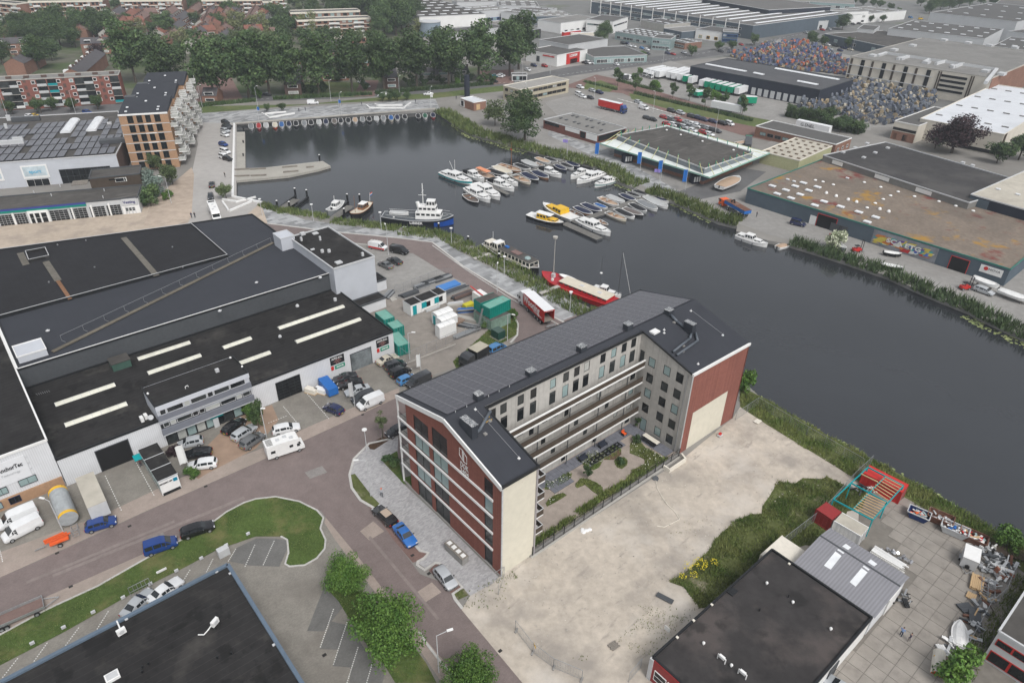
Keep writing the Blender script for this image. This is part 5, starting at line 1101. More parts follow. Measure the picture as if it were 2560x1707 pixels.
for k,(ox,oy,dp,ln)in enumerate(((0,0,20,Wd),(-.6+1.5,20,21,14.2),(1.0+1.5,41,21,14.4))):
 o0=Lf+tx*(ox+(0 if k==0 else 0))+ty*oy;fp=[o0,o0+tx*ln,o0+tx*ln+ty*dp,o0+ty*dp]
 m=MB();hl=[]
 if k==0:
  for c_,(xa,xb)in enumerate(((2.3,4.1),(5.1,6.8),(7.7,9.3),(10.4,12.2))):
   for zz in range(6):hl.append((xa,.35+zz*3.0,xb,2.75+zz*3.0))
  wall(m,o0,tx,[(0,0),(ln,0),(ln,H),(0,H)],hl,.2);m.prism([fp[1],fp[2],fp[3],fp[0]],0,H,top=False);m.f.pop();m.m.pop()
 else:m.prism(fp,0,H+.02*k,top=False)
 m.build('wall',M_obrick,OT)
 for(a,b,c,d)in hl:window(OT,o0+tx*(a+c)/2+ty*.12+V3((0,0,b)),tx,c-a,d-b,2,fmat=g('green_black_frame',(.02,.035,.035),.5,0),pmat=M_glass_d)
 r=MB();N=6
 for i in range(N):
  z0_,z1_=H+.25+1.1*math.sin(i/N*1.9),H+.25+1.1*math.sin((i+1)/N*1.9);a,b=dp*i/N,dp*(i+1)/N
  r.poly([o0+ty*a+V3((0,0,z0_)),o0+tx*ln+ty*a+V3((0,0,z0_)),o0+tx*ln+ty*b+V3((0,0,z1_)),o0+ty*b+V3((0,0,z1_))])
  for xx in(0,ln):r.poly([o0+tx*xx+ty*a+V3((0,0,H-.1)),o0+tx*xx+ty*b+V3((0,0,H-.1)),o0+tx*xx+ty*b+V3((0,0,z1_)),o0+tx*xx+ty*a+V3((0,0,z0_))])
 r.build('curved_roof',M_rf_char,OT)
 if k==0:MB().box(o0+tx*ln/2-ty*.05+V3((0,0,H+.1)),(ln+.1,.3,.5),tx).build('white_cornice',M_white,OT)
 for(fx,fy)in((.15,.1),(.15,.3),(.8,.12),(.8,.25),(.5,.6)):MB().box(o0+tx*ln*fx+ty*dp*fy+V3((0,0,H+.55+1.1*math.sin(fy*1.9))),(.7,.9,.25),tx).build('rooflight',M_skyw,OT)
 if k:MB().box(o0+tx*.3+ty*1.5+V3((0,0,H+.6)),(3.5,3,1.6),tx).build('lift_house',M_dgrey,OT)
for z in(2.9,5.9,8.9,11.9,14.9):
 MB().box(Lf+tx*Wd/2-ty*.03+V3((0,0,z)),(Wd,.12,.22),tx).build('concrete_band',M_lgrey,OT)
 MB().box(Lf+tx*8.4-ty*.1+V3((0,0,z)),(3.2,.15,.28),tx).build('lintel',M_white,OT)
for fl in range(6):
 z=2.0+fl*2.85
 for k in range(9):
  c=Lf+tx*(Wd+1.0+(.9 if(k+fl)%2 else 0)+(.0 if k<3 else .9 if k<6 else 2.2))+ty*(2.5+k*6.6)+V3((0,0,z))
  o=MB().box(c,(2.4,3.4,.25),tx).build('balcony',M_white,OT);q=MB()
  for s,(dx_,dy_,lx,ly)in enumerate(((1.17,0,.06,3.4),(0,-1.67,2.4,.06),(0,1.67,2.4,.06))):q.box(c+tx*dx_+ty*dy_+V3((0,0,.6)),(lx,ly,.95),tx)
  q.build('glass_railing',M_glass_w,o);q=MB()
  for dx_,dy_,lx,ly in((1.17,0,.1,3.5),(0,-1.67,2.4,.1),(0,1.67,2.4,.1)):q.box(c+tx*dx_+ty*dy_+V3((0,0,1.1)),(lx,ly,.1),tx)
  q.bar(c+tx*1.1-ty*1.6,c+tx*1.1-ty*1.6+V3((0,0,2.85)),.1);q.build('white_frame',M_white,o)
ra,rb,rc=G(T(0,0,-60,748),12),G(T(0,0,1085,690),12),G(T(0,0,1110,655),12);rx=(rb-ra).normalized();ry=V3((-rx.y,rx.x,0));ra.z=rb.z=0
RF=building('brick_flats','four storey red brick block of flats with recessed balconies on the left edge',[ra,rb,rb+ry*9.5,ra+ry*9.5],12,gmat('flat_brick',(.24,.1,.08),.12,1),M_rf_lgrey,M_concw)
rl_=(rb-ra).length
rs_=lambda px,py:(G(T(0,0,px,py),11).__sub__(G(T(0,0,1085,695+30),11))).dot(rx)/rl_+1
for fl in range(4):
 z=1.6+fl*2.8
 for i,x in enumerate((12,90,148,275,350,450,510,630,705,790,855,970,1045)):
  s=.01+(x+60)/1145*.985;z_=z
  if x in(12,90,350,450,705,790,1045):
   w_=3.6;s0,s1=s-w_/2/rl_,min(.995,s+w_/2/rl_);o=panel(RF,ra,rb,s0,s1,z-.8,z+1.7,M_glass_m if(i+fl)%2 else M_glass_d,'balcony_recess',.02,.05)
   MB().box(onwall(ra,rb,(s0+s1)/2)-ry*.25+V3((0,0,z-.95)),(w_,.5,.18),rx).build('balcony_slab',M_concw,RF);MB().box(onwall(ra,rb,(s0+s1)/2)-ry*.45+V3((0,0,z-.35)),(w_,.06,.9),rx).build('balcony_front',random.Random(i*7+fl).choice([M_lgrey,M_glass_m,M_white,M_glass_m,M_lgrey,M_teal]),RF)
  else:window(RF,onwall(ra,rb,s)-ry*.07+V3((0,0,z)),rx,1.5,1.4,fmat=M_white,fr=.18)
 for x in(205,560,912):panel(RF,ra,rb,(x+60)/1145-.012,(x+60)/1145+.012,z+.8,z+2.4,M_brick3,'stair_window')
for i in range(7):p=onwall(ra,rb,.1+i*.14)+ry*4;MB().box(p+V3((0,0,12.4)),(2.0,1.0,.8),rx).build('chimney',M_brick3,RF)
M_c2=g('flagwhite',(.72,.73,.72),.8,.03)
def flagpole(foot,label,h,fm,fw=1.2,fh=3.2,txt=None,tm=None,ang=0,horiz=False,group=None,wave=True):
 p=G(foot);t=thing('flag_banner',label,'flag',p,0,group);MB().tube(p,p+V3((0,0,h)),.07,.04).build('pole',M_lgrey,t);d=V3((math.cos(ang),math.sin(ang),0));n=V3((-d.y,d.x,0));q=MB();N=5
 top=h-.1
 for i in range(N):a,b=i/N,(i+1)/N;q.poly([p+d*(.05+fw*a)+n*.1*math.sin(a*7)+V3((0,0,top-fh)),p+d*(.05+fw*b)+n*.1*math.sin(b*7)+V3((0,0,top-fh)),p+d*(.05+fw*b)+n*.1*math.sin(b*7)+V3((0,0,top)),p+d*(.05+fw*a)+n*.1*math.sin(a*7)+V3((0,0,top))])
 q.build('flag',fm,t)
 if txt:write(txt,fw*.7,tm or M_white,t,p+d*(fw*.55)-n*.12+V3((0,0,top-fh/2)),V3((0,0,1)),-d,width=fh*.85,bold=.02)
 return t
flagpole(T(0,2,1755,1215),'white feather banner with black lettering beside the white estate car',6.2,M_c2,1.1,3.6,'van Westen',LETT,AZ+math.pi)
flagpole(T(1,2,910,600),'grey and white banner on a pole beside the parked van',5.6,M_lgrey,.8,3.0,'KAPRO',M_white,AZ+math.pi)
flagpole(T(1,2,1515,275),'white banner with red top and green print at the yard gate',4.2,M_c2,.9,2.8,'GARAGE',M_green,AZ+math.pi)
def plotpoly(pts):return[G(p)for p in pts]
beds=[("oval shrub bed with white flowers left of the terrace","590,1070 660,1030 740,1000 790,1010 830,1050 835,1100 800,1160 750,1185 690,1165 620,1110",M_weed,1),("reddish perennial bed next to the planter grid","815,1040 880,980 940,965 1000,985 1005,1040 960,1075 930,1090 890,1090 850,1090 835,1075",stains(gmat('red_bed',(.13,.08,.06),.2,3),(.06,.08,.03),1.2,.5,.6,.8),0),("round green bed at the tip of the red bed","940,1090 975,1065 1030,1065 1062,1100 1055,1140 1010,1175 965,1160 945,1130",M_weed,0),("curved bed of green and white plants by the timber wing","1085,940 1130,900 1170,915 1230,980 1310,1020 1400,1070 1330,1120 1230,1180 1120,1200 1090,1190 1160,1160 1220,1120 1215,1085 1150,1055 1080,1030",M_weed,1),("small flower bed in front of the left terrace","310,1290 380,1285 470,1230 530,1200 550,1220 540,1260 490,1300 400,1340 330,1365 300,1360",M_weed,1),("long shrub bed with a cone shaped bush","585,1310 620,1270 660,1260 700,1265 780,1300 830,1340 840,1400 800,1420 740,1380 670,1320 600,1350 580,1335",M_weed,0),("low bed along the left edge of the gravel","310,1490 350,1440 400,1410 470,1395 505,1415 450,1450 380,1490 320,1520",M_weed,1)]
for i,(lab,s,m_,wf)in enumerate(beds):
 P=TP(2,2,s);o=sheet('planting_bed',P,m_,12);del o['kind'];tag(o,lab,'flower bed');g0=plotpoly(P)
 blades('bed_plants','low plants growing in the '+lab,g0,60,.3,.06,M_grassb,.09,20+i,cat='plants')
 if wf:pads('white_flowers','white blossoms scattered over the '+lab,[p for p in g0],2.5,.07,M_fl_w,.34,30+i,cat='flowers')
P=TP(2,2,"820,1395 900,1350 1040,1270 1110,1190 1230,1180 1340,1120 1400,1070 1440,1075 1300,1180 1100,1310 900,1430 700,1540 640,1568 560,1568 700,1480");
hs2=[G(p)for p in P];o=sheet('hedge_bed',P,M_weed,12);blades('hedge_strip','green hedge strip along the inside of the black courtyard fence',hs2,60,.6,.09,M_grassb,.08,41,cat='hedge')
blades('hedge_strip','green hedge strip at the left end of the courtyard fence',[W(47.2,49.2),W(61,49.2),W(61,50.2),W(47.2,50.2)],70,.7,.1,M_grassb,.08,42,cat='hedge')
tree('cone',T(2,2,690,1265),'small cone shaped bush in the middle shrub bed',.45,cat='bush');tree('shrub',T(2,2,1140,930),'leafy green shrub at the tip of the curved bed',.9,cat='bush');tree('shrub',T(2,2,1000,1130),'round green shrub in the round bed',.8,cat='bush');tree('cone',T(2,2,1150,790),'dark potted conifer by the inner corner door',.4,cat='bush')
t=thing('picnic_table','long pale garden table with dark benches beside the timber wing','table',W(78.7,53.6,.1));MB().box(W(78.7,53.7,.85),(3.2,.95,.08),EV).build('table_top',M_cream,t)
for dx in(-.8,.8):MB().box(W(78.7+dx,53.7,.5),(3.0,.35,.08),EV).build('bench',M_black,t)
MB().box(W(78.7,52.5,.45),(.1,.8,.75),EV).box(W(78.7,54.9,.45),(.1,.8,.75),EV).build('leg',M_black,t)
for i in range(8):
 for j in range(2):o=MB().ribbon([W(66.6+i*.95,56+j*.65,0),W(67.4+i*.95,56+j*.65,0),W(67.4+i*.95,56.5+j*.65,0),W(66.6+i*.95,56.5+j*.65,0)],.08,.1,.4,closed=True).build('planter',M_black);tag(o,'small open black planter box in the grid on the courtyard terrace','planter','planter grid on the terrace')
for(u,v,lab)in((66.5,57.9,'dark cushioned garden sofa under the galleries'),(71.5,58.2,'black garden chair with cushion beside the sofa'),(76.5,57.9,'orange and grey garden chair at the terrace edge')):
 t=thing('garden_chair',lab,'chair',W(u,v,.1));cm=M_navy if 'orange' not in lab else M_orange;wd=1.6 if 'sofa' in lab else .7
 MB().box(W(u,v,.45),(wd,.7,.18),EU).build('seat',cm,t);MB().box(W(u,v+.33,.75),(wd,.12,.5),EU).build('backrest',cm,t)
 for s in(-1,1):MB().box(W(u+s*wd/2,v,.35),(.08,.7,.55),EU).build('armrest',M_black,t)
t=thing('courtyard_fence','black railing with concrete kerb between courtyard and sand plot','fence',W(46.6,48.2));MB().box(W(63,48.65,.12),(33.5,.55,.3),EU).build('kerb',M_conc,t);MB().box(W(63,48.15,.05),(33.5,.3,.15),EU).build('kerb',M_concw,t)
for i in range(17):MB().box(W(46.7+i*2.05,48.35,.95),(.09,.09,1.7),EU).build('post',M_black,t)
q=MB();q.bar(W(46.7,48.35,1.75),W(79.6,48.35,1.75),.05);q.bar(W(46.7,48.35,.3),W(79.6,48.35,.3),.04);q.bar(W(46.7,48.35,1.05),W(79.6,48.35,1.05),.03);q.build('rail',M_black,t)
q=MB()
for i in range(164):q.bar(W(46.75+i*.2,48.35,.3),W(46.75+i*.2,48.35,1.75),.014)
q.build('bars',M_black,t,kind='stuff')
o=MB().ribbon([W(75.2,48.1),W(75.2,46.9),W(79.3,46.9),W(79.8,48.1)],.3,0,.8).build('retaining_wall',M_cream);tag(o,'low white concrete wall of the ramp at the right end of the fence','wall')
Rb=building('flat_roof_building','white walled building with worn black felt roof at the bottom right',uvrect(45.2,12.0,70.2,25.9),3.9,M_white,stains(stains(gmat('worn_felt',(.045,.042,.042),.2,.4),(.1,.085,.08),.09,.5,.62,.7,8),(.02,.02,.02),.25,.55,.65,.6),M_black)
MB().box(W(45.05,19,2.0),(13.8,.12,3.9),EV).build('street_front',M_dred,Rb)
for k in range(5):window(Rb,W(44.95,24.3-k*1.9,.9),-EV,1.7,1.7,1,2,fmat=M_white,pmat=M_glass_w if k%2 else M_glass_d)
MB().box(W(45.1,25.8,2),(.5,.5,3.9),EU).build('corner_pier',M_lgrey,Rb);door_hole(Rb,W(45,12),W(70.2,12),.62,.7,2.6,M_dgrey,M_dgrey,grid=False)
for c in(T(2,3,1758,1212),T(2,3,2013,1415),T(3,3,573,1080),T(3,3,225,835),T(2,3,2338,660)):p=G(c,3.9);MB().tube(p,p+V3((0,0,.3)),.1).dome(p+V3((0,0,.25)),.2,.25).build('vent_cap',M_white,Rb)
for c in(T(2,3,1920,1365),T(2,3,2110,1505)):
 p=G(c,3.9);MB().path([p-EV*.5,p-EV*.5+V3((0,0,.8)),p+EV*.5+V3((0,0,.8)),p+EV*.5],.07).box(p+V3((0,0,.75)),(.7,.3,.35),EV).build('air_conditioner',M_white,Rb)
for c in(T(2,3,1835,850),T(2,3,1668,995),T(2,3,1518,1150),T(3,3,195,475)):p=G(c,4.0);MB().box(p+V3((0,0,.05)),(.3,.3,.12),EU).build('lamp_box',M_cream,Rb)
MB().box(G(T(2,3,2020,722),3.98),(1.2,1.1,.06),EU).build('hatch',M_black,Rb)
for c in(T(3,3,185,780),T(2,3,2272,905)):p=G(c,3.9);MB().tube(p,p+V3((0,0,.5)),.08).build('vent_pipe',M_black,Rb)
Gs=thing('corrugated_shed','grey corrugated gable roofed shed with four white rooflights','shed',W(71.0,12));M_corg=stripes(gmat('grey_corrugated',(.25,.25,.27),.05,.5,rough=.5),tuple(EV),.42,.84,.5)
m=MB();ur=77.4
for a,b,za,zb in((70.8,ur,3.5,4.2),(ur,80.5,4.2,3.6)):m.poly([W(a,11.8,za),W(b,11.8,zb),W(b,22.9,zb),W(a,22.9,za)])
m.build('roof',M_corg,Gs);MB().prism([W(70.8,12),W(80.2,12),W(80.2,22.7),W(70.8,22.7)],0,3.45,top=False).build('wall',M_corrw,Gs)
m=MB().poly([W(70.8,12,3.45),W(80.2,12,3.5),W(ur,12,4.15)]);m.build('gable',M_corrw,Gs);MB().bar(W(ur,11.8,4.22),W(ur,22.9,4.22),.25,.05).build('ridge',M_dgrey,Gs)
for pts in("620,357 676,400 576,525 513,488","715,288 765,322 690,382 634,345","860,510 915,550 806,682 750,640","945,430 1005,475 920,535 868,498"):
 q=[]
 for c in TP(3,3,pts):
  p=G(c,4.0);u=p.dot(EU);p=G(c,(3.5+(u-70.8)*.106 if u<ur else 4.2-(u-ur)*.19)+.06);q.append(p)
 MB().poly(q[::-1]).build('rooflight',M_skyw,Gs)
MB().box(W(77,11.9,1.5),(3.2,.1,3.0),EU).build('roller_door',M_white,Gs);MB().box(W(80.35,16.6,1.0),(1.2,.5,2),EV).build('timber_hatch',M_wood,Gs);MB().box(W(80.3,14,2.6),(2.4,.1,.8),EV).build('high_window',M_glass_d,Gs)
sy_=thing('slab_yard','storage yard floor of square concrete slabs','pavement',W(60,0));sy_['kind']='structure';del sy_['category'];sme=MB().box((0,0,0),(1.94,1.94,.1)).mesh('concrete_slab',M_slab)
yp=[G(p)for p in VP("1990,1120 2090,1150 2160,1178 2290,1262 2355,1330 2325,1400 2200,1568 2150,1640 1900,1640 1900,1500 2020,1460 2085,1320")];ypn=[(p.x,p.y)for p in yp]
gA=V3((math.cos(R_(41.5)),math.sin(R_(41.5)),0));gB=V3((gA.y,-gA.x,0));g0=V3((.5553*HC,.6467*HC,0));ns=0
cand=[(i,j,g0+gA*2*(i+.5)+gB*2*(j+.5))for i in range(-6,26)for j in range(-14,12)]
pp=np.array([(p.x,p.y)for _,_,p in cand]);ins=inpoly(pp,ypn)
for ok,(i,j,p)in zip(ins,cand):
 if ok and ns<298:o=put('concrete_slab',sme,sy_,p+V3((0,0,.06+random.uniform(-.008,.008))),R_(41.5)+random.uniform(-.004,.004));ns+=1
def cont_px(a,b,zt,m,lab,**k):
 A,B_=G(a,zt),G(b,zt);return container((A+B_)/2,math.atan2(B_.y-A.y,B_.x-A.x),m,lab,L=(B_-A).length,**k)
cont_px(T(3,2,905,1172),T(3,2,1262,1352),2.5,M_red,'bright red shipping container under the blue steel frame at the water')
cont_px(T(3,3,645,42),T(3,3,887,180),2.5,M_white,'white corrugated container next to the grey shed',roofm=M_rf_cream);cont_px(T(3,3,490,-60),T(3,3,632,35),2.5,M_dred,'dull red container behind the white container',roofm=M_dred)
o=container(W(72.3,24.9),AZ,M_cream,'flat cream roofed cabin behind the grey shed',L=5.4,w=4,name='site_cabin',cat='cabin',h=2.4)
P=lambda x,y,z:G(T(3,2,x,y),z)
fr=thing('pergola','open blue steel frame carrying rows of timber beams','frame',P(600,1440,0));z=3.4
A,Bc,Cc,D_=P(600,1450,z),P(920,1155,z),P(1245,1325,z),P(960,1640,z);E1,E2=P(765,1300,z),P(1090,1475,z)
q=MB()
for a,b in((A,Bc),(Bc,Cc),(Cc,D_),(A,D_),(E1,E2),(P(1080,1240,z),(A+D_)/2)):q.bar(a,b,.14,.2,0)
q.build('beam',M_teal,fr)
for c in(A,Bc,Cc,D_,E1,E2):MB().bar(V3((c.x,c.y,0)),c,.13).build('post',M_teal,fr)
m0,m1=P(1080,1240,z),(A+D_)/2
for k in range(7):a=m0+(P(930,1365,z)-m0)*(k+.5)/7;b=Cc+(E2-Cc)*(k+.5)/7;MB().bar(a+V3((0,0,.12)),b+V3((0,0,.12)),.12,.12).build('timber_beam',M_wood,fr)
for k in range(8):a=P(905,1395,z)+(m1-P(905,1395,z))*(k+.5)/8;b=E2+(D_-E2)*(k+.5)/8;MB().bar(a+V3((0,0,.12)),b+V3((0,0,.12)),.12,.12).build('timber_beam',M_wood,fr)
MB().bar(P(855,1215,z+.1),P(1010,1290,z+.1),.14).build('timber_beam',M_wood,fr)
for i,(x,y,lab)in enumerate(((830,1380,'pile of scrap metal and cable under the blue frame'),(980,1350,'white sheets stacked under the blue frame'))):
 p=P(x,y,.1);t=thing('scrap_pile',lab,'pile',p);rr=random.Random(i)
 for k in range(12):c=p+V3((rr.uniform(-1.2,1.2),rr.uniform(-1,1),.2+rr.random()*.5));MB().box(c,(rr.uniform(.4,1.8),.2,.12),V3((rr.uniform(-1,1),rr.uniform(-1,1),rr.uniform(-.1,.1)))).build('scrap_piece',M_white if i else rr.choice([M_dgrey,M_steel,M_rub]),t)
def skip(px,m,fillm,lab,hd,L=3.6,w=1.9,h=1.2,bags=None):
 p=G(px,.6);p.z=.1;t=thing('skip',lab,'skip',p,hd);OFF[t]=V3();q=MB();th=.08
 for s in(-1,1):q.poly([(-L/2+.5,s*w*.42,.1),(L/2-.5,s*w*.42,.1),(L/2,s*w/2,h),(-L/2,s*w/2,h)][::s]);q.poly([(s*(L/2-.5),-w*.42,.1),(s*(L/2-.5),w*.42,.1),(s*L/2,w/2,h),(s*L/2,-w/2,h)][::s])
 q.poly([(-L/2+.5,-w*.42,.12),(L/2-.5,-w*.42,.12),(L/2-.5,w*.42,.12),(-L/2+.5,w*.42,.12)]);q.build('tub',m,t)
 q=MB()
 for a,b in(((-1,-1),(1,-1)),((1,-1),(1,1)),((1,1),(-1,1)),((-1,1),(-1,-1))):q.bar((a[0]*L/2,a[1]*w/2,h),(b[0]*L/2,b[1]*w/2,h),.12)
 q.build('rim',M_lgrey if 'white rim' in lab else m,t);rr=random.Random(int(px[0]))
 for k in range(26):
  mm=rr.choice(fillm);c=(rr.uniform(-L*.38,L*.38),rr.uniform(-w*.34,w*.34),h*.62+rr.random()*.35)
  (MB().dome(c,rr.uniform(.16,.3),rr.uniform(.15,.3),6,2)if bags else MB().box(c,(rr.uniform(.3,1.1),rr.uniform(.1,.4),.08),(rr.uniform(-1,1),rr.uniform(-1,1),rr.uniform(-.3,.3)))).build('waste_bag' if bags else 'waste_piece',mm,t)
 return t
M_rust=stains(g('rusty_steel',(.16,.075,.05),.8,.25,2),(.3,.28,.26),.9,.55,.65,.5)
hdS=AZ+math.pi/2+.2
skip(T(3,3,1380,30),g('skip_navy',(.02,.04,.13),.5,.1),[M_lgrey,M_glass_t,M_orange],'navy blue skip with white rim full of pale rubble',hdS,3.0,1.9);skip(T(3,3,1580,65),M_rust,[M_rust,M_lgrey,M_steel],'rusty brown skip with scrap beside the navy one',hdS,3.4,2.1)
skip(T(3,3,1710,170),M_lgrey,[M_white,M_white,M_white,M_blue,M_white],'grey mesh skip heaped with white and blue bags',hdS,3.6,2.0,bags=1);skip(T(3,3,1880,240),M_rust,[M_white,M_red,M_glass_t,M_wood],'rusty skip with red frames and white board offcuts',hdS,3.6,2.1)
t=thing('box_trailer','closed grey box trailer with white roof and spare wheel','trailer',G(T(3,3,1830,470)),AZ+.25+math.pi);OFF[t]=V3();MB().box((0,0,1.25),(2.9,1.9,1.7)).build('body',M_lgrey,t);MB().box((0,0,2.13),(3.0,2.0,.08)).build('trailer_roof',M_white,t)
MB().path([(1.4,-.7,.4),(2.6,0,.4),(1.4,.7,.4)],.05).build('drawbar',M_steel,t);MB().tube((1.55,-.1,.8),(1.75,-.1,.8),.3,n=12).build('spare_wheel',M_rub,t)
for s in(-1,1):wv=put('wheel',WHT,t,(-.1,s*1.05,.33));put('rim',WHR,wv,(0,0,0));MB().box((-.1,s*1.08,.72),(.9,.28,.06)).build('mudguard',M_steel,t)
t=thing('profile_stack','stack of white plastic profiles with silver foil ducts beside the grey shed','stack',G(T(3,3,1120,430)));rr=random.Random(2);A,B_=G(T(3,3,960,340),.6),G(T(3,3,1270,520),.6);d=(B_-A);nn=V3((-d.y,d.x,0)).normalized()
for k in range(9):MB().bar(A+nn*(-.9+k*.2)+V3((0,0,rr.random()*.2)),B_+nn*(-.9+k*.2)+d*rr.uniform(-.15,.03),.16,.12).build('profile',M_white,t)
for k in range(16):c=A+d*rr.random()+nn*rr.uniform(1.0,1.9)+V3((0,0,rr.random()*.5-.3));MB().tube(c,c+V3((rr.uniform(-.4,.4),rr.uniform(-.4,.4),.3)),.2,n=9).build('foil_duct',g('foil',(.6,.6,.62),.25,.1,metal=.8),t)
for k in range(3):
 c=A+d*(.2+k*.33)-nn*1.4+V3((0,0,.3));q=MB()
 for s in range(6):q.bar(c+d.normalized()*(s*.25-.7),c+d.normalized()*(s*.25-.7)+nn*.6,.06)
 q.bar(c-d.normalized()*.8,c+d.normalized()*.8,.06);q.bar(c-d.normalized()*.8+nn*.6,c+d.normalized()*.8+nn*.6,.06);q.build('ladder',M_concw,t)
def boards(px,n,L,wd,m,lab,hd,cat='timber stack',thick=.12,lay=3):
 p=G(px,.1);t=thing('timber_stack',lab,cat,p,hd);OFF[t]=V3()
 me=MB().box((0,0,0),(L,wd-.02,thick)).mesh('board',m)
 for l in range(lay):
  for k in range(n):put('board',me,t,(random.uniform(-.08,.08),(k-n/2)*wd,.15+l*(thick+.01)),random.uniform(-.01,.01))
 return t
boards(T(3,3,1905,655),7,2.8,.22,M_wood,'stack of fresh yellow timber boards',AZ+.25);boards(T(3,3,1855,770),5,1.2,.22,M_wood,'pale wooden pallet below the timber boards',AZ+.1,'pallet',.05,2)
boards(T(3,3,2200,360),5,4.2,.45,M_brown,'stack of dark brown corrugated sheets at the bank',AZ-1.1,'sheet stack',.05,3);boards(T(3,3,2120,950),5,3.2,.25,M_oldwood,'grey weathered boards lying in the grass beyond the fence',AZ+.75,'timber stack',.06,2)
boards(T(3,3,1830,905),2,1.8,.7,M_dgrey,'grey flat panels stacked on a pallet',AZ+2.6,'panel stack',.1,2);boards(T(3,3,1865,975),2,2.2,.7,M_dgrey,'long grey metal crate beside the flat panels',AZ+.4,'crate',.2,2)
boards(T(2,3,1410,772),1,2.3,.8,M_dgrey,'grey steel plate lying on the sand',AZ-1.3,'plate',.04,1);boards(T(2,3,930,1225),5,1.2,.2,M_oldwood,'old wooden pallet lying on the sand',AZ-.1,'pallet',.06,1);boards(T(2,2,2250,735),4,1.3,.25,M_cream,'pale broken pallet near the waterside fence',AZ,'pallet',.06,1)
t=thing('roll_container','steel rack of ladders and frames near the timber','rack',G(T(3,3,2010,720)),AZ+.3);OFF[t]=V3();rr=random.Random(5)
for k in range(10):MB().bar((-2+k*.4,-.8,.4+rr.random()*.5),(-2+k*.4+.1,.8,.4+rr.random()*.5),.06).build('rung',M_steel,t)
for s in(-.8,0,.8):MB().bar((-2.3,s,.5),(2.2,s,.6),.08).build('rail',M_steel,t)
for i,(x,y)in enumerate(((2000,380),(2060,470),(2140,560),(2010,520),(1990,330),(2180,470),(1200,805))):
 p=G(T(3,3,x,y),.05);t=thing('scrap_pile',('jumble of black cables and metal behind the box trailer','heap of grey sheet metal offcuts by the trailer','heap with copper coloured coils by the fence','bent steel pipes on the slabs','white plastic scraps near the rusty skip','white crates and hoses by the yard fence','black bicycle leaning by the shed wall')[i],'pile',p);rr=random.Random(i+50)
 for k in range(22):
  c=p+V3((rr.uniform(-1.3,1.3),rr.uniform(-.9,.9),.15+rr.random()*.5))*1;d=V3((rr.uniform(-1,1),rr.uniform(-1,1),rr.uniform(-.2,.3)))
  mm=rr.choice(([M_rub,M_dgrey,M_steel],[M_lgrey,M_steel,M_dgrey],[g('copper',(.3,.12,.07),.5,.1),M_steel,M_white],[M_steel,M_lgrey,M_dgrey],[M_white,M_lgrey,M_concw],[M_white,M_rub,M_lgrey],[M_rub,M_black,M_steel])[i])
  (MB().box(c,(rr.uniform(.4,1.5),rr.uniform(.1,.6),rr.uniform(.04,.3)),d)if k%3 else MB().tube(c,c+d,.06,n=6)).build('scrap_piece',mm,t)
t=thing('boat_trailer','small boat under a white tarpaulin at the yard edge','boat',G(T(3,3,1750,1130)),AZ+.35);OFF[t]=V3();R5=hull_mb(4.2,1.8,.5,.5,.7,.1);boat_hull(t,R5,M_white,M_white);cover(t,R5,-2,2,M_white,.5)
boards(T(3,3,1740,1260),4,4.5,.13,M_white,'long white profiles leaning on the yard fence',AZ+.33,'profiles',.1,2);boards(T(3,3,1600,1290),4,2.0,.25,M_white,'loose white boards piled by a yellow barrier',AZ+.9,'boards',.08,2)
t=thing('half_pipe','large curved cream sheet standing over an orange board','sheet',G(T(3,3,1560,1400)),AZ+.3);OFF[t]=V3();q=MB()
for k in range(8):a0_,a1_=math.pi*k/8,math.pi*(k+1)/8;q.poly([(-1.8,.75*math.cos(a0_),.9*math.sin(a0_)),(1.8,.75*math.cos(a0_),.9*math.sin(a0_)),(1.8,.75*math.cos(a1_),.9*math.sin(a1_)),(-1.8,.75*math.cos(a1_),.9*math.sin(a1_))])
q.build('curved_sheet',M_cream,t);MB().poly([(-1.7,-.7,0),(-1.7,.7,0),(-1.7,.5,.7),(-1.7,-.5,.7)]).build('end_board',M_orange,t)
t=thing('barrier','yellow folding barrier on the slabs','barrier',G(T(3,3,1530,1350)));p=G(T(3,3,1530,1350),.3);MB().box(p,(1.0,.12,.3),EU+EV*.4).box(p+V3((.2,.2,.15)),(.5,.12,.3),EV).build('board',M_yellow,t)
for i in range(9):
 x=2180-i*66;y=480+i*105;p=G(T(3,3,x,y),.05);t=thing('scrap_pile','loose scrap and materials along the right fence of the slab yard','pile',p,0,'materials along the yard fence')
 for k in range(9):MB().box(p+V3((rr.uniform(-1,1),rr.uniform(-1,1),.1+rr.random()*.4)),(rr.uniform(.5,2.2),rr.uniform(.1,.5),rr.uniform(.05,.3)),V3((rr.uniform(-1,1),rr.uniform(-1,1),.1))).build('scrap_piece',rr.choice([M_white,M_steel,M_dgrey,M_wood,M_lgrey,M_rust]),t)
pads('rubble','pale and grey rubble bits scattered over the bare plot',[G(p)for p in VP("1160,1320 1560,1075 1700,950 1850,1000 1950,1090 1640,1240 1500,1400 1200,1500")],.7,.08,gmat('rubble_grey',(.42,.39,.35),.5,2),.13,71,cat='rubble')
wa,wb=G(T(3,3,1950,1400)),G(T(3,3,2120,1105));
za=5.4;c0,c1_=G(T(3,3,2120,1095),za),G(T(3,3,2360,730),za);d=V3((c1_.x-c0.x,c1_.y-c0.y,0)).normalized();n_=V3((d.y,-d.x,0));c0.z=0
Wh=building('office_villa','white two storey building with red window frames at the bottom right corner',[c0,c0+n_*14,c0+n_*14+d*22,c0+d*22],za,M_lgrey,M_rf_old,M_lgrey)
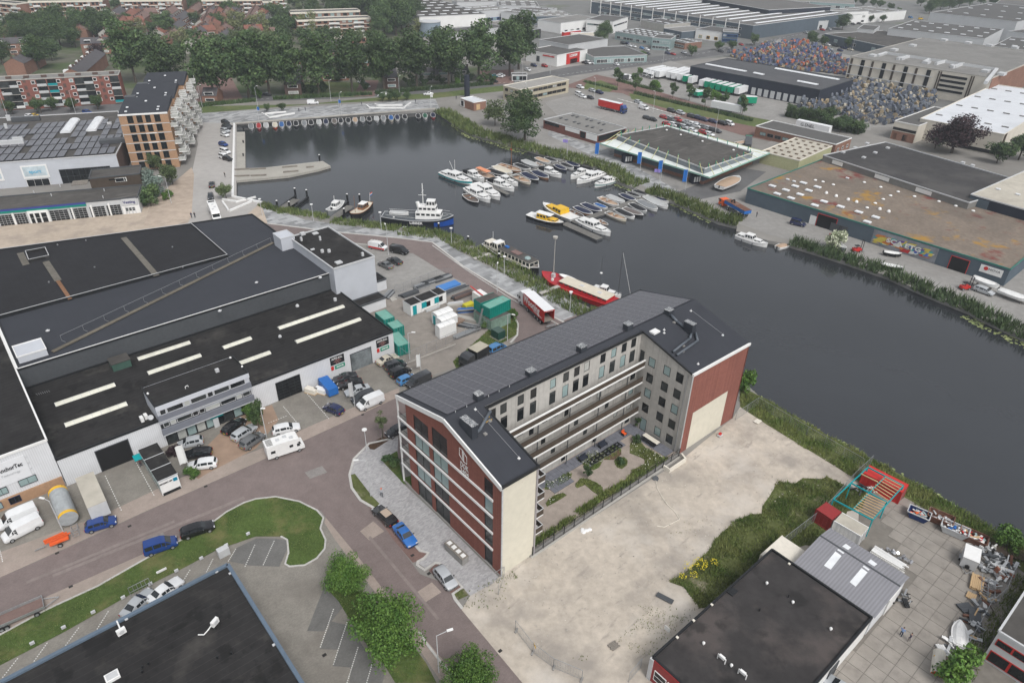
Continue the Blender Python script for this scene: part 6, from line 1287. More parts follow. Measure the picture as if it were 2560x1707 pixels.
for s0,s1,z0_,z1_ in((.02,.4,3.3,4.4),(.02,.5,.4,2.2)):
 panel(Wh,c0,c0+n_*14,s0,s1,z0_,z1_,M_red,'window_frame',.03,.06)
 for k in range(3):panel(Wh,c0,c0+n_*14,s0+(s1-s0)*(k/3+.02),s0+(s1-s0)*((k+1)/3-.02),z0_+.12,z1_-.12,M_glass_d,'pane',.08,.04)
meshfence([G(T(3,3,x,y))for x,y in((2240,560),(2150,780),(2010,900),(1930,1050),(1790,1290),(1690,1400))],1.9,'leaning mesh fence along the right side of the slab yard',infill=False)
meshfence([G(T(3,3,60,370)),G(T(3,3,500,30)),G(T(3,2,760,1300)),G(T(3,2,940,1130))],2.0,'green grey mesh fence between the weed slope and the slab yard')
meshfence([W(95.2,48.0),G(T(3,2,-100,590)),G(T(3,2,350,860)),G(T(3,2,860,1160))],1.9,'site fence along the bank beside the sand plot',step=3.4)
for i,pts in enumerate((((30,1080),(190,1290)),((190,1290),(380,1430)),((380,1430),(640,1540)),((1180,1430),(1070,1560)))):
 meshfence([G(T(2,3,*pts[0])),G(T(2,3,*pts[1]))],1.9,('leftmost mesh site fence panel at the street edge of the sand','site fence panel carrying a small yellow sign','site fence panel in the middle of the row on the sand','site fence panel next to the dark red shop front')[i],step=3.4)
for i,(x,y)in enumerate(((40,1085),(190,1290),(385,1425),(640,1540))):o=MB().box(G(T(2,3,x,y),.12),(.75,.25,.15),EU+EV*.5).build('fence_foot',M_conc);tag(o,'concrete foot block under a site fence joint on the sand','block','site fence feet')
o=MB().box(G(T(2,3,210,1225),1.1),(.6,.05,.35),EV+EU*.4).build('warning_sign',M_yellow);tag(o,'small yellow warning sign hanging on the site fence','sign')
meshfence([G(T(1,3,2125,690)),G(T(1,3,2280,590)),G(T(1,3,2225,760))],2.0,'white poles and mesh barrier at the foot of the cream wall',infill=False)
o=MB().box(G(T(2,3,1425,1070),1.4),(.8,.05,.8),EV).build('site_sign',M_white);tag(o,'white and red board on a pole leaning by the black roof','sign')
o=MB();rr=random.Random(8)
for k in range(8):o.dome(G(T(2,3,640+rr.random()*75,150+rr.random()*35),.05),.35,.18,7,2)
o=o.build('plastic_sheet',M_white);tag(o,'crumpled white plastic sheet on the sand by the fence','plastic')
t=thing('hose','pale hose trailing across the sand plot','hose',G(T(2,2,1320,1270)));MB().path([G(T(2,2,*p),.1)for p in((1320,1270),(1335,1350),(1380,1430),(1430,1500),(1500,1568))]+[G(T(2,3,*p),.1)for p in((1540,65),(1400,135),(1330,125))],.05).build('hose_line',M_cream,t);MB().tube(G(T(2,2,1320,1260),.05),G(T(2,2,1320,1260),.3),.5).build('reel',M_dgrey,t)
t=thing('compactor','small red and grey machine by the cream panel','machine',G(T(2,2,1910,860)));p=G(T(2,2,1910,860),.3);MB().box(p,(.9,.6,.3),EU).build('base',M_lgrey,t);MB().box(p+V3((0,0,.3)),(.5,.4,.3),EU).build('motor',M_red,t);MB().path([p+EV*.2,p+EV*.5+V3((0,0,1.5)),p+EV*.5+EU*.5+V3((0,0,1.5)),p+EU*.5],.03).build('handle',M_steel,t)
t=thing('waste_containers','wooden clad waste bin enclosure with four steel lids on the sidewalk','bin',G(T(1,3,1850,400)))
p=G(T(1,3,1840,345),1.2);dd_=(G(T(1,3,1900,440))-G(T(1,3,1740,290))).normalized();MB().box(V3((p.x,p.y,.65)),(4.0,1.1,1.2),dd_).build('enclosure',M_conc,t);MB().box(V3((p.x,p.y,1.28)),(4.05,1.15,.06),dd_).build('top',M_oldwood,t)
for k in range(4):MB().box(V3((p.x,p.y,1.35))+dd_*(-1.5+k),(.6,.6,.08),dd_).build('lid',M_white,t)
K=T
CARS=[('panelvan','white',K(0,3,330,90),K(0,3,70,220),'white delivery van parked nearest the orange brick plinth, lower of the pair'),('panelvan','white',K(0,3,280,-5),K(0,3,40,100),'white delivery van behind the other white van at the left edge'),('hatch','blue',K(0,3,805,135),K(0,3,1040,65),'royal blue hatchback by the tank and lorry trailer'),('estate','black',K(0,3,1690,190),K(0,3,1935,110),'black estate car parked along the grass island'),('minivan','blue',K(0,3,1355,340),K(0,3,1590,260),'blue people carrier parked along the grass island'),('saloon','silver',K(0,3,1200,900),K(0,3,1340,760),'silver car with a dark roof half hidden by the black roof edge'),('saloon','white',K(0,3,1430,780),K(0,3,1600,650),'white car nosing in beside the steel rack'),('saloon','black',K(1,3,1250,85),K(1,2,1115,1530),'black cabriolet with beige soft top parked along the sidewalk'),('saloon','brightblue',K(1,3,1300,120),K(1,3,1440,290),'bright blue car in the lay-by'),('hatch','silver',K(1,3,1670,510),K(1,3,1810,680),'silver hatchback in the second lay-by'),('hatch','navy',K(1,2,770,640),K(1,2,655,590),'navy hatchback standing alone on the forecourt'),('panelvan','white',K(1,2,1155,510),K(1,2,945,600),'white crew van with dark side windows at the forecourt edge'),('saloon','dark',K(1,2,915,305),K(1,2,715,350),'dark grey coupe against the white hall wall'),('saloon','black',K(1,2,945,365),K(1,2,780,400),'black car second from the white hall wall'),('saloon','silver',K(1,2,1030,415),K(1,2,830,470),'silver sports car third in the row'),('minivan','dark',K(1,2,1080,480),K(1,2,890,545),'black people carrier fourth in the row behind the white van'),('saloon','beige',K(1,2,1125,195),K(1,2,1290,125),'old cream saloon in front of the green container'),('minivan','dark',K(1,2,1190,250),K(1,2,1370,185),'black van second from the old cream car'),('minivan','black',K(1,2,1245,315),K(1,2,1405,240),'black people carrier with silver roof bars'),('hatch','sky',K(1,2,1310,375),K(1,2,1460,310),'light blue hatchback between two black vans'),('panelvan','dark',K(1,2,1600,310),K(1,2,1385,410),'long black van beside the solar roof'),('hatch','dark',K(1,2,1375,775),K(1,2,1210,850),'dark hatchback tucked behind the corner column'),('minivan','sky',K(1,2,2160,90),K(1,2,2270,35),'pale blue car in front of the black lorry'),('estate','white',K(1,2,165,820),K(1,2,385,770),'white car with a sunroof behind the motorhome'),('estate','black',K(0,2,2070,830),K(0,2,2225,710),'black estate at the office entrance'),('estate','silver',K(0,2,2150,890),K(0,2,2330,770),'silver estate second from the office entrance'),('suv','grey',K(0,2,2235,965),K(0,2,2400,850),'grey estate third from the office entrance'),('hatch','silver',K(0,2,1835,905),K(0,2,1660,940),'silver hatchback under the office block'),('estate','black',K(0,2,1930,1010),K(0,2,1690,1035),'black estate behind the white one'),('estate','white',K(0,2,1985,1105),K(0,2,1725,1140),'white estate car next to the banner'),('saloon','silver',K(3,3,640,1600),K(3,3,780,1700),'silver car cut by the bottom edge of the yard')]
for c in CARS:car(*c)
o=[x for x in C.objects if x.get('label','').startswith('black cabriolet')][0];MB().box((-.45,0,1.47),(1.5,1.15,.06)).build('soft_top',g('beige_canvas',(.42,.34,.27),.8,.05),o)
car('panelvan','white',K(1,1,1040,680),K(1,1,1200,710),'white and red service van with a ladder rack on the quay forecourt');o=[x for x in C.objects if x.get('label','').startswith('white and red service')][0]
MB().box((0,0,.62),(4.7,1.94,.45)).build('red_band',M_red,o)
for k in range(5):MB().bar((-2+k*.8,-.7,2.12),(-2+k*.8,.7,2.12),.06).build('roof_bar',M_cream,o)
car('panelvan','black',K(1,1,1235,715),K(1,1,1400,750),'black van next to the red and white van');car('saloon','grey',K(1,1,1250,890),K(1,1,1130,830),'grey saloon on the quay forecourt');car('saloon','dark',K(1,1,1325,845),K(1,1,1220,800),'dark cabriolet beside the grey saloon');car('saloon','dark',K(0,1,1945,150),K(0,1,1945,95),'dark car driving up the pale quay street');car('hatch','dark',K(0,1,1935,210),K(0,1,1935,258),'black hatchback in front of the motorhome')
def motorhome(a,b,lab,h=2.9):
 A,B_=G(a,h),G(b,h);hd=math.atan2(B_.y-A.y,B_.x-A.x);L=(B_-A).length;c=(A+B_)/2;c.z=.07;t=thing('motorhome',lab,'motorhome',c,hd);OFF[t]=V3();q=MB();w_=1.12
 prof=[(-L/2,.5),(L*.3,.5),(L*.5,.55),(L*.5,1.1),(L*.42,1.3),(L*.31,2.05),(L*.4,2.2),(L*.37,2.75),(L*.2,h),(-L/2,h)]
 q.poly([(x,-w_,z)for x,z in prof]);q.poly([(x,w_,z)for x,z in prof[::-1]])
 for i in range(len(prof)):(x1,z1),(x2,z2)=prof[i],prof[(i+1)%len(prof)];q.poly([(x1,w_,z1),(x2,w_,z2),(x2,-w_,z2),(x1,-w_,z1)])
 q.build('body',M_white,t);MB().poly([(L*.425,-.95,1.33),(L*.425,.95,1.33),(L*.325,.95,2.0),(L*.325,-.95,2.0)]).build('windscreen',M_cg,t)
 for s in(-1,1):
  for x0,x1,z0_,z1_ in((.3,.38,1.3,1.85),(.1,.2,1.5,2.0),(-.4,-.28,1.4,1.9)):MB().box((L*(x0+x1)/2,s*(w_+.01),(z0_+z1_)/2),(L*(x1-x0),.03,z1_-z0_)).build('window',M_cg,t)
  for x in(-.28,.34):wv=put('wheel',WHT,t,(L*x,s*(w_-.08),.32));put('rim',WHR,wv,(0,0,0))
 for x,y in((.05,.3),(-.15,0),(.2,-.4)):MB().box((L*x,y,h+.06),(.6,.6,.12)).build('roof_hatch',M_lgrey,t)
 for k in range(7):MB().box((-L*.4+k*.14-.3,0,h+.04),(.05,1.7,.05)).build('roof_slat',M_black,t)
 return t
motorhome(T(1,2,75,950),T(1,2,415,840),'white motorhome with slatted roof panel on the forecourt edge');motorhome(T(0,1,1935,275),T(0,1,1985,390),'white motorhome standing on the pale quay street')
M_whl=g('lorry_white',(.72,.73,.74),.4,.03)
t,x0,bl,h=lorry('white lorry with red trailer lettered Wooning, rear doors open','white',M_red,M_whl,T(2,1,345,1285),T(2,1,100,1068),h=3.9,open_rear=True)
for s in(-1,1):write('Wooning',2.4,M_white,t,(x0+bl*.6,s*1.3,2.75),V3((-s,0,0)),width=7.2,bold=.05)
write('TRANSPORT',.55,M_white,t,(x0+bl*.3,1.3,1.7),V3((-1,0,0)),width=4);write('Wooning',.3,M_white,t,(x0-.03,0,h-.15),V3((0,-1,0)),width=1.8)
t,x0,bl,h=lorry('black box lorry parked behind the solar roofed building','dark',g('lorry_black',(.02,.021,.024),.4,.05),stains(gmat('dirty_tarp',(.42,.39,.32),.1,1),(.3,.28,.23),.5,.5,.65,.6),T(1,2,2100,20),T(1,2,1900,135),h=3.1)
t,x0,bl,h=lorry('parked semi trailer with dirty white roof beside the tank','white',M_lgrey,M_rf_cream,T(0,2,775,1230),T(0,2,890,1500),h=3.7,cabin=False)
t=thing('grain_tank','horizontal grey cylindrical tank with yellow ends','tank',G(T(0,2,640,1568)));a,b=G(T(0,2,530,1380),2.0),G(T(0,3,630,60),1.6);d=(b-a).normalized()
MB().tube(a,b,1.25,n=20).build('cylinder',g('tank_grey',(.34,.36,.37),.4,.15),t)
for c,k in((a,.04),(b,-.6)):MB().tube(c+d*k,c+d*(k+.55),1.27,n=20).build('yellow_band',M_yellow,t)
for k in(.2,.8):c=a+(b-a)*k;MB().box(V3((c.x,c.y,.35)),(2,.3,.7),EU).build('cradle',M_dgrey,t)
t=thing('site_cabin','long portable cabin of three bays with teal side and a small company board','cabin',G(T(0,2,1480,1385)));a,b=G(T(0,2,1355,960),3.0),G(T(0,2,1540,1250),3.0);a.z=b.z=0;d=(b-a).normalized();n_=V3((-d.y,d.x,0));Lc=(b-a).length
for k in range(3):
 c=a+(b-a)*(k+.5)/3;MB().box(c+V3((0,0,2.92)),(Lc/3-.12,2.9,.14),d).build('cabin_roof',M_rf_black,t);MB().box(c+V3((0,0,1.5)),(Lc/3-.04,2.8,2.7),d).build('module',M_lgrey,t)
 for s in(-1,1):MB().box(c+n_*s*1.43+V3((0,0,1.5)),(Lc/3-.3,.05,1.6),d).build('side_window',M_glass_t,t)
for k in range(4):c=a+(b-a)*k/3;MB().box(c+V3((0,0,2.98)),(.12,3.0,.1),d).build('joint_frame',M_lgrey,t)
MB().box(b+d*.1+V3((0,0,1.5)),(.06,2.8,2.6),d).build('end_wall',M_white,t);MB().box(b+d*.15+n_*.9+V3((0,0,2.3)),(.06,.6,.6),d).build('logo_square',g('logo_blue',(.0,.2,.32),.5,0),t);write('van Leeuwen',.5,LETT,t,b+d*.16-n_*.45+V3((0,0,2.4)),n_*-1,width=1.9,bold=.02);MB().box(b+d*.14+V3((0,0,.35)),(.06,2.6,.5),d).build('dark_plinth',M_black,t)
t=thing('parasol','teal awning and person sized display beside the cabin','awning',G(T(0,2,1290,1120)));MB().box(G(T(0,2,1270,1060),2.2),(1.4,1.6,.1),EU).build('awning',g('awning_teal',(.0,.3,.32),.6,0),t);MB().tube(G(T(0,2,1290,1120)),G(T(0,2,1290,1120))+V3((0,0,2.2)),.05).build('pole',M_steel,t)
t=thing('access_lift','orange trailer mounted boom lift folded down at the roadside','lift',G(T(0,3,500,290)),0);a,b=G(T(0,3,410,290),.9),G(T(0,3,660,190),1.2);d=(b-a).normalized();n_=d.cross(V3((0,0,1)))
for k,zz in enumerate((0,.3,.55)):MB().bar(a+V3((0,0,zz)),a+(b-a)*(.95-k*.1)+V3((0,0,zz+.15)),.18,.16).build('boom',M_orange,t)
MB().box((a+b)/2-V3((0,0,.35)),(2.4,.9,.3),d).build('chassis',M_orange,t);MB().bar(a-V3((0,0,.4)),a-d*1.4-V3((0,0,.5)),.1).build('drawbar',M_steel,t)
for s in(-1,1):p=(a+b)/2+n_*s*.75;wv=put('wheel',WHT,t,V3((p.x,p.y,.36)),math.atan2(d.y,d.x));put('rim',WHR,wv,(0,0,0))
q=MB();bs=b+d*.5-V3((0,0,.3))
for x in(-.4,.4):
 for y in(-.6,.6):q.bar(bs+d*x+n_*y,bs+d*x+n_*y+V3((0,0,1.1)),.05)
for zz in(0,.55,1.1):
 for x in(-.4,.4):q.bar(bs+d*x-n_*.6+V3((0,0,zz)),bs+d*x+n_*.6+V3((0,0,zz)),.05)
 for y in(-.6,.6):q.bar(bs-d*.4+n_*y+V3((0,0,zz)),bs+d*.4+n_*y+V3((0,0,zz)),.05)
q.build('basket',M_steel,t)
t=thing('flatbed_trailer','long low flatbed trailer with brown plank deck at the left edge','trailer',G(T(0,3,200,980)));a,b=G(T(0,3,-60,1030),.7),G(T(0,3,400,830),.7);d=(b-a).normalized();n_=V3((-d.y,d.x,0));Lt=(b-a).length
for k in range(8):MB().box((a+b)/2+n_*(-.88+k*.25),(Lt,.23,.06),d).build('deck_plank',g('deck_brown',(.19,.13,.115),.8,.1),t)
for s in(-1,1):MB().box((a+b)/2+n_*s*1.05+V3((0,0,.2)),(Lt,.06,.4),d).build('side_board',M_steel,t)
MB().box(b+V3((0,0,.2)),(.06,2.1,.4),d).build('end_board',M_steel,t);MB().path([b+n_*.8-V3((0,0,.1)),b+d*1.7-V3((0,0,.1)),b-n_*.8-V3((0,0,.1))],.06).build('drawbar',M_steel,t)
for k in(.12,.22,.82):p=a+(b-a)*k-n_*1.15;wv=put('wheel',WHT,t,V3((p.x,p.y,.36)),math.atan2(d.y,d.x));put('rim',WHR,wv,(0,0,0))
t=thing('steel_rack','empty steel stillage frame on the kerb of the parking court','rack',G(T(0,3,1300,730)));p=G(T(0,3,1300,740));d=EU;q=MB()
for k in range(6):q.bar(p+d*(-1.2+k*.5),p+d*(-1.2+k*.5)+V3((0,0,1.9)),.05);q.bar(p+d*(-1.2+k*.5),p+d*(-1.2+k*.5)-EV*1.0+V3((0,0,.1)),.05)
for zz in(.1,1.0,1.9):q.bar(p-d*1.2+V3((0,0,zz)),p+d*1.3+V3((0,0,zz)),.06)
q.build('frame',M_steel,t)
for c,lab,nm,sz,mm in((T(0,3,1495,565),'low white parking sign on the grass island','parking_sign',(1.3,.1,.35),M_white),(T(0,3,2060,390),'grey utility cabinet at the corner of the black roof','utility_cabinet',(1.5,.9,1.3),M_lgrey)):p=G(c);o=MB().box(p+V3((0,0,sz[2]/2+(.5 if 'sign' in nm else 0))),sz,EU).build(nm,mm);tag(o,lab,nm.split('_')[1])
for i,(x,y)in enumerate(((295,1200),(583,1055),(855,915),(1130,780),(1380,655),(1620,535),(1848,420),(2078,300),(2278,195))):o=MB().box(G(T(0,3,x,y),.5),(.5,.25,.35),EU).build('bay_marker',M_lgrey);tag(o,'small grey bay number plate on the grass island edge','sign','bay number plates along the island')
t=thing('tipper_body','blue tarpaulin covered trailer against the white hall','trailer',G(T(1,2,700,480)));a,b=G(T(1,2,620,340),1.7),G(T(1,2,700,430),1.7);d=V3((b.x-a.x,b.y-a.y,0)).normalized();c=(a+b)/2;MB().box(V3((c.x,c.y,1.1)),((b-a).length+.8,1.9,1.5),d).build('tarpaulin',M_blue,t);MB().box(V3((c.x,c.y,.3)),(3.8,1.7,.3),d).build('chassis',M_dgrey,t)
for i,(x,y)in enumerate(((510,470),(600,470))):p=G(T(1,2,x,y));t=thing('wrapped_pallet',('cream wrapped pallet load left of the blue trailer','white wrapped pallet load touching the blue trailer')[i],'pallet',p);MB().box(p+V3((0,0,.55)),(2.3,1.1,.9),-EV+EU*.5).build('wrapped_load',(M_cream,M_white)[i],t);MB().box(p+V3((0,0,.08)),(2.4,1.2,.14),-EV+EU*.5).build('pallet_base',M_wood,t)
person(T(1,2,1157,1425),-1.2,(.4,.42,.45),(.1,.11,.13),'person in grey walking with an orange cap on the new sidewalk',hat=M_orange);person(T(3,3,1215,1135),.6,(.25,.36,.6),(.02,.04,.08),'person in pale blue shirt and dark trousers on the slab yard',scale=1.02);person(T(3,3,1290,1185),2.4,(.05,.04,.07),(.2,.18,.17),'person in dark top and grey trousers beside the blue shirt')
person(T(0,1,1762,435),1.5,(.03,.04,.09),(.02,.03,.05),'person in dark blue walking left of a companion on the quay street');person(T(0,1,1793,432),1.5,(.03,.03,.03),(.02,.02,.03),'person in black walking right of a companion on the quay street');person(T(0,1,2068,60),1.2,(.02,.02,.03),(.02,.02,.02),'person in black walking a dog by the white quay wall');person(T(0,2,1295,1145),.5,(.3,.1,.1),(.04,.04,.06),'person in a red top beside the teal awning');person(T(2,1,2245,425),.5,(.15,.15,.16),(.03,.03,.04),'person in grey standing at the boatyard corner')
def foot(px,z):q=G(px,z);q.z=0;return q
tree('near',foot(T(1,3,825,570),3.6),'medium green tree at the upper end of the grass strip',.74,world=True,cat='tree');tree('near',foot(T(1,3,1190,1060),5),'largest green tree in the middle of the grass strip',1.12,world=True,cat='tree');tree('near',foot(T(1,3,1950,1520),4),'green tree cut by the bottom edge beside the lamp post',.85,world=True,cat='tree')
tree('young',T(1,2,1165,880),'slender young tree in the mulch pit by the street corner',1.3)
for i in range(4):a=i*1.57;p=G(T(1,2,1165,880))+V3((math.cos(a)*.7,math.sin(a)*.7,0));o=MB().tube(p,p+V3((0,0,1.3)),.05).build('tree_stake',M_oldwood);tag(o,'wooden stake guarding the young street tree','stake','stakes of the young tree')
lamppost(T(1,2,1055,1420),'street lamp with single arm over the sidewalk bend',7.2,1.2,AZ+2.6);lamppost(T(1,2,1020,1010),'lamp post with white disc head at the street corner',4.6,disc=True);lamppost(T(1,3,1680,1470),'street lamp bending over the road by the bottom tree',7,1.3,AZ-.35);lamppost(T(0,3,580,175),'lamp post between the tank and the orange lift',6.0,.8,AZ+2.2);lamppost(T(0,1,1575,300),'tall street lamp beside the round dark bush',8,1.3,AZ+2.4);lamppost(T(1,2,100,885),'thin pole next to the motorhome',6,disc=False,arm=.1)
tree('spruce',T(0,1,1420,250),'blue green conifer behind the round dark bush',1.6,cat='tree');tree('bush',T(0,1,1390,330),'large round dark green bush at the garage corner',2.4,sz=2.6,col=M_leaf_d);tree('bush',T(0,1,1520,270),'small round hedge ball beside the dark bush',1.0);tree('round',T(0,1,1590,130),'yellow green shrubby tree beside the orange tower',.75,col=M_leaf_f);tree('bush',T(0,1,1570,240),'low clipped bush next to the lamp post',.9);tree('round',T(0,0,1450,1560),'light green tree in front of the orange tower',.6,col=M_leaf_f);tree('round',T(0,1,2080,260),'young tree in the white quay planter',.5,col=M_leaf_f)
tree('bush',T(1,2,30,800),'dark conical conifer by the visitor paving',.9,sz=2.4,col=M_leaf_d);tree('bush',T(0,2,2310,700),'green shrubs at the right end of the office',1.1);tree('bush',T(0,2,1780,1230),'low shrubs at the foot of the banner',1.0,sz=.6);tree('bush',T(0,2,1600,1060),'reddish shrub beside the site cabin',.9,col=M_leaf_c);tree('shrub',T(1,2,1250,1150),'shrubs in the lawn left of the corner column',1.4)
tree('bush',T(3,3,1700,1560),'large bush at the bottom of the yard fence',2.0);tree('bush',T(3,3,2230,1350),'bush between the yard fence and white house',1.5);tree('bush',T(3,3,2180,320),'bush on the bank behind the brown sheets',1.6);tree('bush',T(2,2,2120,480),'tall weed bush at the waterside corner of the red wall',1.2,sz=2.2)
isg=[G(p)for p in isl];blades('island_grass','mown grass on the curved island',isg,26,.1,.035,M_grassb,.12,11,clump=False);blades('strip_grass','shaded grass under the street trees',[G(p)for p in pl],30,.16,.04,M_grassb,.12,12,clump=False)
ws=[G(p)for p in VP("1640,1245 1830,1090 1880,1092 1960,1115 2000,1160 1790,1300 1760,1340 1660,1400 1550,1345 1600,1290 1650,1262")];blades('tall_weeds','tall wild grass and weeds on the slope beside the black roof',rag(ws,1.3,2,5,True),50,.5,.06,M_grassb,.05,13)
for(x,y,r,s)in((1725,500,1.2,1),(1610,520,.9,2),(1665,605,.7,3),(1560,620,.6,4),(1850,490,.7,5)):p=G(T(2,3,x,y));pads('yellow_flowers','yellow flowering weeds on the slope',[p+V3((math.cos(a)*r,math.sin(a)*r,0))for a in(0,1,2,3,4,5)],26,.06,M_fl_y,.72,s,cat='flowers')
for s,(poly,dens,hh)in enumerate((("1100,850 1650,1100 1700,880 1300,860",3,.2),("950,1180 1250,900 1600,980 1300,1330 1150,1300",5,.25),("0,540 60,600 0,640 -60,600",10,.3),("1550,100 1800,60 1700,220 1400,250",1.5,.15),("500,1300 760,1330 650,1420",3,.25))):
 blades('sparse_weeds','sparse weeds scattered over the bare sand',[G(p)for p in TP(2,3,poly)],dens*2.2,hh,.05,M_grassb,.06,60+s)
blades('sparse_weeds','sparse weeds at the foot of the cream wall',[G(p)for p in TP(1,3,"1850,720 2000,700 2300,560 2340,900 1900,880")],5,.3,.06,M_grassb,.06,66)
bk=[G(p)for p in VP("1700,885 1770,925 1900,1000 2090,1102 2164,1144 2289,1222 2430,1290 2600,1430 2560,1500 2300,1270 2160,1180 2100,1160 1980,1110 1900,1060 1760,975 1700,935")];blades('bank_grass','dense green bank growth between the sand plot and the water',rag(bk,.7,2,6,True),45,.6,.06,M_grassb,.05,14);blades('rough_grass','rough grass between the yard fence and the white house',[G(p)for p in TP(3,3,"2290,560 2150,800 1950,1060 1700,1420 1600,1568 1900,1568 1950,1400 2120,1100 2360,740 2360,600")],40,.6,.07,M_grassb,.03,15)
lp=strip_poly([G(p,ZW)for p in VP("1714,880 1764,922 1839,961 1901,993 1964,1028 2039,1068 2089,1096 2164,1138 2226,1183 2289,1215")],-2.2,.0);pads('lily_pads','lily pads floating along the near bank',lp,2.2,.2,M_pad,ZW+.02,7)
Z1=lambda x,y:(992.2+x/4,339.9+y/4)
Z2=lambda x,y:(514.5+x/4.414,183.7+y/4.414)
Z3=lambda x,y:(882+x/7.111,624.7+y/7.111)
def sl_(a,b,hull,cov,lab,F=Z1,**k):
 c,h,L=moor(F(*a),F(*b));return sloop(L,hull,cov,lab,at=c,hd=h,**k)
def cr_(a,b,hull,lab,F=Z1,**k):
 c,h,L=moor(F(*a),F(*b));return cruiser(L,hull,lab,c,h,**k)
def wall_g(name,lab,a,b,w,h,m,cat='wall',z=0):
 p,q=G(a),G(b);o=MB().bar((p.x,p.y,z+h/2),(q.x,q.y,z+h/2),w,h).build(name,m);tag(o,lab,cat);return o
for a,b,hu,co,lab in(((510,195),(690,255),'black','black','flat dark covered boat beside the orange topped launch'),((575,165),(735,240),'cream','cream','cream sloop with beige cover, left of the brown masted boat'),((765,145),(905,200),'white','black','white sloop with black cover right of the brown mast'),((840,112),(975,172),'lgrey','lgrey','grey hooded sloop in the far row of the upper dock'),((950,135),(1035,168),'white',None,'small open white boat behind the beige covered one'),((960,88),(1090,140),'white','tan','sloop with sand coloured cover at the far end of the upper dock'),((1045,88),(1155,130),'white','black','white sloop with black cover next to the sand coloured one'),((1095,73),(1215,110),'white','navy','farthest white sloop with dark blue cover at the upper dock'),((1135,155),(1235,205),'navy','navy','blue covered dark sloop, first on the near side of the far dock end'),((1190,138),(1300,190),'white','black','white sloop with black cover between two blue covered ones'),((1245,123),(1355,175),'navy','navy','blue covered sloop nearest the reed bank at the upper dock'),((930,210),(1070,280),'wood','navy','varnished brown sloop under a blue cover'),((835,225),(975,300),'black','navy','black sloop under a blue cover beside the brown one'),((745,250),(905,322),'cream',None,'cream open sloop with blue bow cover'),((305,425),(420,505),'black',None,'small black tender beside the rounded white cruiser'),((1910,362),(2040,408),'white','black','white sloop with black cover nearest the reeds at the lower dock'),((1850,388),(1985,435),'white','black','white sloop with black cover second from the reeds'),((1795,405),(1915,455),'lgrey','black','pale hull with black cover third from the reeds'),((1735,422),(1870,487),'navy','navy','dark blue sloop with full cover in the far row'),((1618,435),(1770,500),'white','lgrey','slim white sloop with white cover'),((1540,452),(1715,532),'white',None,'white wooden boat with short mast and open cockpit'),((1500,510),(1612,556),'white','blue','little white boat with blue cover'),((1385,510),(1560,587),'navy','navy','long dark blue fully covered launch'),((1315,540),(1475,612),'wood','navy','brown sloop with blue cover beside the black dinghy'),((1255,572),(1395,642),'black',None,'black inflatable dinghy beside the yellow pilot boat'),((1530,662),(1615,712),'tbrown',None,'small dark boat behind the big white cruiser'),((1605,590),(1785,660),'cream',None,'cream open sloop at the near side of the lower dock'),((1690,560),(1860,642),'white','black','white hulled sloop with domed black cover'),((1765,550),(1940,622),'black','tbrown','black sloop with grey brown cover'),((1825,510),(1970,590),'lgrey','black','sloop with black cover right of the black one'),((1900,480),(2070,570),'white','grey','white sloop with slate grey cover'),((1965,442),(2165,547),'white','lgrey','large white sloop under a pale grey tarpaulin'),((2035,435),(2175,495),'white','navy','white sloop with navy cover by the flagpole'),((2115,420),(2225,482),'navy','navy','navy covered boat touching the reeds at the dock root')):sl_(a,b,hu,co,lab,group='sloops at the marina docks')
for a,b,hu,lab,k in(((300,225),(480,302),'white','small white cabin boat with black canopy beside the trawler',dict(canopy='black')),((525,305),(755,388),'white','white cruiser with a black tent canopy',dict(canopy='black')),((585,282),(790,338),'white','little white cabin cruiser behind the black canopy boat',{}),((390,335),(625,467),'white','white flybridge cruiser, second in the near group',dict(flybridge=True)),((325,375),(535,492),'white','rounded white aft cabin cruiser nearest the camera in the upper group',dict(aft=True)),((1440,215),(1275,275),'white','white cruiser leftmost of three moored at the reeds',{}),((1565,235),(1330,318),'white','big white cruiser in the middle of three at the reeds',dict(aft=True,flybridge=True)),((1690,292),(1495,348),'white','white cruiser with pale blue trim, rightmost of three at the reeds',dict(aft=True,stripe=M_glass_t)),((1310,658),(1020,520),'lgrey','all yellow decked pilot launch with grey hull',dict(top='yellow')),((890,615),(1205,705),'black','black hulled pilot boat with yellow cabin and white roof',dict(top='yellow')),((1350,665),(1640,795),'white','large white cruiser along the near pontoon',dict(aft=True)),((990,200),(1190,262),'white','white speedboat with black hood',dict(canopy='black'))):
 cr_(a,b,hu,lab,group=None,**k)
o=[x for x in C.objects if x.get('label','').startswith('black hulled pilot')][0];MB().box((-.4,0,2.5),(5.2,2.3,.1)).build('white_roof',M_white,o)
o=cr_((95,228),(370,325),'white','white and teal trawler yacht with two masts',stripe=M_teal,aft=True);MB().tube((-1,0,2),(-1,0,6.5),.06).tube((-1.2,0,2),(-3.5,0,5.5),.05).build('mast',M_white,o)
o=sl_((385,200),(580,285),'tbrown',None,'launch with a bright orange awning');MB().box((-.6,0,2.1),(6.2,2.0,.12)).build('awning',hm('coral'),o)
for x in(-3,0,2):MB().tube((x,.9,.5),(x,.9,2.1),.03).tube((x,-.9,.5),(x,-.9,2.1),.03).build('awning_post',M_steel,o,kind='stuff')
o=sl_((615,150),(820,215),'wood',None,'brown wooden sailing barge with a tall brown mast');MB().tube((.6,0,.3),(.6,0,9.5),.12,.07).build('mast',hm('wood'),o);MB().box((.2,.3,7),(.8,.05,.5)).build('pennant',M_red,o)
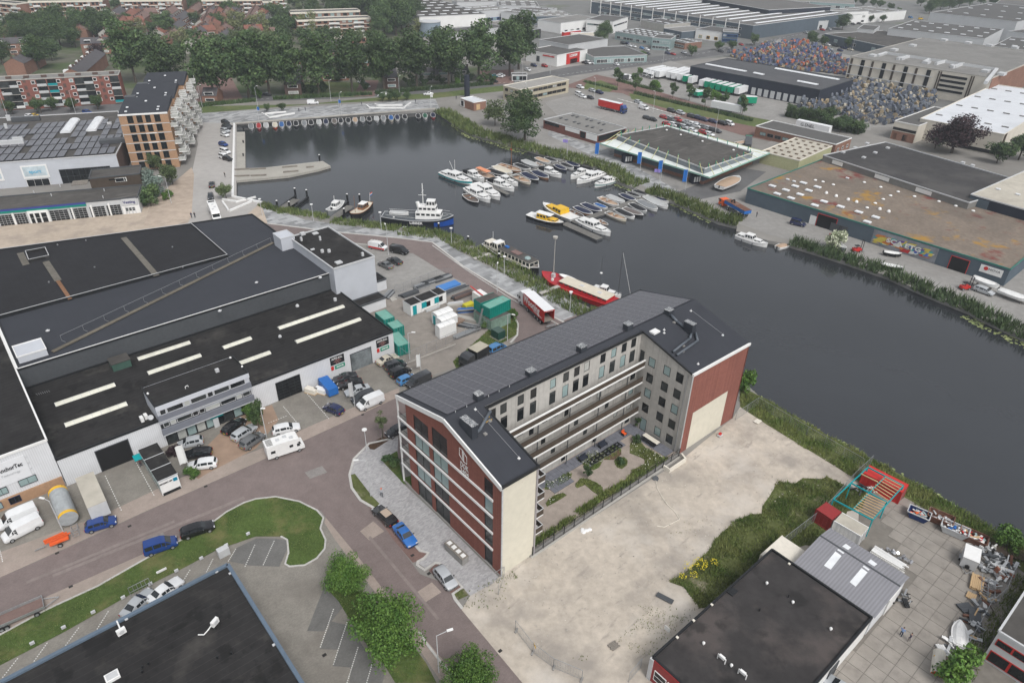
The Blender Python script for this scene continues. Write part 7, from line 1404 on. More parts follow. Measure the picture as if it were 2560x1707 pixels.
def dock(lab,pts,w,z=ZW+.55,name='floating_dock'):
 P=[G(p,z)for p in pts];t=thing(name,lab,'dock',P[0]);n=0
 for a,b in zip(P,P[1:]):
  d=b-a;k=max(1,round(d.length/2.4));me=MB().box((0,0,0),(d.length/k-.04,w,.12)).mesh('deck_panel',M_dock)
  for i in range(k):put('deck_panel',me,t,a+d*(i+.5)/k,math.atan2(d.y,d.x))
  MB().bar(a-V3((0,0,.3)),b-V3((0,0,.3)),w-.2,.4).build('float',M_dgrey,t)
 return t
M_dock=gmat('dock_timber',(.16,.155,.145),.2,1.5)
dock('dark timber pontoon of the upper marina',[Z1(470,305),Z1(720,260),Z1(1010,180),Z1(1260,108)],2.2);dock('short stub pontoon behind the white cruisers',[Z1(480,320),Z1(700,425)],1.6);dock('pontoon of the lower marina running to the reeds',[Z1(1300,685),Z1(1560,600),Z1(1800,510),Z1(2080,410)],2.4);dock('broad pontoon beside the large white cruiser',[Z1(1215,690),Z1(1540,835)],2.6);dock('small footbridge from the reeds to the moored cruisers',[Z1(1660,255),Z1(1750,230)],.8)
M_jet=stripes(gmat('jetty_boards',(.36,.345,.31),.1,1.5),(1,0,0),.5,.88,.8)
jp=[G(p,-.2)for p in(Z2(100,905),Z2(430,890),Z2(740,855),Z2(1000,825),Z2(1080,875),Z2(960,910),Z2(650,975),Z2(105,1025))][::-1]
J=thing('jetty','broad pale timber jetty with long benches jutting into the harbour','jetty',jp[0]);MB().prism(jp,-.9,-.1).build('deck',M_jet,J)
for a,b in(((590,885),(745,872)),((600,935),(755,920)),((835,885),(910,878)),((100,910),(260,900)),((265,905),(425,895)),((105,975),(260,968)),((270,970),(430,962))):MB().bar(G(Z2(*a),.15),G(Z2(*b),.15),.5,.4).build('bench',M_oldwood,J)
J2=thing('walkway','pale plank walkway along the left harbour wall','jetty',G(Z2(110,530)));MB().prism([G(Z2(*p),-.4)for p in((108,900),(218,892),(212,528),(112,530))],-1.2,-.35).build('deck',M_jet,J2)
for i,y in enumerate((512,655,790)):o=MB().tube(G(Z2(200,y),-1),G(Z2(200,y),-1)+V3((0,0,1.6)),.25).build('mooring_post',M_black);tag(o,'short black post beside the plank walkway','post','posts of the walkway')
for i,(a,b)in enumerate(((Z2(105,448),Z2(90,1190)),(Z2(105,448),(1000,251)),(Z2(90,1190),(603,467)))):wall_g('quay_wall',('white concrete coping of the left harbour wall','pale coping along the north harbour quay','white coping at the south west harbour corner')[i],a,b,.7,.5,M_concw if i==1 else M_white)
row=((273,'lgrey','grey','grey and white boat nearest the harbour corner'),(350,'red','red','bright red boat with small blue hatch'),(425,'lgrey','lgrey','pale grey dinghy beside the red boat'),(515,'orange','cream','big orange tubed rigid inflatable'),(582,'white','blue','small white and blue boat right of the orange one'),(655,'white','navy','white boat with square navy cover'),(728,'black','black','wide black covered boat with outboard'),(812,'white','grey','white sloop with dark grey floor'),(880,'black','black','boxy black tarpaulin boat'),(962,'white','lgrey','white bowrider beside the boxy black one'),(1032,'white','navy','round white boat with navy cover'),(1117,'tbrown','tbrown','brown grey covered boat'),(1182,'white','black','pointed boat with black cover'),(1258,'white','black','white boat with small black hood'),(1328,'white','tan','white cruiser with tan cover'),(1403,'grey','grey','mid grey covered boat'),(1470,'black','black','black hooded boat right of the mid grey one'),(1545,'lgrey','lgrey','silvery covered boat'),(1615,'white','grey','white bowed boat with dark grey cover'),(1692,'cream','blue','cream boat with blue interior'),(1755,'white','navy','white and blue oval boat'),(1832,'lgrey','black','low black covered boat by the steps'),(1968,'black','black','black covered boat left of the green one'),(2037,'white','green','white boat with green cover'),(2118,'red','navy','red hulled boat with navy cover at the reeds'))
for x,hu,co,lab in row:y=445-(x-273)*.058;sl_((x-2,y),(x+6,y+60-(x-273)*.006),hu,co,lab+' on the north quay',Z2,Bm=2.0,group='boats moored along the north quay')
def pile(b,t_,lab='black steel mooring pile with white cap'):
 p=G(b,ZW);h=heightat(b,t_)-ZW if False else max(2.0,min(4.4,(b[1]-t_[1])*KV/1738*p.length*1.18));t=thing('mooring_pile',lab,'mooring pile',p,0,'mooring piles');MB().tube(p,p+V3((0,0,h)),.3,n=12).build('pile',M_black,t);MB().dome(p+V3((0,0,h)),.31,.2,12,2).build('cap',M_white,t)
for x,y,y2 in((200,350,285),(313,365,295),(368,260,175),(470,240,185),(845,310,225),(954,275,235),(815,430,355),(700,400,340),(1270,490,440),(1680,545,485),(1950,680,605),(2232,850,760)):pile(T(1,1,x,y),T(1,1,x,y2))
pile(T(1,0,588,1490),T(1,0,588,1435));pile(T(2,1,535,1200),T(2,1,535,1120))
def boom(a,b,w,lab,m,z=-.2,name='gangway',h=.2):p,q=G(a,z),G(b,z);o=MB().bar(p,q,w,h).build(name,m);tag(o,lab,name.replace('_',' '))
X=lambda x,y:T(1,1,x,y)
boom(X(130,420),X(370,265),2.6,'grey plank jetty between four mooring piles',M_dock);boom(X(215,340),X(360,235),.5,'black floating boom left of the plank jetty',M_black,-.5,'boom',.5);boom(X(330,360),X(480,245),.6,'black floating boom right of the plank jetty',M_black,-.5,'boom',.5);boom(X(660,470),X(870,325),2.4,'plank jetty between the small tugs',M_dock);boom(X(700,395),X(850,290),.6,'black boom beside the small grey tug',M_black,-.5,'boom',.5)
boom(X(1300,565),X(1370,515),1.0,'short grey gangway to the big tug',M_lgrey);boom(X(1960,690),X(2110,760),.6,'black boom leading to the cream barge',M_black,-.4,'boom',.5);boom(X(2000,810),X(2150,760),1.0,'light gangway to the cream barge',M_concw,.3);boom(T(2,1,255,1130),T(2,1,430,1060),1.0,'white gangway to the red barge',M_concw,.6);boom(T(2,1,180,980),T(2,1,720,1270),1.1,'long black floating beam beside the red barge',M_black,-.6,'boom',.5);boom(T(2,1,0,880),T(2,1,180,985),.8,'black beam behind the cream barge',M_black,-.6,'boom',.5)
def ship(lab,a,b,hull,deckm,Bm,fb,F=T,sheer=.8,bow=.75,transom=.5,rail=None,stripe=None,z=ZW+1):
 A,B_=G(a,z),G(b,z);c=(A+B_)/2;c.z=ZW;L=(B_-A).length;t=thing('ship',lab,'ship');R=hull_mb(L,Bm,fb,bow,transom,sheer,n=16);boat_hull(t,R,hull,deckm,draft=.6,rail=rail,stripe=stripe,strake=.16);t.location=c;t.rotation_euler=(0,0,math.atan2(B_.y-A.y,B_.x-A.x));return t,L,R
t,L,R=ship('large black and blue seagoing tug with white superstructure and mast',X(1170,430),X(1815,465),g('tug_black',(.014,.016,.022),.5,.15,1),g('tug_deck',(.085,.095,.105),.7,.2,1),6.2,1.7,transom=.7,sheer=1.1,rail=g('fender_grey',(.45,.46,.47),.7,.1))
q=MB();R2=[(x,w_*1.01,z_*.55)for x,w_,z_ in R if x>L*.22];
for(x1,w1,z1),(x2,w2,z2)in zip(R2,R2[1:]):
 for s in(1,-1):P_=[(x1,s*w1*.97,.15),(x2,s*w2*.97,.15),(x2,s*(w2*1.01+.02),z2*1.3),(x1,s*(w1*1.01+.02),z1*1.3)];q.poly(P_[::-1]if s>0 else P_)
q.build('blue_bow',g('tug_blue',(.01,.06,.28),.5,.1),t);cabin(t,-L*.02,L*.34,1.9,1.7,1.8,1.9,M_white,nwin=5,rake=(.05,.1),name='deckhouse',wh=.3);cabin(t,L*.02,L*.27,1.6,1.4,3.7,1.6,M_white,nwin=4,rake=(.05,.1),name='bridge_deck',wh=.35);cabin(t,L*.13,L*.26,1.2,1.1,5.3,1.7,M_white,nwin=3,rake=(.1,.15),name='wheelhouse',wh=.5)
MB().tube((L*.03,0,3.6),(0,0,6.3),.55).build('funnel',M_white,t);MB().tube((L*.08,0,5.2),(L*.08,0,11.8),.12).bar((L*.08,-1.1,9.5),(L*.08,1.1,9.5),.1).bar((L*.02,0,8.4),(L*.13,0,8.4),.1).bar((L*.08,-.6,10.8),(L*.08,.6,10.8),.08).build('mast',M_white,t)
o=sloop(5.5,'white','lgrey','x');o.location=(-L*.28,.9,1.9);
for ch in list(o.children):ch.parent=t;ch.location=(-L*.28,.9,1.9)
bpy.data.objects.remove(o);write('LIBBER',1.0,M_white,t,(0,-3.2,1.05),V3((1,0,0)),width=3.8,bold=.03);write('LIBBER',1.0,M_white,t,(0,3.2,1.05),V3((-1,0,0)),width=3.8,bold=.03)
for s in(-1,1):MB().path([(x,s*w_*.93,z_+.9)for x,w_,z_ in R if-L*.48<x<L*.48],.03,5).build('deck_rail',M_white,t)
t,L,R=ship('small grey and white tug moored at the plank jetty',X(790,285),X(662,392),hm('grey'),hm('lgrey'),3.2,1.1);cabin(t,-L*.2,L*.12,1.0,.85,1.1,1.5,M_white,nwin=3);MB().tube((0,0,2.4),(0,0,4.6),.06).build('mast',M_white,t)
t,L,R=ship('black hulled former tug with teak deckhouse and Dutch flag',X(1050,300),X(880,425),hm('black'),hm('cream'),3.6,1.2,rail=hm('wood'));cabin(t,-L*.25,L*.05,1.1,.95,1.2,1.5,hm('wood'),M_white,nwin=3);MB().tube((L*.3,0,1.2),(L*.3,0,6.5),.06).build('mast',hm('wood'),t);q=MB().tube((-L*.48,0,1.2),(-L*.52,0,4.2),.04).build('flagstaff',M_white,t)
for k,mm in enumerate((M_red,M_white,M_blue)):MB().box((-L*.52-.75,0,3.9-k*.3),(1.5,.03,.3)).build('flag_stripe',mm,q)
t,L,R=ship('cream and brown passenger barge with long windowed saloon',Z1(492,880),Z1(980,1120),hm('black'),hm('tbrown'),4.8,1.1,sheer=.6,rail=M_white);cabin(t,-L*.16,L*.42,2.0,1.7,1.1,1.5,M_cream,g('deck_brown2',(.08,.075,.07),.8,.2,2),nwin=9,rake=(.05,.1),name='saloon',wh=.55);cabin(t,-L*.3,-L*.17,1.5,1.5,1.3,2.1,M_cream,M_white,nwin=2,name='wheelhouse');cabin(t,-L*.45,-L*.33,1.4,1.5,1.3,1.3,M_cream,nwin=2,name='aft_cabin')
MB().box((L*.1,0,2.85),(L*.14,1.8,.1)).build('hatch_cover',g('mauve_canvas',(.2,.13,.12),.8,.1),t);MB().tube((-L*.35,0,3),(-L*.35,0,5.6),.05).build('mast',M_white,t);MB().dome((L*.3,0,2.7),.9,.5).build('glass_hood',M_glass_t,t);MB().path([(x,1.6,3.3)for x in(L*.2,L*.4)],.03).path([(x,-1.6,3.3)for x in(L*.2,L*.4)],.03).build('deck_rail',M_dgrey,t)
MB().box((-L*.1,.4,2.9),(1.2,.8,.35)).build('blue_crate',M_blue,t)
t,L,R=ship('long bright red barge with cream hatch roof and tall signal mast',T(2,1,960,1235),T(2,1,275,965),g('barge_red',(.42,.02,.025),.45,.08),g('barge_red_deck',(.36,.03,.04),.55,.1),5.2,1.3,sheer=.9,transom=.8,rail=M_red)
cabin(t,-L*.42,L*.2,1.9,1.9,1.3,1.1,g('barge_red2',(.42,.02,.025),.45,.08),g('hatch_cream',(.6,.55,.45),.6,.08,1),nwin=10,rake=(0,0),name='hold_cover',wh=.25,over=.15)
for x in(-.05,-.28):o=MB().box((L*x,0,2.5),(1.4,1.1,.12)).build('skylight_frame',M_cream,t);MB().box((L*x,0,2.57),(1.0,.7,.06)).build('skylight',M_lgrey,o)
MB().tube((L*.34,0,1.6),(L*.34,0,12),.11,.08).tube((L*.34,0,12),(L*.34,0,12.5),.5,.6,n=12).build('signal_mast',M_concw,t);MB().box((L*.34,0,2.3),(.8,.8,1.0)).build('winch',M_lgrey,t);o=MB().box((L*.3,1.5,2.0),(.5,.5,.6)).build('ventilator',M_white,t)
R9=hull_mb(5,1.5,.5,.6,.6,.2);q=MB()
for(x1,w1,z1),(x2,w2,z2)in zip(R9,R9[1:]):q.poly([(L*.2+x1,-1.5-w1,2.4),(L*.2+x2,-1.5-w2,2.4),(L*.2+x2,-1.5,1.9),(L*.2+x1,-1.5,1.9)]);q.poly([(L*.2+x1,-1.5+w1,2.4),(L*.2+x2,-1.5+w2,2.4),(L*.2+x2,-1.5,1.9),(L*.2+x1,-1.5,1.9)][::-1])
q.build('dinghy',M_white,t)
o=cr_((735,1095),(1000,1170),'white','white two masted sailing cruiser behind the red barge',lambda x,y:T(2,1,x,y),aft=True,fb=1.1);MB().tube((-1.8,0,1),(-1.8,0,9.5),.07).tube((3,0,1),(3,0,12.5),.09).build('mast',M_dgrey,o);MB().bar((3,0,12.3),(6.2,0,1.6),.05).build('furled_sail',M_white,o);MB().dome((-1.8,0,5.6),.35,.3).build('radar_dome',M_white,o)
cr_((2065,600),(2345,690),'white','white cabin cruiser moored at the concrete ramp',lambda x,y:T(2,1,x,y),aft=True);sl_((85,705),(222,655),'white','tan','white sloop with tan cover moored beside the ramp',lambda x,y:T(3,1,x,y))
def landboat(a,b,F,lab,hull='white',cov='white',z=.5,**k):
 A,B_=G(F(*a),z+.5),G(F(*b),z+.5);c=(A+B_)/2;c.z=z;o=sloop((B_-A).length,hull,cov,lab,at=c,hd=math.atan2(B_.y-A.y,B_.x-A.x),**k);L=(B_-A).length
 for x in(-.25,.25):MB().box((x*L,0,-z/2-.05),(.15,1.2,z)).build('trestle',M_oldwood,o)
 return o
E3=lambda x,y:T(3,1,x,y)
landboat((1065,745),(1225,768),E3,'black bottomed white dinghy below the graffiti wall','black');landboat((1045,855),(1235,895),E3,'black and white boat hull on the quay by the reeds','black');landboat((1885,975),(2120,1065),E3,'white yacht hull carried by the forklift',z=1.5,Bm=2.3);landboat((2125,1090),(2420,1195),E3,'white open yacht on trestles at the right edge',z=.9,Bm=2.6);landboat((1905,150),(2085,55),lambda x,y:T(2,1,x,y),'white sailing yacht propped on stands beside the canopy hall',cov='tan',z=1.2);landboat((2060,1320),(2190,1295),lambda x,y:T(2,0,x,y),'old white boat behind the dark green truck',cov='tan',z=1);landboat((585,650),(720,720),E3,'upturned grey boat behind the flowering bush','grey','lgrey')
def pxbox(name,lab,a,b,c,h,wm,rm,cat='cabin',sides=None):
 fp=rect3(Z3(*a),Z3(*b),Z3(*c),h);t=thing(name,lab,cat,V3((fp[0].x,fp[0].y,0)));MB().prism(fp,.1,h-.05,top=False).build('wall',wm,t);MB().tess([(p.x,p.y,h)for p in fp]).build('cabin_roof',rm,t);return t,fp
t,fp=pxbox('site_cabin','row of white portable cabins with teal doors in the yard',(305,470),(430,550),(1020,330),2.8,M_white,M_rf_black)
for s0,s1,z0_,z1_,mm,nm in((.06,.16,.2,2.4,M_teal,'door'),(.3,.43,1,2.4,M_teal,'shutter'),(.43,.54,1,2.2,M_glass_d,'window'),(.66,.78,1,2.4,M_teal,'shutter'),(.79,.89,1,2.2,M_glass_d,'window')):panel(t,fp[1],fp[2],s0,s1,z0_,z1_,mm,nm)
for s in(0,.3,.76,1):MB().bar(onwall(fp[1],fp[2],s)+V3((0,0,2.85)),onwall(fp[0],fp[3],s)+V3((0,0,2.85)),.12,.1).bar(onwall(fp[1],fp[2],s),onwall(fp[1],fp[2],s)+V3((0,0,2.85)),.08).build('module_frame',M_lgrey,t)
for i,(a,b,c)in enumerate((((775,660),(870,725),(1105,610)),((840,750),(940,815),(1170,690)),((830,870),(905,925),(1175,820)))):
 t,fp=pxbox('wagon_cabin',('white construction wagon with teal end door','white construction wagon in the middle of three','white construction wagon beside the timber pile')[i],a,b,c,2.7,M_white,M_white);rooflight(t,(fp[1]+fp[0])/2,(fp[2]+fp[3])/2,(fp[1]-fp[0]).length,2.7,M_white,'arched_roof',.3)
 if i==0:panel(t,fp[0],fp[1],.3,.75,.2,2.3,M_teal,'door')
def pcont(a,b,h,m,lab,z=0,**k):A,B_=G(Z3(*a),h+z),G(Z3(*b),h+z);return container((A+B_)/2,math.atan2(B_.y-A.y,B_.x-A.x),m,lab,z=z,L=(B_-A).length,**k)
M_grn=g('container_green',(.0,.2,.16),.5,.12,2);M_grnp=stains(g('container_top',(.16,.36,.3),.6,.1,1),(.2,.17,.12),.8,.6,.68,.5)
pcont((1665,570),(2000,420),2.5,M_grn,'upper green container on top of the faded one',z=2.5,roofm=M_grnp);pcont((1525,480),(1840,370),2.5,M_grn,'upper green container with dark roof behind its twin',z=2.5,roofm=M_rf_old);pcont((1690,780),(2000,650),2.4,g('faded_green',(.2,.29,.24),.7,.25,1.2),'faded green lower container with dirty streaks',roofm=M_rf_old);pcont((1520,690),(1840,590),2.4,g('faded_green',(0,0,0)),'faded green lower container at the back',roofm=M_rf_old)
MB().bar(G(Z3(1540,890)),G(Z3(1610,600),5),.4,.05).build('ladder',M_steel,thing('ladder','long steel ladder leaning on the stacked green containers','ladder',G(Z3(1540,890))))
for i,(a,b,lab)in enumerate((((-60,640),(80,760),'teal container behind the white hall corner, farthest of three'),((130,810),(235,905),'green container with double doors, middle of three'),((150,1000),(320,1190),'green container beside the gate, nearest of three'))):pcont(a,b,2.5,M_grn,lab,roofm=M_grnp)
t,fp=pxbox('transformer_house','dark green transformer box on a small concrete pad',(1750,930),(1870,1000),(1990,950),1.9,g('substation_green',(.015,.06,.045),.5,.08),g('substation_roof',(.07,.11,.095),.6,.08));MB().prism([p*1.0+(p-(fp[0]+fp[2])/2)*.25 for p in[V3((q.x,q.y,0))for q in fp]],0,.12).build('pad',M_conc,t)
t,fp=pxbox('white_container','white container with red striped barriers at the yard corner',(1440,320),(1560,400),(1700,360),2.6,M_white,M_white);MB().bar(G(Z3(1410,230),2.8),G(Z3(1620,390),2.8),.3,.1).build('striped_barrier',M_red,t)
rr=random.Random(77)
def pile_s(c,n,L,hd,lab,mats,spread=1.2,w=.35,h=.25,name='stack',cat='stack',z=0):
 p=G(Z3(*c),z);t=thing(name,lab,cat,p,hd);OFF[t]=V3()
 for k in range(n):MB().box((rr.uniform(-.2,.2),(k%4-1.5)*w*spread,.15+(k//4)*h),(L*rr.uniform(.85,1),w,h*.9)).build('beam',rr.choice(mats),t)
 return t
for c,n,L,lab,mm,hd in(((1080,900),16,7,'big stack of brown formwork boards',[g('formwork',(.25,.18,.14),.8,.15,3)],.62),((1290,400),12,6,'stack of dark steel beams behind the wagons',[M_dgrey,g('rust',(.12,.08,.07),.8,.1)],.68),((1120,330),12,9,'long grey scaffold sections beside the cabins',[M_dgrey,M_steel],.62),((800,170),12,6,'grey formwork panels in the far yard row',[M_dgrey,M_steel],.6),((620,250),12,4,'bundles of scaffold frames near the cabin row',[M_steel,M_dgrey],.6),((960,120),12,5,'scaffold tubes on racks by the street fence',[M_steel,M_dgrey],.55),((1360,770),6,8,'pale H beams lying beside the green containers',[M_concw,M_concw],-.35),((1300,880),8,8,'grey lattice girders next to the formwork boards',[M_dgrey,M_steel],-.35),((420,370),10,5,'grey sheets stacked behind the cabins',[M_dgrey],.62),((1170,540),8,4,'stone blocks scattered behind the wagons',[M_concw,M_lgrey],.3),((770,600),8,4,'rubble and slabs in front of the cabins',[M_concw,M_lgrey],.7),((1330,640),9,4,'jumbled tubes and blue clamps in the yard',[M_blue,M_steel,M_dgrey],.2),((80,380),8,4,'grey formwork leaning by the shed wall',[M_dgrey,M_steel],1.3),((150,450),4,1.6,'timber offcuts near the shed',[M_concw],.9),((1350,1000),6,7,'steel profiles along the yard fence',[M_steel,M_dgrey],.6)):pile_s(c,n,L,R_(41)if hd>.5 and hd<1 else hd,lab,mm)
o=MB().box(G(Z3(1050,225),.9),(5.6,2.4,.5),EU).build('blue_tarpaulin',g('tarp_blue',(.06,.2,.5),.5,.05));tag(o,'bright blue tarpaulin over a load in the yard','tarpaulin');o=MB().box(G(Z3(1380,540),.5),(2.5,1.4,.9),EU).build('yellow_crate',g('olive_yellow',(.5,.45,.03),.6,.05));tag(o,'olive yellow crate between the wagons and green containers','crate')
for i,(x,y)in enumerate(((905,1165),(940,1190),(1000,1165),(1065,1175))):p=G(T(1,1,x,y));o=MB().box(p+V3((0,0,.6)),(1,1,1.1),EU).dome(p+V3((0,0,1.1)),.35,.25).build('white_tank',M_white);tag(o,'white plastic tank standing by the corrugated shed','tank','white tanks by the shed')
meshfence([G(T(1,2,1390,190)),G(T(1,2,1830,-10)),G(Z3(1840,880)),G(Z3(2040,740))],2.2,'galvanised fence of the container yard');meshfence([G(T(1,2,1280,95)),G(T(1,2,1390,190))],2.2,'short gate fence with grey board by the old cream car',infill=False);meshfence([G(Z3(180,360)),G(Z3(860,90)),G(Z3(1100,60))],2,'back fence of the container yard')
o=MB().bar(G(T(1,2,1395,195),1.1),G(T(1,2,1835,25),1.1),.1,.12).build('gate_barrier',M_concw);tag(o,'white sliding gate beam across the yard entrance','gate')
for i,(x,y,h)in enumerate(((60,415,5),(530,465,5),(1152,540,5),(1797,690,5),(2280,960,5))):lamppost(X(x,y),'quay lamp with white disc head standing in the reed strip',h,disc=True,group='lamps along the quay')
lamppost(T(2,1,530,1295),'quay lamp with white disc head beside the red barge',5,disc=True);lamppost(X(1217,775),'tall thin street lamp beside the black van',8,.6,2);lamppost(X(2215,1120),'tall thin lamp at the road bend',7,.6,1.5);lamppost(Z3(2015,1130),'lamp with a white arm next to the transformer box',6.5,1,-.5);lamppost(Z3(420,1420),'white armed lamp by the yard gate',6,.8,0)
for i,(a,b)in enumerate((((2045,270),(2170,290)),((2165,295),(2350,250)),((2045,290),(2100,370)),((2110,375),(2310,290)))):wall_g('planter_wall','white concrete edge of the quay planter',T(0,1,*a),T(0,1,*b),.5,.5,M_white).__setitem__('group','white planter edges')
for i,(a,b)in enumerate((((385,345),(462,388)),((462,388),(718,345)),((420,350),(630,330)),((1445,265),(1475,290)),((1475,290),(1820,292)),((1820,292),(1895,238)),((1530,252),(1555,265)),((1555,265),(1810,262)))):wall_g('planter_wall','white concrete planter edge on the north promenade',Z2(*a),Z2(*b),.5,.6,M_white).__setitem__('group','white planter edges on the promenade')
def reeds(line,o0,o1,h,lab,sd,m=None,dens=16,wd=.12,z=0):blades('reeds',lab,strip_poly([G(p)for p in line],o0,o1),dens,h,wd,m or M_reed,z,sd,cat='reeds')
reeds(VP("603,468 633,480 690,486"),-2.2,1.2,.9,'reed strip beside the first plank jetty',81);reeds(VP("645,484 690,488 738,496 752,503"),-2.6,1.2,1.0,'reed strip between the two plank jetties',82);reeds(VP("765,506 828,512 920,524"),-3,1.2,1.0,'reed strip left of the big tug',83);reeds(VP("925,526 1013,535 1050,547 1075,562 1120,582 1175,610 1226,640 1276,669 1361,714 1400,735"),-4.5,1.3,1.1,'reed strip in front of the big tug and barges',84,dens=12)
reeds(VP("1000,256 1033,277 1063,297 1088,310 1138,322 1176,336 1240,352 1310,368 1380,388 1416,414 1463,430"),-1.2,7,1.6,'reed bank along the north east shore',85,M_reed,6,.2);reeds(VP("1484,440 1551,462 1601,485 1651,506 1693,517"),-1.5,5.5,1.7,'dense reed bank below the boatyard',86,M_reed,8,.2);reeds(VP("1812,560 1889,584 1939,600 1989,617 2039,634 2089,657 2139,679 2189,699 2226,714 2264,734 2351,775 2640,900"),-1.2,4.5,1.8,'tall reed bank along the east quay',87,M_reedd,9,.18)
for i,(s,w_)in enumerate((("1050,285 1088,313 1138,326 1176,340 1215,350",3.5),("1420,420 1440,428 1463,436",3),("1555,468 1601,491 1640,508",2.5),("2230,720 2264,738 2351,780 2500,845",4))):pads('lily_pads','lily pads floating off the reed bank',strip_poly([G(p,ZW)for p in VP(s)],-w_,.8),3,.28,M_pad,ZW+.02,90+i)
tree('bush',E3(590,720),'white flowering bush in the reeds',2.0,sz=2.2,col=leafmat('leaf_whitebloom',(.2,.25,.12),(.55,.56,.45),1.5))
blades('corner_grass_blades','rough grass round the transformer box',[G(p)for p in VP("1040,830 1075,800 1120,760 1160,735 1176,717 1190,745 1188,768 1150,790 1090,835 1050,850")],22,.4,.06,M_grassb,.03,95)
tree('bush',Z3(2090,760),'scrubby bush beside the green containers',1.1);tree('bush',Z3(1660,920),'small bush in front of the faded container',.8)
E0=lambda x,y:T(2,0,x,y)
F0=lambda x,y:T(3,0,x,y)
N0=lambda x,y:T(1,0,x,y)
L0=lambda x,y:T(0,0,x,y)
def Q(lab,F,a,b,c,h,wm,rm,wins=(),sky=None,edge=M_lgrey,name='building',cat='building',D=None,par=.35,lights=None,skm=None,glaz=None,group=None):
 if D is not None:
  A,B_,K_=G(F(*a),h),G(F(*b),h),G(F(*D),h);e=(B_-A).normalized();n=V3((-e.y,e.x,0));k=(K_-A).dot(n);fp=[A,B_,B_+n*k,A+n*k]
 else:fp=rect3(F(*a),F(*b),F(*c),h)
 fp=[V3((p.x,p.y,0))for p in fp];t=building(name,lab,fp,h,wm,rm,edge,cat,group,par)
 for e,n,w_,hh,zs_,fm in wins:edgewin(t,fp[e],fp[(e+1)%4],n,w_,hh,zs_,fm,nx=2 if w_>2 else 1,fr=.12)
 if sky:
  nx,ny,lx,ly=sky;me=MB().box((0,0,.15),(lx,ly,.3)).mesh('rooflight',skm or M_skyw);x=fp[1]-fp[0];y=fp[3]-fp[0]
  for i in range(nx):
   for j in range(ny):put('rooflight',me,t,fp[0]+x*(i+.5)/nx+y*(j+.5)/ny+V3((0,0,h)),math.atan2(x.y,x.x))
 for e,s0,s1,z0_,z1_,m_,nm in glaz or():panel(t,fp[e],fp[(e+1)%4],s0,s1,z0_,z1_,m_,nm,.1,.12)
 return t,fp
t,fp=Q('low red brick workshop with pale grey roof and white wall banners',E0,(290,1100),(790,1245),(1100,1190),3.6,gmat('workshop_brick',(.2,.09,.075),.12,1),M_rf_lgrey,sky=None,glaz=((0,.03,.3,2.2,3.3,M_glass_d,'window_band'),(0,.42,.68,2,3.4,M_white,'banner'),(0,.8,.99,1.2,3.4,M_white,'banner'),(0,.7,.78,1,3.2,M_glass_d,'window'),(1,.02,.95,1.2,3.2,M_glass_d,'window_band')))
for x,y in((450,1085),(500,1100),(560,1062),(600,1075),(690,1095),(730,1108),(575,1120),(615,1135),(800,1130),(845,1143),(690,1158),(740,1170),(820,1195)):MB().box(G(E0(x,y),3.75),(1.6,.8,.15),EU+EV*.2).build('roof_hatch',M_dgrey,t)
can=[G(p,4.3)for p in VP("1378,330 1630,408 1768,352 1530,288")];inn=[G(p,6.2)for p in(E0(965,1240),T(2,1,1770,-20),E0(2215,1400),E0(1420,1160))]
t=thing('canopy_hall','boatyard hall with wide white canopy held by green posts and pale yellow struts','building',V3((can[0].x,can[0].y,0)));MB().prism(can,4.1,4.35).build('canopy',M_cream if 0 else g('canopy_white',(.68,.72,.7),.5,.06),t);q=MB();q.ribbon(can,.25,4.0,4.45,closed=True).build('canopy_edge',g('canopy_green_edge',(.25,.42,.36),.5,.05),t)
cc=sum(can,V3())/4;ins_=[cc+(p-cc)*.82 for p in can];MB().prism([V3((p.x,p.y,0))for p in ins_],0,4.1,top=False).build('wall',M_blueg,t);MB().ribbon([V3((p.x,p.y,0))for p in ins_],.15,0,1.1,closed=True).build('brick_plinth',M_brick2,t)
MB().prism([V3((p.x,p.y,0))for p in inn],4.3,6.0,top=False).build('upper_wall',g('upper_grey',(.17,.19,.21),.4,.08),t);MB().tess([(p.x,p.y,6.0)for p in inn]).build('roof',M_rf_old,t);MB().ribbon(inn,.3,5.9,6.3,closed=True).build('roof_edge',M_lgrey,t)
for e in range(4):
 a,b,c,d=inn[e],inn[(e+1)%4],can[e],can[(e+1)%4];n=9 if e%2==0 else 7
 for k in range(n):s=(k+.5)/n;p=a+(b-a)*s;r=c+(d-c)*s;MB().tube(V3((p.x,p.y,5.6)),V3((p.x,p.y,7.6)),.13).build('green_mast',M_green,t);MB().bar((p.x,p.y,7.3),(r.x,r.y,4.4),.13).build('strut',g('strut_yellow',(.55,.52,.25),.5,0),t)
for x,y in((1420,1197),(1550,1240),(1750,1300),(2035,1380)):MB().dome(G(E0(x,y),6.1),.45,.35).build('roof_dome',M_white,t)
for i,(c,d)in enumerate(((E0(1055,1490),0),(T(2,1,1680,110),1))):p=G(c);o=thing('kiosk',('small dark kiosk with white panelled doors under the canopy','dark timber kiosk with white window frames at the canopy corner')[i],'kiosk',p);MB().box(p+V3((0,0,1.4)),(3.4,2.4,2.8),EU-EV*.45).build('wall',M_navy,o);[MB().box(p+(EU-EV*.45).normalized()*(k*.9-.9)-(EV+EU*.45).normalized()*1.25+V3((0,0,1.5)),(.6,.06,1.7),EU-EV*.45).build('door',M_white,o)for k in range(3)]
for i,(x,y)in enumerate((((790,1490)),((1175,1580)),((1365,1660)),((1590,1750)))):flagpole(E0(x,y),('blue and white HAVEN banner, leftmost by the brick workshop','blue and white HAVEN banner, second along the canopy','blue and white HAVEN banner, third along the canopy','blue and white HAVEN banner at the dark kiosk')[i],7,M_blue,1.4,4,'HAVEN',M_white,AZ+2.6)
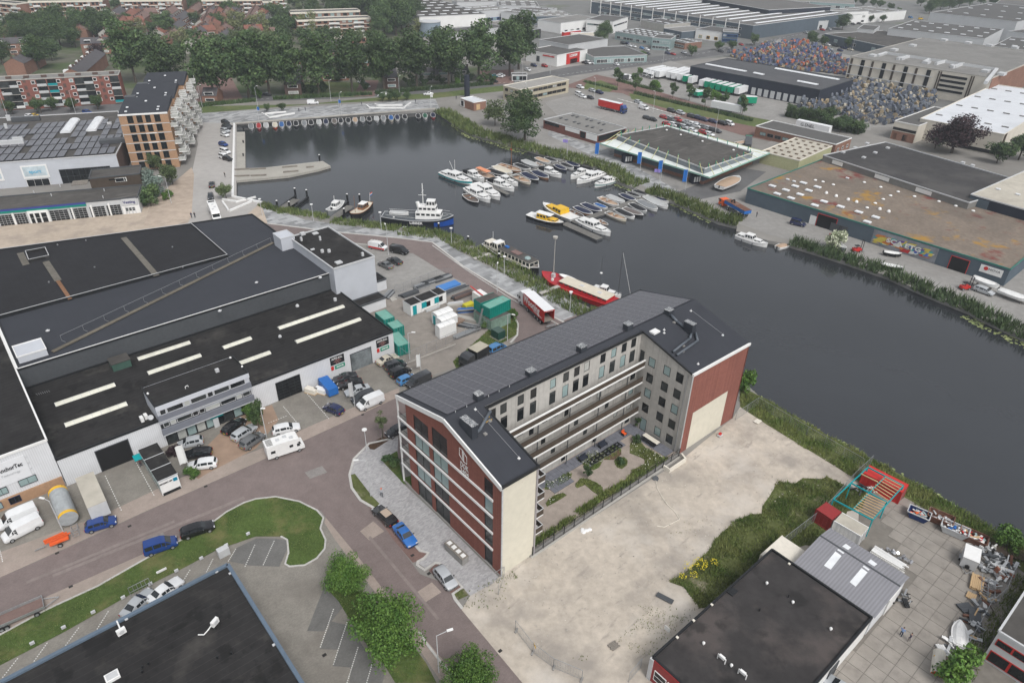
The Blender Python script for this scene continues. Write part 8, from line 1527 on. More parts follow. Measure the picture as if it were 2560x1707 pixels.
for i,(x,y)in enumerate(((505,1460),(1345,570+1568-390))):flagpole(E0(x,y)if i==0 else T(2,1,1340,180),('lilac flag on the east promenade','lilac flag by the lower dock root')[i],7,g('lilac',(.25,.2,.5),.6,.05),1.8,1.1,ang=AZ+2.2)
Gp=lambda x,y:(x,y)
t,fp=Q('long blue grey hall with mossy brown roof and a graffiti mural',Gp,(1717,433),(2321,619),None,4.6,M_blueg,M_rf_moss,D=(1885,362),edge=g('green_eaves',(.03,.16,.13),.5,.05),sky=None,lights=1)
f0,f1=fp[0],fp[1];gxx=(f1-f0).normalized();gnn=gxx.cross(V3((0,0,1)));LL=(f1-f0).length
def gsx(x,y):return(G(E3(x,y))-f0).dot(gxx)/LL
s0,s1=gsx(950,660),gsx(1520,860);mu=panel(t,f0,f1,s0,s1,.05,4.3,g('mural_grey',(.2,.21,.23),.7,.3,.4),'mural',.04,.04)
rr=random.Random(12);MC=[g('mural_'+n,c,.7,.1)for n,c in(('red',(.42,.03,.03)),('teal',(.05,.33,.33)),('yellow',(.55,.45,.08)),('purple',(.12,.07,.3)),('white',(.65,.65,.62)),('orange',(.5,.18,.05)),('blue',(.06,.15,.45)))]
for k in range(70):
 s=s0+(s1-s0)*(.08+.84*rr.random());z_=1.0+2.2*rr.random();p=onwall(f0,f1,s)+gnn*(.1+.001*k);q=MB();w_=rr.uniform(.4,1.6);hh=rr.uniform(.15,.6);sk=rr.uniform(-.5,.5)
 q.poly([p+gxx*(-w_)+V3((0,0,z_-hh)),p+gxx*w_*.6+V3((0,0,z_-hh+sk*.3)),p+gxx*w_+V3((0,0,z_+hh)),p+gxx*(-w_*.5+sk)+V3((0,0,z_+hh*.6))]);q.build('paint_patch',MC[(k*3+int(s*90))%7],mu)
write('SCA ETG',1.7,MC[4],mu,onwall(f0,f1,(s0+s1)/2)+gnn*.22+V3((0,0,2.4)),gxx,width=9,bold=.06)
door_hole(t,f0,f1,gsx(1640,900),gsx(1810,950),3.6,g('open_doorway',(0,0,0)),M_red,grid=False);door_hole(t,f0,f1,gsx(465,490),gsx(640,545),3.8,g('open_doorway',(0,0,0)),M_red,grid=False);door_hole(t,f0,f1,gsx(365,490),gsx(420,505),2.6,M_white,M_white,grid=False)
bs=panel(t,f0,f1,gsx(1900,990),gsx(2110,1050),1.9,3.8,M_white,'sign_board',.1);write('NOVA',.8,LETT,t,onwall(f0,f1,gsx(2030,1030))+gnn*.2+V3((0,0,3.1)),gxx,width=2.6);p=onwall(f0,f1,gsx(1955,1005))+gnn*.2+V3((0,0,3.1));MB().tube(p,p+gnn*.05,.5,n=12).build('logo_disc',M_red,t)
for x,y in((40,140),(165,178),(85,212),(250,142),(325,112),(375,182),(295,218),(212,252),(515,283),(455,150),(668,330),(430,318),(835,380),(990,427),(912,470),(180,80),(240,98),(730,68)):MB().box(G(E3(x,y),4.85),(2.0 if y>105 else 1,1.3 if y>105 else .6,.35),gxx).build('rooflight',M_skyw,t)
for x,y in((1195,195),(1345,237),(1125,230),(1058,263),(985,300),(910,341),(600,130),(1035,152),(885,108),(1725,325),(1885,370),(1570,283),(535,210),(625,238),(735,270),(812,292),(1025,357),(1107,380),(435,88),(505,103)):MB().dome(G(E3(x,y),4.6),.55,.7 if x in(535,625,735,812,1025,1107)else .3).build('roof_dome',M_white,t)
t,fp=Q('very wide dark flat roofed hall behind the mossy roof',Gp,(1891,357),(2226,466),None,6.5,M_rf_lgrey,stains(gmat('dark_grey_roof',(.055,.053,.054),.12,.3),(.1,.096,.092),.06,.52,.65,.6),D=(1988,314),glaz=((0,.08,.16,4.9,6.1,M_white,'white_panel'),(0,.4,.5,4.9,6.1,M_white,'white_panel'),(0,.68,.78,4.9,6.1,M_white,'white_panel')))
for x,y in((910,1318),(1100,1360),(800,1358),(985,1403),(880,1447),(1790,1495),(1880,1520),(690,1400)):MB().box(G(F0(x,y),6.6),(1.3,1.1,.5),EU).build('roof_vent',M_lgrey,t)
t,fp=Q('pale gravel roofed hall with navy and blue walls at the right edge',Gp,(2230,447),(2420,500),(2600,390),7.5,M_navy,M_rf_cream,sky=(4,3,1.2,.8),glaz=((0,.0,.25,.1,7,M_blueg,'blue_panel'),))
t,fp=Q('corrugated cream roofed shed with pale yellow walls',F0,(-60,1392),(290,1478),(628,1352),4.2,g('shed_yellow',(.42,.42,.25),.6,.08),M_rf_cream,sky=(5,6,1.1,.7),skm=g('brown_hatch',(.2,.16,.12),.6,0),edge=M_cream)
t,fp=Q('long low red brick building with flat grey roof and white trim',F0,(-110,1160),(625,1330),(790,1275),4.2,M_brick2,M_rf_grey,edge=M_white,wins=((0,9,2.6,1.3,(1.2,),M_dgrey),(1,3,1.4,1.2,(1.2,),M_white)))
t,fp=Q('large hall with bright white roof and cream walls',F0,(1400,1092),(2172,1238),(2900,900),8,M_creamw,M_rf_white,sky=(5,4,2.5,.5),skm=M_rf_lgrey,edge=M_cream,glaz=((0,.55,.98,.3,1.6,M_glass_d,'window_band'),(1,.01,.04,0,8,M_brown,'brown_strip')))
t,fp=Q('cream office front with brick base and dark roof beside the white hall',F0,(1165,1112),(1385,1158),(1620,1000),7,M_creamw,M_rf_grey,edge=M_white,glaz=((0,.02,.98,3.8,4.8,M_glass_d,'window_band'),(0,.02,.98,0,3.4,M_brick2,'brick_front'),(0,.1,.25,.2,2.6,M_glass_d,'door'),(0,.5,.7,.2,2.6,M_glass_d,'door')))
cf,fp=Q('big cream factory with dark vertical window strips and ducts on its grey roof',F0,(757,522),(2062,716),None,13,M_creamw,M_rf_lgrey,D=(1462,358),edge=M_concw)
for k in range(8):panel(cf,fp[0],fp[1],.012+k*.0805,.028+k*.0805+(.012 if k%2 else 0),.5,12.3,M_brown if k%2==0 else M_glass_d,'window_strip',.1,.2)
for zz in(4.4,9.2):panel(cf,fp[0],fp[1],.0,.62,zz,zz+.35,M_lgrey,'sun_screen',.4,.3)
for zz in(3.6,5.8,8,10.2):panel(cf,fp[0],fp[1],.68,.85,zz,zz+1.1,M_glass_d,'window_band',.1,.2)
for s in(.655,.67,.87,.885):panel(cf,fp[0],fp[1],s,s+.008,.2,12.4,M_brown,'brown_strip',.12,.2)
MB().prism([fp[1],fp[2],fp[2]+(fp[1]-fp[0]).normalized()*.2,fp[1]+(fp[1]-fp[0]).normalized()*.2],0,12.5).build('brick_side',M_brick2,cf)
R13=lambda x,y:G(F0(x,y),13.4)
for pts in(((1010,515),(1090,490),(2100,640),(2000,760)),((1190,545),(1290,522)),((1440,575),(1480,552)),((1690,620),(1790,590)),((1540,590),(1630,565))):MB().path([R13(*p)for p in pts],1.0,4).build('roof_duct',M_lgrey,cf)
for x,y in((1160,460),(1330,420),(965,512),(1220,540),(1455,575),(1710,610),(2000,655),(2150,680),(2270,440),(1840,395),(2040,420),(1620,370)):MB().box(R13(x,y),(4,3,1.2),EU).build('roof_plant',M_lgrey,cf)
MB().box(G(F0(1960,850),5),(6,5,4),EU).build('side_plant',M_steel,cf)
t,fp=Q('dark blue grey trailer depot with long rooflight strips',Gp,E0(1640,612),F0(480,828),F0(790,733),8,M_navy,stains(gmat('slate_roof',(.09,.092,.098),.08,.3),(.12,.12,.125),.06,.5,.65,.5),edge=M_dgrey)
for a,b in((E0(1785,592),E0(2150,660)),(F0(70,632),F0(650,735)),(F0(275,748),F0(455,782)),(E0(2225,672),E0(2310,690))):rooflight(t,G(a,8.1),G(b,8.1),2.2,8.1,M_skyw,rise=.5)
for k in range(10):panel(t,fp[0],fp[1],.52+k*.048,.55+k*.048,.3,3.6,M_lgrey,'dock_door',.1,.2)
Q('two storey beige office with rows of windows and a pale striped roof',Gp,(1156,197),(1194.8,206.5),(1319.8,186.5),6,M_yelw,stripes(gmat('striped_roof',(.33,.32,.3),.1,.5),tuple(EV),1.6,.55,.8),wins=((1,9,3,1.3,(1.1,3.9),M_brown),(0,3,2,1.3,(1.1,3.9),M_brown)),edge=M_cream)
t,fp=Q('white rental shop with red entrance sign LOXAM',E0,(130,462),(415,512),(745,466),6,M_white,M_rf_grey,edge=M_white,glaz=((1,.3,.74,.1,5.8,M_red,'red_panel'),(0,.55,.92,4.5,5.2,M_red,'red_stripe'),(1,.43,.66,.1,2.6,M_glass_d,'entrance'),(0,.35,.45,1,4,M_dgrey,'door')))
x_=(fp[2]-fp[1]).normalized();write('LOXAM',2.0,M_white,t,onwall(fp[1],fp[2],.52)+x_.cross(V3((0,0,1)))*.3+V3((0,0,4.4)),x_,width=7,bold=.08)
RF_=[M_rf_grey,M_rf_lgrey,M_rf_old,stains(gmat('mid_roof',(.145,.14,.136),.1,.2),(.1,.097,.094),.04,.5,.65,.5)]
WB=(M_white,M_dgrey)
for i,(lab,F,a,b,c,h,wm,ri,wins,sky)in enumerate((('pale grey ribbed hall behind the rental shop',E0,(250,368),(520,418),(750,340),8,M_lgrey,0,(),None),('low glazed showroom beside the rental shop',E0,(570,442),(755,527),(1180,482),4,M_glass_t,0,((1,14,2.6,2,(.6,),M_white),),None),('blue glass workshop with dotted rooflights',E0,(950,292),(1290,346),(1530,322),5,M_glass_t,0,((0,10,3,1.6,(.8,),M_lgrey),),(6,4,2.5,1.5)),('square glass office block in front of the trailer yard road',E0,(1290,348),(1460,362),(1560,335),7,M_glass_t,0,((0,5,2.4,1.5,(.8,4),M_lgrey),),None),('brick fronted low office with rooflights',E0,(1465,372),(1590,398),(1750,382),4,M_brick2,2,((0,5,2.4,1.4,(1,),M_white),),(4,2,2,1.2)),('white hall with green emblem at the lorry dock',E0,(238,182),(450,215),(690,150),7,M_white,1,((1,6,3,1.5,(.5,),M_dgrey),),None),('white office block with a long window band',E0,(685,180),(930,202),(1172,168),8,M_white,0,((0,8,3,1,(4.5,),M_dgrey),(1,8,3,1,(4.5,),M_dgrey)),None),('blue and white workshop behind the trees',E0,(1395,262),(1560,295),(1740,255),5,M_blueg,1,((0,4,2.5,2,(.8,),M_white),),None),('white building with yellow band and dark door',E0,(1690,272),(1935,302),(2010,265),6,M_white,0,((0,3,2.5,2,(.8,),M_yellow),),None),('grey and royal blue two storey office',E0,(1940,292),(2080,300),(2205,285),7,M_blueg,1,((0,4,3,1.4,(1,4),M_blue),(1,4,3,1.4,(1,4),M_blue)),None),('low white halls left of the rental shop',E0,(-60,180),(70,175),(240,168),6,M_lgrey,1,((0,5,3,2,(1,),M_blue),),None),('glazed hall with brown frames at the tree row',E0,(-60,255),(110,285),(250,262),6,M_glass_m,0,((0,5,3,3,(.8,),M_dgrey),),None),('wide low hall with blue fascia',E0,(175,152),(560,148),(890,100),6,M_blueg,1,((0,8,3,1.6,(1,),M_white),),(5,2,3,1)),('stepped grey halls near the top',E0,(-100,110),(180,135),(490,85),7,M_lgrey,3,(),(5,3,4,1)),('light roofed hall in the far left of the estate',E0,(-120,55),(250,60),(620,20),8,M_lgrey,3,(),(4,3,4,1.2)),('low shed with curved white rooflights',E0,(1185,185),(1400,228),(1620,205),5,M_concw,0,(),(3,2,5,1.6)),('dark steel distribution hall at the top',E0,(1750,-8),(2360,95),(2700,30),12,M_navy,3,(),None),('grey blue depot with red doors',F0,(520,312),(1112,436),(1442,356),6,M_blueg,2,((0,3,3,2,(2,),M_lgrey),),None),('grey warehouse with white wall and dotted rooflights',F0,(1108,266),(1992,360),(2232,276),10,M_lgrey,0,(),(6,3,3,2)),('tall pale warehouse at the top right',F0,(1492,118),(2290,205),(2700,90),13,M_lgrey,0,(),(5,3,3,2)),('white cube extension of the grey warehouse',F0,(820,268),(975,282),(1115,250),8,M_lgrey,0,((0,1,2,2,(4,),M_dgrey),),None),('white office with dark window bands near the top',F0,(478,108),(560,122),(800,85),9,M_white,1,((1,8,4,1.4,(1,4.5),M_dgrey),(0,1,2,1.2,(2,5),M_dgrey)),None),('long hall with pale roof strips behind the white office',F0,(170,118),(480,165),(1050,70),7,M_white,1,((0,10,3,1.4,(3,),M_dgrey),),(3,6,8,1)),('grey shed row by the road',F0,(-200,170),(0,215),(410,165),6,M_lgrey,2,((1,8,3,3,(.5,),M_white),),None),('far hall with teal glass front',F0,(60,0),(800,42),(1400,-30),9,M_glass_t,1,((0,16,4,2,(1,5),M_lgrey),),None),('dark hall cut by the top edge',F0,(-100,30),(400,55),(420,20),10,M_navy,3,(),None),('warehouse at the upper right edge',F0,(2205,290),(2500,330),(2700,250),9,M_lgrey,0,(),None),('low dark roofed hall on the right edge',F0,(2060,430),(2500,480),(2600,380),8,M_lgrey,0,(),(4,2,3,2)),('far low hall with blue roof at the top right',F0,(2050,60),(2500,95),(2700,30),8,M_lgrey,3,(),None),('huge dark roofed hall with a grid of rooflights behind the tree row',N0,(1500,158),(2110,130),None,8,M_white,2,(),(6,6,5,2)),('grey hall right of the dark roofed one',N0,(2065,108),(2350,85),None,8,M_lgrey,1,((0,8,3,2,(1,),M_blue),),(4,2,6,1)),('pale hall at the top beside the huge dark roof',N0,(1845,25),(2500,10),None,8,M_lgrey,3,(),(6,1,6,1)),('low hall with white fascia behind the trees',N0,(1760,310),(2300,250),None,5,M_lgrey,0,(),None))):
 Dd={'huge':(1440,0),'grey hall r':(2000,60),'pale hall':(1830,5),'low hall with white':(1740,270)};DD=None
 for k_,v_ in Dd.items():
  if lab.startswith(k_)and c is None:DD=v_
 Q(lab,F,a,b,c,h,wm,RF_[ri],wins,sky,D=DD)
t,fp=Q('very long multi bay hall with window band facade and white roof strips',E0,(730,18),(2218,238),(2800,90),9,M_blueg,RF_[3],wins=((0,46,4,1.5,(1,5),M_white),),edge=M_lgrey)
for k in range(14):s=(k+.5)/14;a,b=onwall(fp[0],fp[1],s),onwall(fp[3],fp[2],s);rooflight(t,a+(b-a)*.08,b-(b-a)*.05,2.2,9.1,M_skyw,rise=.5);panel(t,fp[0],fp[1],s-.036,s-.034,0,11,M_white,'white_pylon',.4,.6)
p=G(N0(1600,330));t=thing('silo','low round steel tank beside the huge dark roofed hall','silo',p);MB().tube(p,p+V3((0,0,9)),7.5,n=28).build('tank',g('tank_blue',(.22,.27,.32),.5,.1),t);MB().tube(p+V3((0,0,9)),p+V3((0,0,9.3)),7.8,n=28).build('rim',M_lgrey,t)
t,fp=Q('small white roofed brick pavilion with a black chimney',N0,(1880,905),(2000,945),(2110,925),3.6,M_brick2,M_rf_white,name='pavilion',edge=M_white,glaz=((0,.0,.3,.2,3,M_white,'window_frame'),(0,.05,.25,.5,2.8,M_glass_d,'window'),(1,.2,.5,.2,2.6,M_wood,'door')));p=G(N0(1940,895));MB().tube(p,p+V3((0,0,10)),1.3,n=16).build('chimney',M_navy,t)
t,fp=Q('white garden pavilion with grey roof by the road',E0,(0,690),(140,690),(220,672),3,M_white,M_rf_grey,name='pavilion',wins=((0,4,2,2,(.4,),M_dgrey),))
for lab,F,a,b,D,h,nf,n in(('long gallery flat with white balcony bands, leftmost at the top',L0,(255,18),(940,8),(258,-14),13,4,18),('gallery flat with white bands in the middle of the top row',L0,(1100,10),(1670,4),(1103,-20),12,4,15),('gallery flat with white bands right of the big poplar',L0,(1850,6),(2600,0),(1853,-18),12,4,18),('partly hidden brown flat at the top left corner',L0,(-150,12),(150,40),(-150,-10),12,4,6),('near gallery flat with white balconies beside the willow',N0,(375,192),(1056,168),(378,170),11,4,12),('rear gallery flat behind the near one',N0,(315,122),(956,102),(318,100),11,3,11),('small white banded flat at the top beside the path',N0,(60,20),(150,18),(62,0),12,4,3),('low brown row with arched windows under the near flat',N0,(598,358),(1165,336),(605,345),3.6,1,14)):
 t,fp=Q(lab,F,a,b,None,h,M_brick2,M_rf_grey,D=D,edge=M_cream,par=.8,name='gallery_flat');dz=(h-.5)/nf
 for k in range(nf):
  z0_=.4+k*dz
  if nf>1:panel(t,fp[0],fp[1],0,1,z0_+dz-.75,z0_+dz-.3,M_cream,'concrete_band',.15,.3)
  for j in range(n):
   s=(j+.5)/n;panel(t,fp[0],fp[1],s-.3/n,s+.3/n,z0_+.5,z0_+dz-.9 if nf>1 else 2.8,random.choice(PANES),'window',.08,.1)
  for j in range(1,n,4):
   if nf>1:panel(t,fp[0],fp[1],(j)/n,(j+1.7)/n,z0_-.1,z0_+.9,M_white,'balcony_front',.9,.15)
def terrace(F,a,b,dep,h,rm,lab,wm=M_brick2,n=None,rise=2.6,dor=0):
 A,B_=G(F(*a),h),G(F(*b),h);A.z=B_.z=0;e=(B_-A).normalized();nn=V3((-e.y,e.x,0))
 if nn.y<0 and abs(nn.y)>abs(nn.x)*.2:A,B_=B_,A;e=-e;nn=-nn
 t=thing('terrace_house',lab,'house',A);L=(B_-A).length;up=lambda p,z:V3((p.x,p.y,z));C_,D_=B_+nn*dep,A+nn*dep;m0,m1=A+nn*dep/2,B_+nn*dep/2
 q=MB().prism([A,B_,C_,D_],0,h,top=False);q.poly([up(A,h),up(m0,h+rise),up(D_,h)][::-1]);q.poly([up(B_,h),up(C_,h),up(m1,h+rise)]);q.build('wall',wm,t);o=.25
 q=MB().poly([up(A-nn*o,h-.1),up(B_-nn*o,h-.1),up(m1,h+rise),up(m0,h+rise)]).poly([up(C_+nn*o,h-.1),up(D_+nn*o,h-.1),up(m0,h+rise),up(m1,h+rise)]);q.build('roof',rm,t)
 k=max(1,int(L/5.5))
 for i in range(k):
  for z in(.9,3.6):panel(t,A,B_,(i+.2)/k,(i+.8)/k,z,z+1.3,M_white,'window_frame',.06,.08);panel(t,A,B_,(i+.24)/k,(i+.76)/k,z+.15,z+1.15,random.choice(PANES),'window',.1,.1)
  MB().box(up(m0+(m1-m0)*(i+.98)/k,h+rise+.3),(.7,.9,1.2),e).build('chimney',M_brick3,t)
  if dor and i%2==0:MB().box(up(A+(B_-A)*(i+.5)/k+nn*dep*.2,h+1.0),(3.2,2,1.3),e).build('dormer',M_white,t);panel(t,A+nn*(dep*.2-1.05),B_+nn*(dep*.2-1.05),(i+.3)/k,(i+.7)/k,h+.5,h+1.5,M_glass_d,'dormer_window')
 return t
M_tile_o=g('orange_tiles',(.2,.085,.06),.8,.15,.8);M_tile_d=g('dark_tiles',(.085,.08,.085),.8,.15,.8);M_tile_b=g('brown_tiles',(.17,.11,.095),.8,.15,.8)
for F,a,b,dep,h,rm,lab,dor in((L0,(-60,410),(262,395),9,6,M_tile_d,'dark roofed terrace with white dormers at the left edge',1),(L0,(735,405),(1005,395),9,6,M_tile_d,'dark roofed terrace with white dormers in the middle of the left',1),(L0,(1280,395),(1420,385),9,6,M_tile_d,'short dark roofed terrace behind the tree row',1),(L0,(1040,305),(1180,300),9,6,M_tile_o,'orange roofed terrace facing the park',0),(L0,(1780,290),(1985,278),9,6,M_tile_o,'orange roofed terrace with white porches',0),(L0,(2250,280),(2420,272),9,6,M_tile_o,'orange roofed terrace behind the willow',0),(L0,(1000,250),(1150,110),9,6,M_tile_o,'orange roofed terrace running away from the park',0),(L0,(1810,235),(1880,95),9,6,M_tile_b,'brown roofed terrace left of the car park lane',0),(L0,(1890,235),(1955,95),9,6,M_tile_o,'orange ridge terrace behind the white porches',0),(L0,(2240,180),(2300,80),9,6,M_tile_b,'brown roofed terrace near the willow trees',0),(L0,(30,590),(225,490),9,6,M_tile_d,'dark terrace slanting left of the round tree',0),(L0,(560,690),(800,500),9,6,M_tile_d,'dark terrace with white windows slanting above the red flats',1),(L0,(650,215),(775,105),9,6,M_tile_d,'dark roofed terrace slanting toward the gallery flat',1),(L0,(190,195),(340,130),9,6,M_tile_b,'yellowish terrace at the upper left',0),(L0,(0,260),(160,200),9,6,M_tile_d,'dark terrace at the far upper left',0),(L0,(820,240),(900,170),9,6,M_tile_b,'brown terrace behind the middle park',0),(L0,(1180,200),(1330,190),9,6,M_tile_o,'small orange roofed row behind the willow',0),(L0,(1340,120),(1450,112),9,6,M_tile_b,'brown row near the big round tree',0),(L0,(2000,150),(2050,90),8,6,M_tile_b,'narrow brown row near the top flats',0),(N0,(255,775),(410,770),45,5.4,M_tile_d,'brown brick terrace end wall by the street, left one',0),(N0,(1180,715),(1305,712),45,5.4,M_tile_d,'brown brick terrace end wall by the street, right one',0),(N0,(590,705),(850,695),6,2.4,M_tile_b,'low brick garden wall building by the playground',0),(N0,(1510,690),(1790,680),9,4,M_tile_d,'pale schoollike building behind the shrubs',0),(N0,(1800,680),(1965,672),9,3.6,M_tile_d,'low pale building with dark garage door',0),(L0,(1850,880),(1990,880),9,3.4,M_tile_d,'small brick house beside the orange tower',0),(N0,(640,420),(860,412),9,5,M_tile_d,'terrace half hidden by the poplars, left',0),(N0,(1320,470),(1500,462),9,5,M_tile_d,'terrace half hidden by the poplars, right',0),(N0,(140,300),(280,292),8,4,M_tile_b,'small pinkish roofed house between willows',0),(N0,(60,560),(420,545),9,5,M_tile_d,'houses glimpsed behind the left poplars',0),(N0,(960,560),(1200,550),9,5,M_tile_b,'houses glimpsed behind the middle poplars',0)):
 terrace(F,a,b,dep,h,rm,lab,M_concw if 'pale' in lab else M_brick3 if 'end wall' in lab else M_brick2,rise=1 if dep>20 else 2.6,dor=dor)
for i in range(9):
 for j in range(4):
  x=380+i*240+j*40;y=395-j*85-(i%2)*30
  if x>650 and not(980<x<1200 and y>200):terrace(L0,(x,y),(x+95,y-62),8,6,(M_tile_d,M_tile_b,M_tile_d,M_tile_d,M_tile_b,M_tile_d,M_tile_o)[(i*3+j)%7],'muted terrace row deep in the northern estate',M_brick2 if i%2 else M_concw)['group']='terraces deep in the estate'
PT='poplar in the tall row along the main street'
for i,(F,x,y,s)in enumerate(((N0,130,880,1.22),(N0,290,875,1.15),(N0,580,875,1.25),(N0,885,855,1.22),(N0,1180,835,1.2),(N0,1480,818,1.22),(N0,1770,795,1.22),(N0,2045,750,1.32),(N0,2330,700,1.25),(L0,1975,930,1.25),(L0,2290,910,1.3),(L0,1250,760,1.3),(L0,1560,840,1.15),(E0,60,640,1.35),(N0,1700,700,1.05))):tree('poplar',F(x,y),'tall dark poplar, %s'%('far left of the row along the main street' if F is L0 else 'at the right end of the row beside the rental shop' if F is E0 else 'in the row along the main street'),s,PT+'s')
for k,F,x,y,s,lab in(('poplar',L0,1550,370,.85,'broad single tree rising over the terraces'),('willow',L0,1290,355,1.15,'pale green willow at the orange roofs'),('willow',L0,1690,470,1.2,'pale willow behind the tower'),('willow',L0,2170,330,1.5,'large willow left of the near flat'),('willow',N0,60,340,1.45,'weeping willow at the left of the flats'),('willow',N0,510,345,1.5,'weeping willow in front of the near flat'),('willow',N0,1490,330,1.0,'greyish willow by the round tank'),('copper',L0,910,540,.8,'dark copper leaved tree above the red flats'),('big',L0,360,640,1.3,'wide round tree above the red brick flats'),('big',L0,30,600,1.0,'round tree at the left edge'),('copper',Gp,2185,352,1.45,'large dark purple copper beech by the white hall'),('big',Gp,1205,322,1.38,'large round tree on the north east bank'),('olive',Gp,1137,289,1.0,'light crowned tree beside the pavilion'),('big',E0,850,390,1.0,'dark round tree among the estate halls'),('big',F0,400,410,.65,'roadside tree in front of the cable yard'),('big',F0,680,280,.9,'roadside tree pair near the white office'),('round',F0,2300,1470,1.3,'pale green tree at the right edge by the white hall'),('round',F0,2100,1500,1.0,'low tree under the cream wall'),('round',F0,1530,1370,.9,'shrub beneath the copper beech')):tree(k,F(x,y),lab,s,sz=s*(.72 if k=='copper' else .9))
rr=random.Random(31)
for F,pts,kind,s,lab in((L0,"200,420 320,430 440,440 560,425 660,400 300,330 420,330 540,310 160,350 760,350 860,345 950,350 1040,340 60,130 120,100 200,90",'big',1.15,'tree in the park belt above the red flats'),(L0,"1000,120 1060,110 1110,100 1740,120 1800,110 1850,120 2080,140 2130,170 2000,260 2040,280 600,100 20,350 1300,110 700,440 480,560",'round',1.2,'tree among the terraces of the northern estate'),(N0,"130,180 200,200 260,260 320,240 230,330 340,330 120,90 360,90 430,60 540,130 740,140 850,150 180,120 520,60 620,50 700,80",'round',1.3,'tree around the gallery flats'),(N0,"800,130 880,130 960,190 1040,140 1100,200 1180,260 1260,300 1340,310 1400,260 1120,90 1200,150 1300,180 1400,140 1440,190 1000,70 900,60 1240,80 1350,90 1180,340 1290,330",'big',1.55,'tree in the dense belt beside the huge dark roof'),(E0,"970,790 1130,850 1475,905 1625,930 1770,985 1935,1010 2110,1065",'cone',1.35,'slim tree along the trailer yard road'),(E0,"1650,520 1900,470 2015,460 2225,420 2290,310 1220,140 1370,165 1530,185 1770,225 1920,240 2090,260 950,90 830,80",'round',.72,'street tree on the industrial road'),(F0,"380,400 515,435 750,450 930,210 1040,210 1200,140 1120,110 1030,80 950,70 860,60 780,50 1060,180",'round',.75,'street tree in the upper right estate'),(F0,"1500,110 1580,95 1660,90 1750,75 1850,60 1950,50 2050,70 1480,130 2150,40 1400,60",'big',.9,'tree in the far belt at the top right'),(F0,"210,1080 290,1090 370,1110 450,1130 520,1160 600,1190 660,1220 740,1220 820,1240 560,1120 700,1180",'round',.62,'bushy tree in the green row before the cable yard'),(L0,"120,1050 380,1040 660,1030 900,1010 480,1020",'round',.62,'young tree in front of the red brick flats'),(N0,"100,1030 240,1020 1160,935 1240,935 1300,930 1380,925",'round',.42,'small tree in a promenade planter'),(N0,"1620,760 1540,790 1420,800 1700,780 1880,760 1960,740 2080,770 2160,770 440,860 520,870 620,850 1000,830 750,750",'shrub',3.0,'shrub mass under the poplars'),(E0,"1290,820 1330,830 1700,880 1770,900 1850,920 1900,930 1180,690 1210,545 960,700",'bush',1.7,'bush beside the trailer yard'),(N0,"0,870 60,760 20,900 1850,790",'bush',1.8,'bush at the edge of the street gardens')):
 for j,p in enumerate(pts.split()):x,y=map(float,p.split(','));tree(kind,F(x,y),lab,s*rr.uniform(.85,1.15),lab.replace('tree','trees',1))
def hedge(a,b,w_,h,lab,m=M_leaf_d):A,B_=G(a),G(b);o=blades('hedge',lab,strip_poly([A,B_],-w_/2,w_/2),12,h,.22,m,.0,int(a[0]),clump=False,cat='hedge')
for a,b,w_,h,lab in((N0(160,915),N0(1065,870),3,1.8,'clipped hedge along the main street, left'),(N0(1100,865),N0(2170,775),3.5,1.8,'clipped hedge along the main street, right'),(L0(1750,985),L0(2350,930),3.5,1.6,'hedge by the main street near the tower'),(E0(665,755),E0(965,830),2,1.3,'hedge at the parking corner'),(E0(970,745),E0(1380,850),2.5,1.3,'hedge by the trailer yard road'),(E0(1120,860),E0(2205,1115),2.5,1.5,'long dark hedge beside the car park'),(F0(180,1060),F0(860,1230),6,2.5,'tall green hedge mass in front of the cable yard')):hedge(a,b,w_,h,lab)
rr=random.Random(3);cols=['grey','dark','black','silver','white','navy','silver','grey','dark']
def far(F,lst,d,lab,group,kinds=('hatch','estate','saloon','suv')):
 for j,e in enumerate(lst.split()):
  q=e.split(',');x,y=float(q[0]),float(q[1]);c=q[2]if len(q)>2 else rr.choice(cols);k=q[3]if len(q)>3 else rr.choice(kinds);car(k,c,F(x-d[0],y-d[1]),F(x+d[0],y+d[1]),'%s %s %s'%('pale' if c=='beige' else c,{'suv':'off road car','panelvan':'van','minivan':'people carrier'}.get(k,k+' car'),lab),group,near=False)
far(E0,"740,830 805,848 720,895 628,800,white 615,865,white,minivan 650,885 1160,935,silver 1465,1015,dark,suv 1550,1035,silver 1650,1065,dark 1710,1080,navy 1760,1095,navy 1850,1112,navy 1935,1130 2000,1135,white,minivan 1240,1080,dark 1295,1095,black 1400,1075,red 1455,1085,silver 1525,1100,red,suv 1610,1120,silver 1420,1135,red 1485,1145 1530,1155,dark 1580,1165 1655,1140,white 1700,1155,white 1750,1165,grey 1800,1175,silver 1850,1190,dark 1660,1195,white 1760,1215,red 1815,1230,white 1880,1200,dark 1700,1145,silver 1470,1095,grey 1630,1160,grey",(27,8),'in the clinker car park by the boatyard','cars in the car park by the boatyard')
far(E0,"1210,990,white,panelvan",(42,12),'with brown print beside the red lorry',None);far(E0,"1020,395 1060,400 1085,420,white 1120,425,white 1195,440,sky 1240,455 1245,490,dark 1430,455,silver 1430,487,navy 1480,495,red 1580,482,silver 960,590,white 700,575,white,minivan 740,575,white 200,600,navy 300,605,red 670,575 2105,408,red 1920,470,dark 145,640,white",(20,6),'parked at the estate halls','cars among the estate halls')
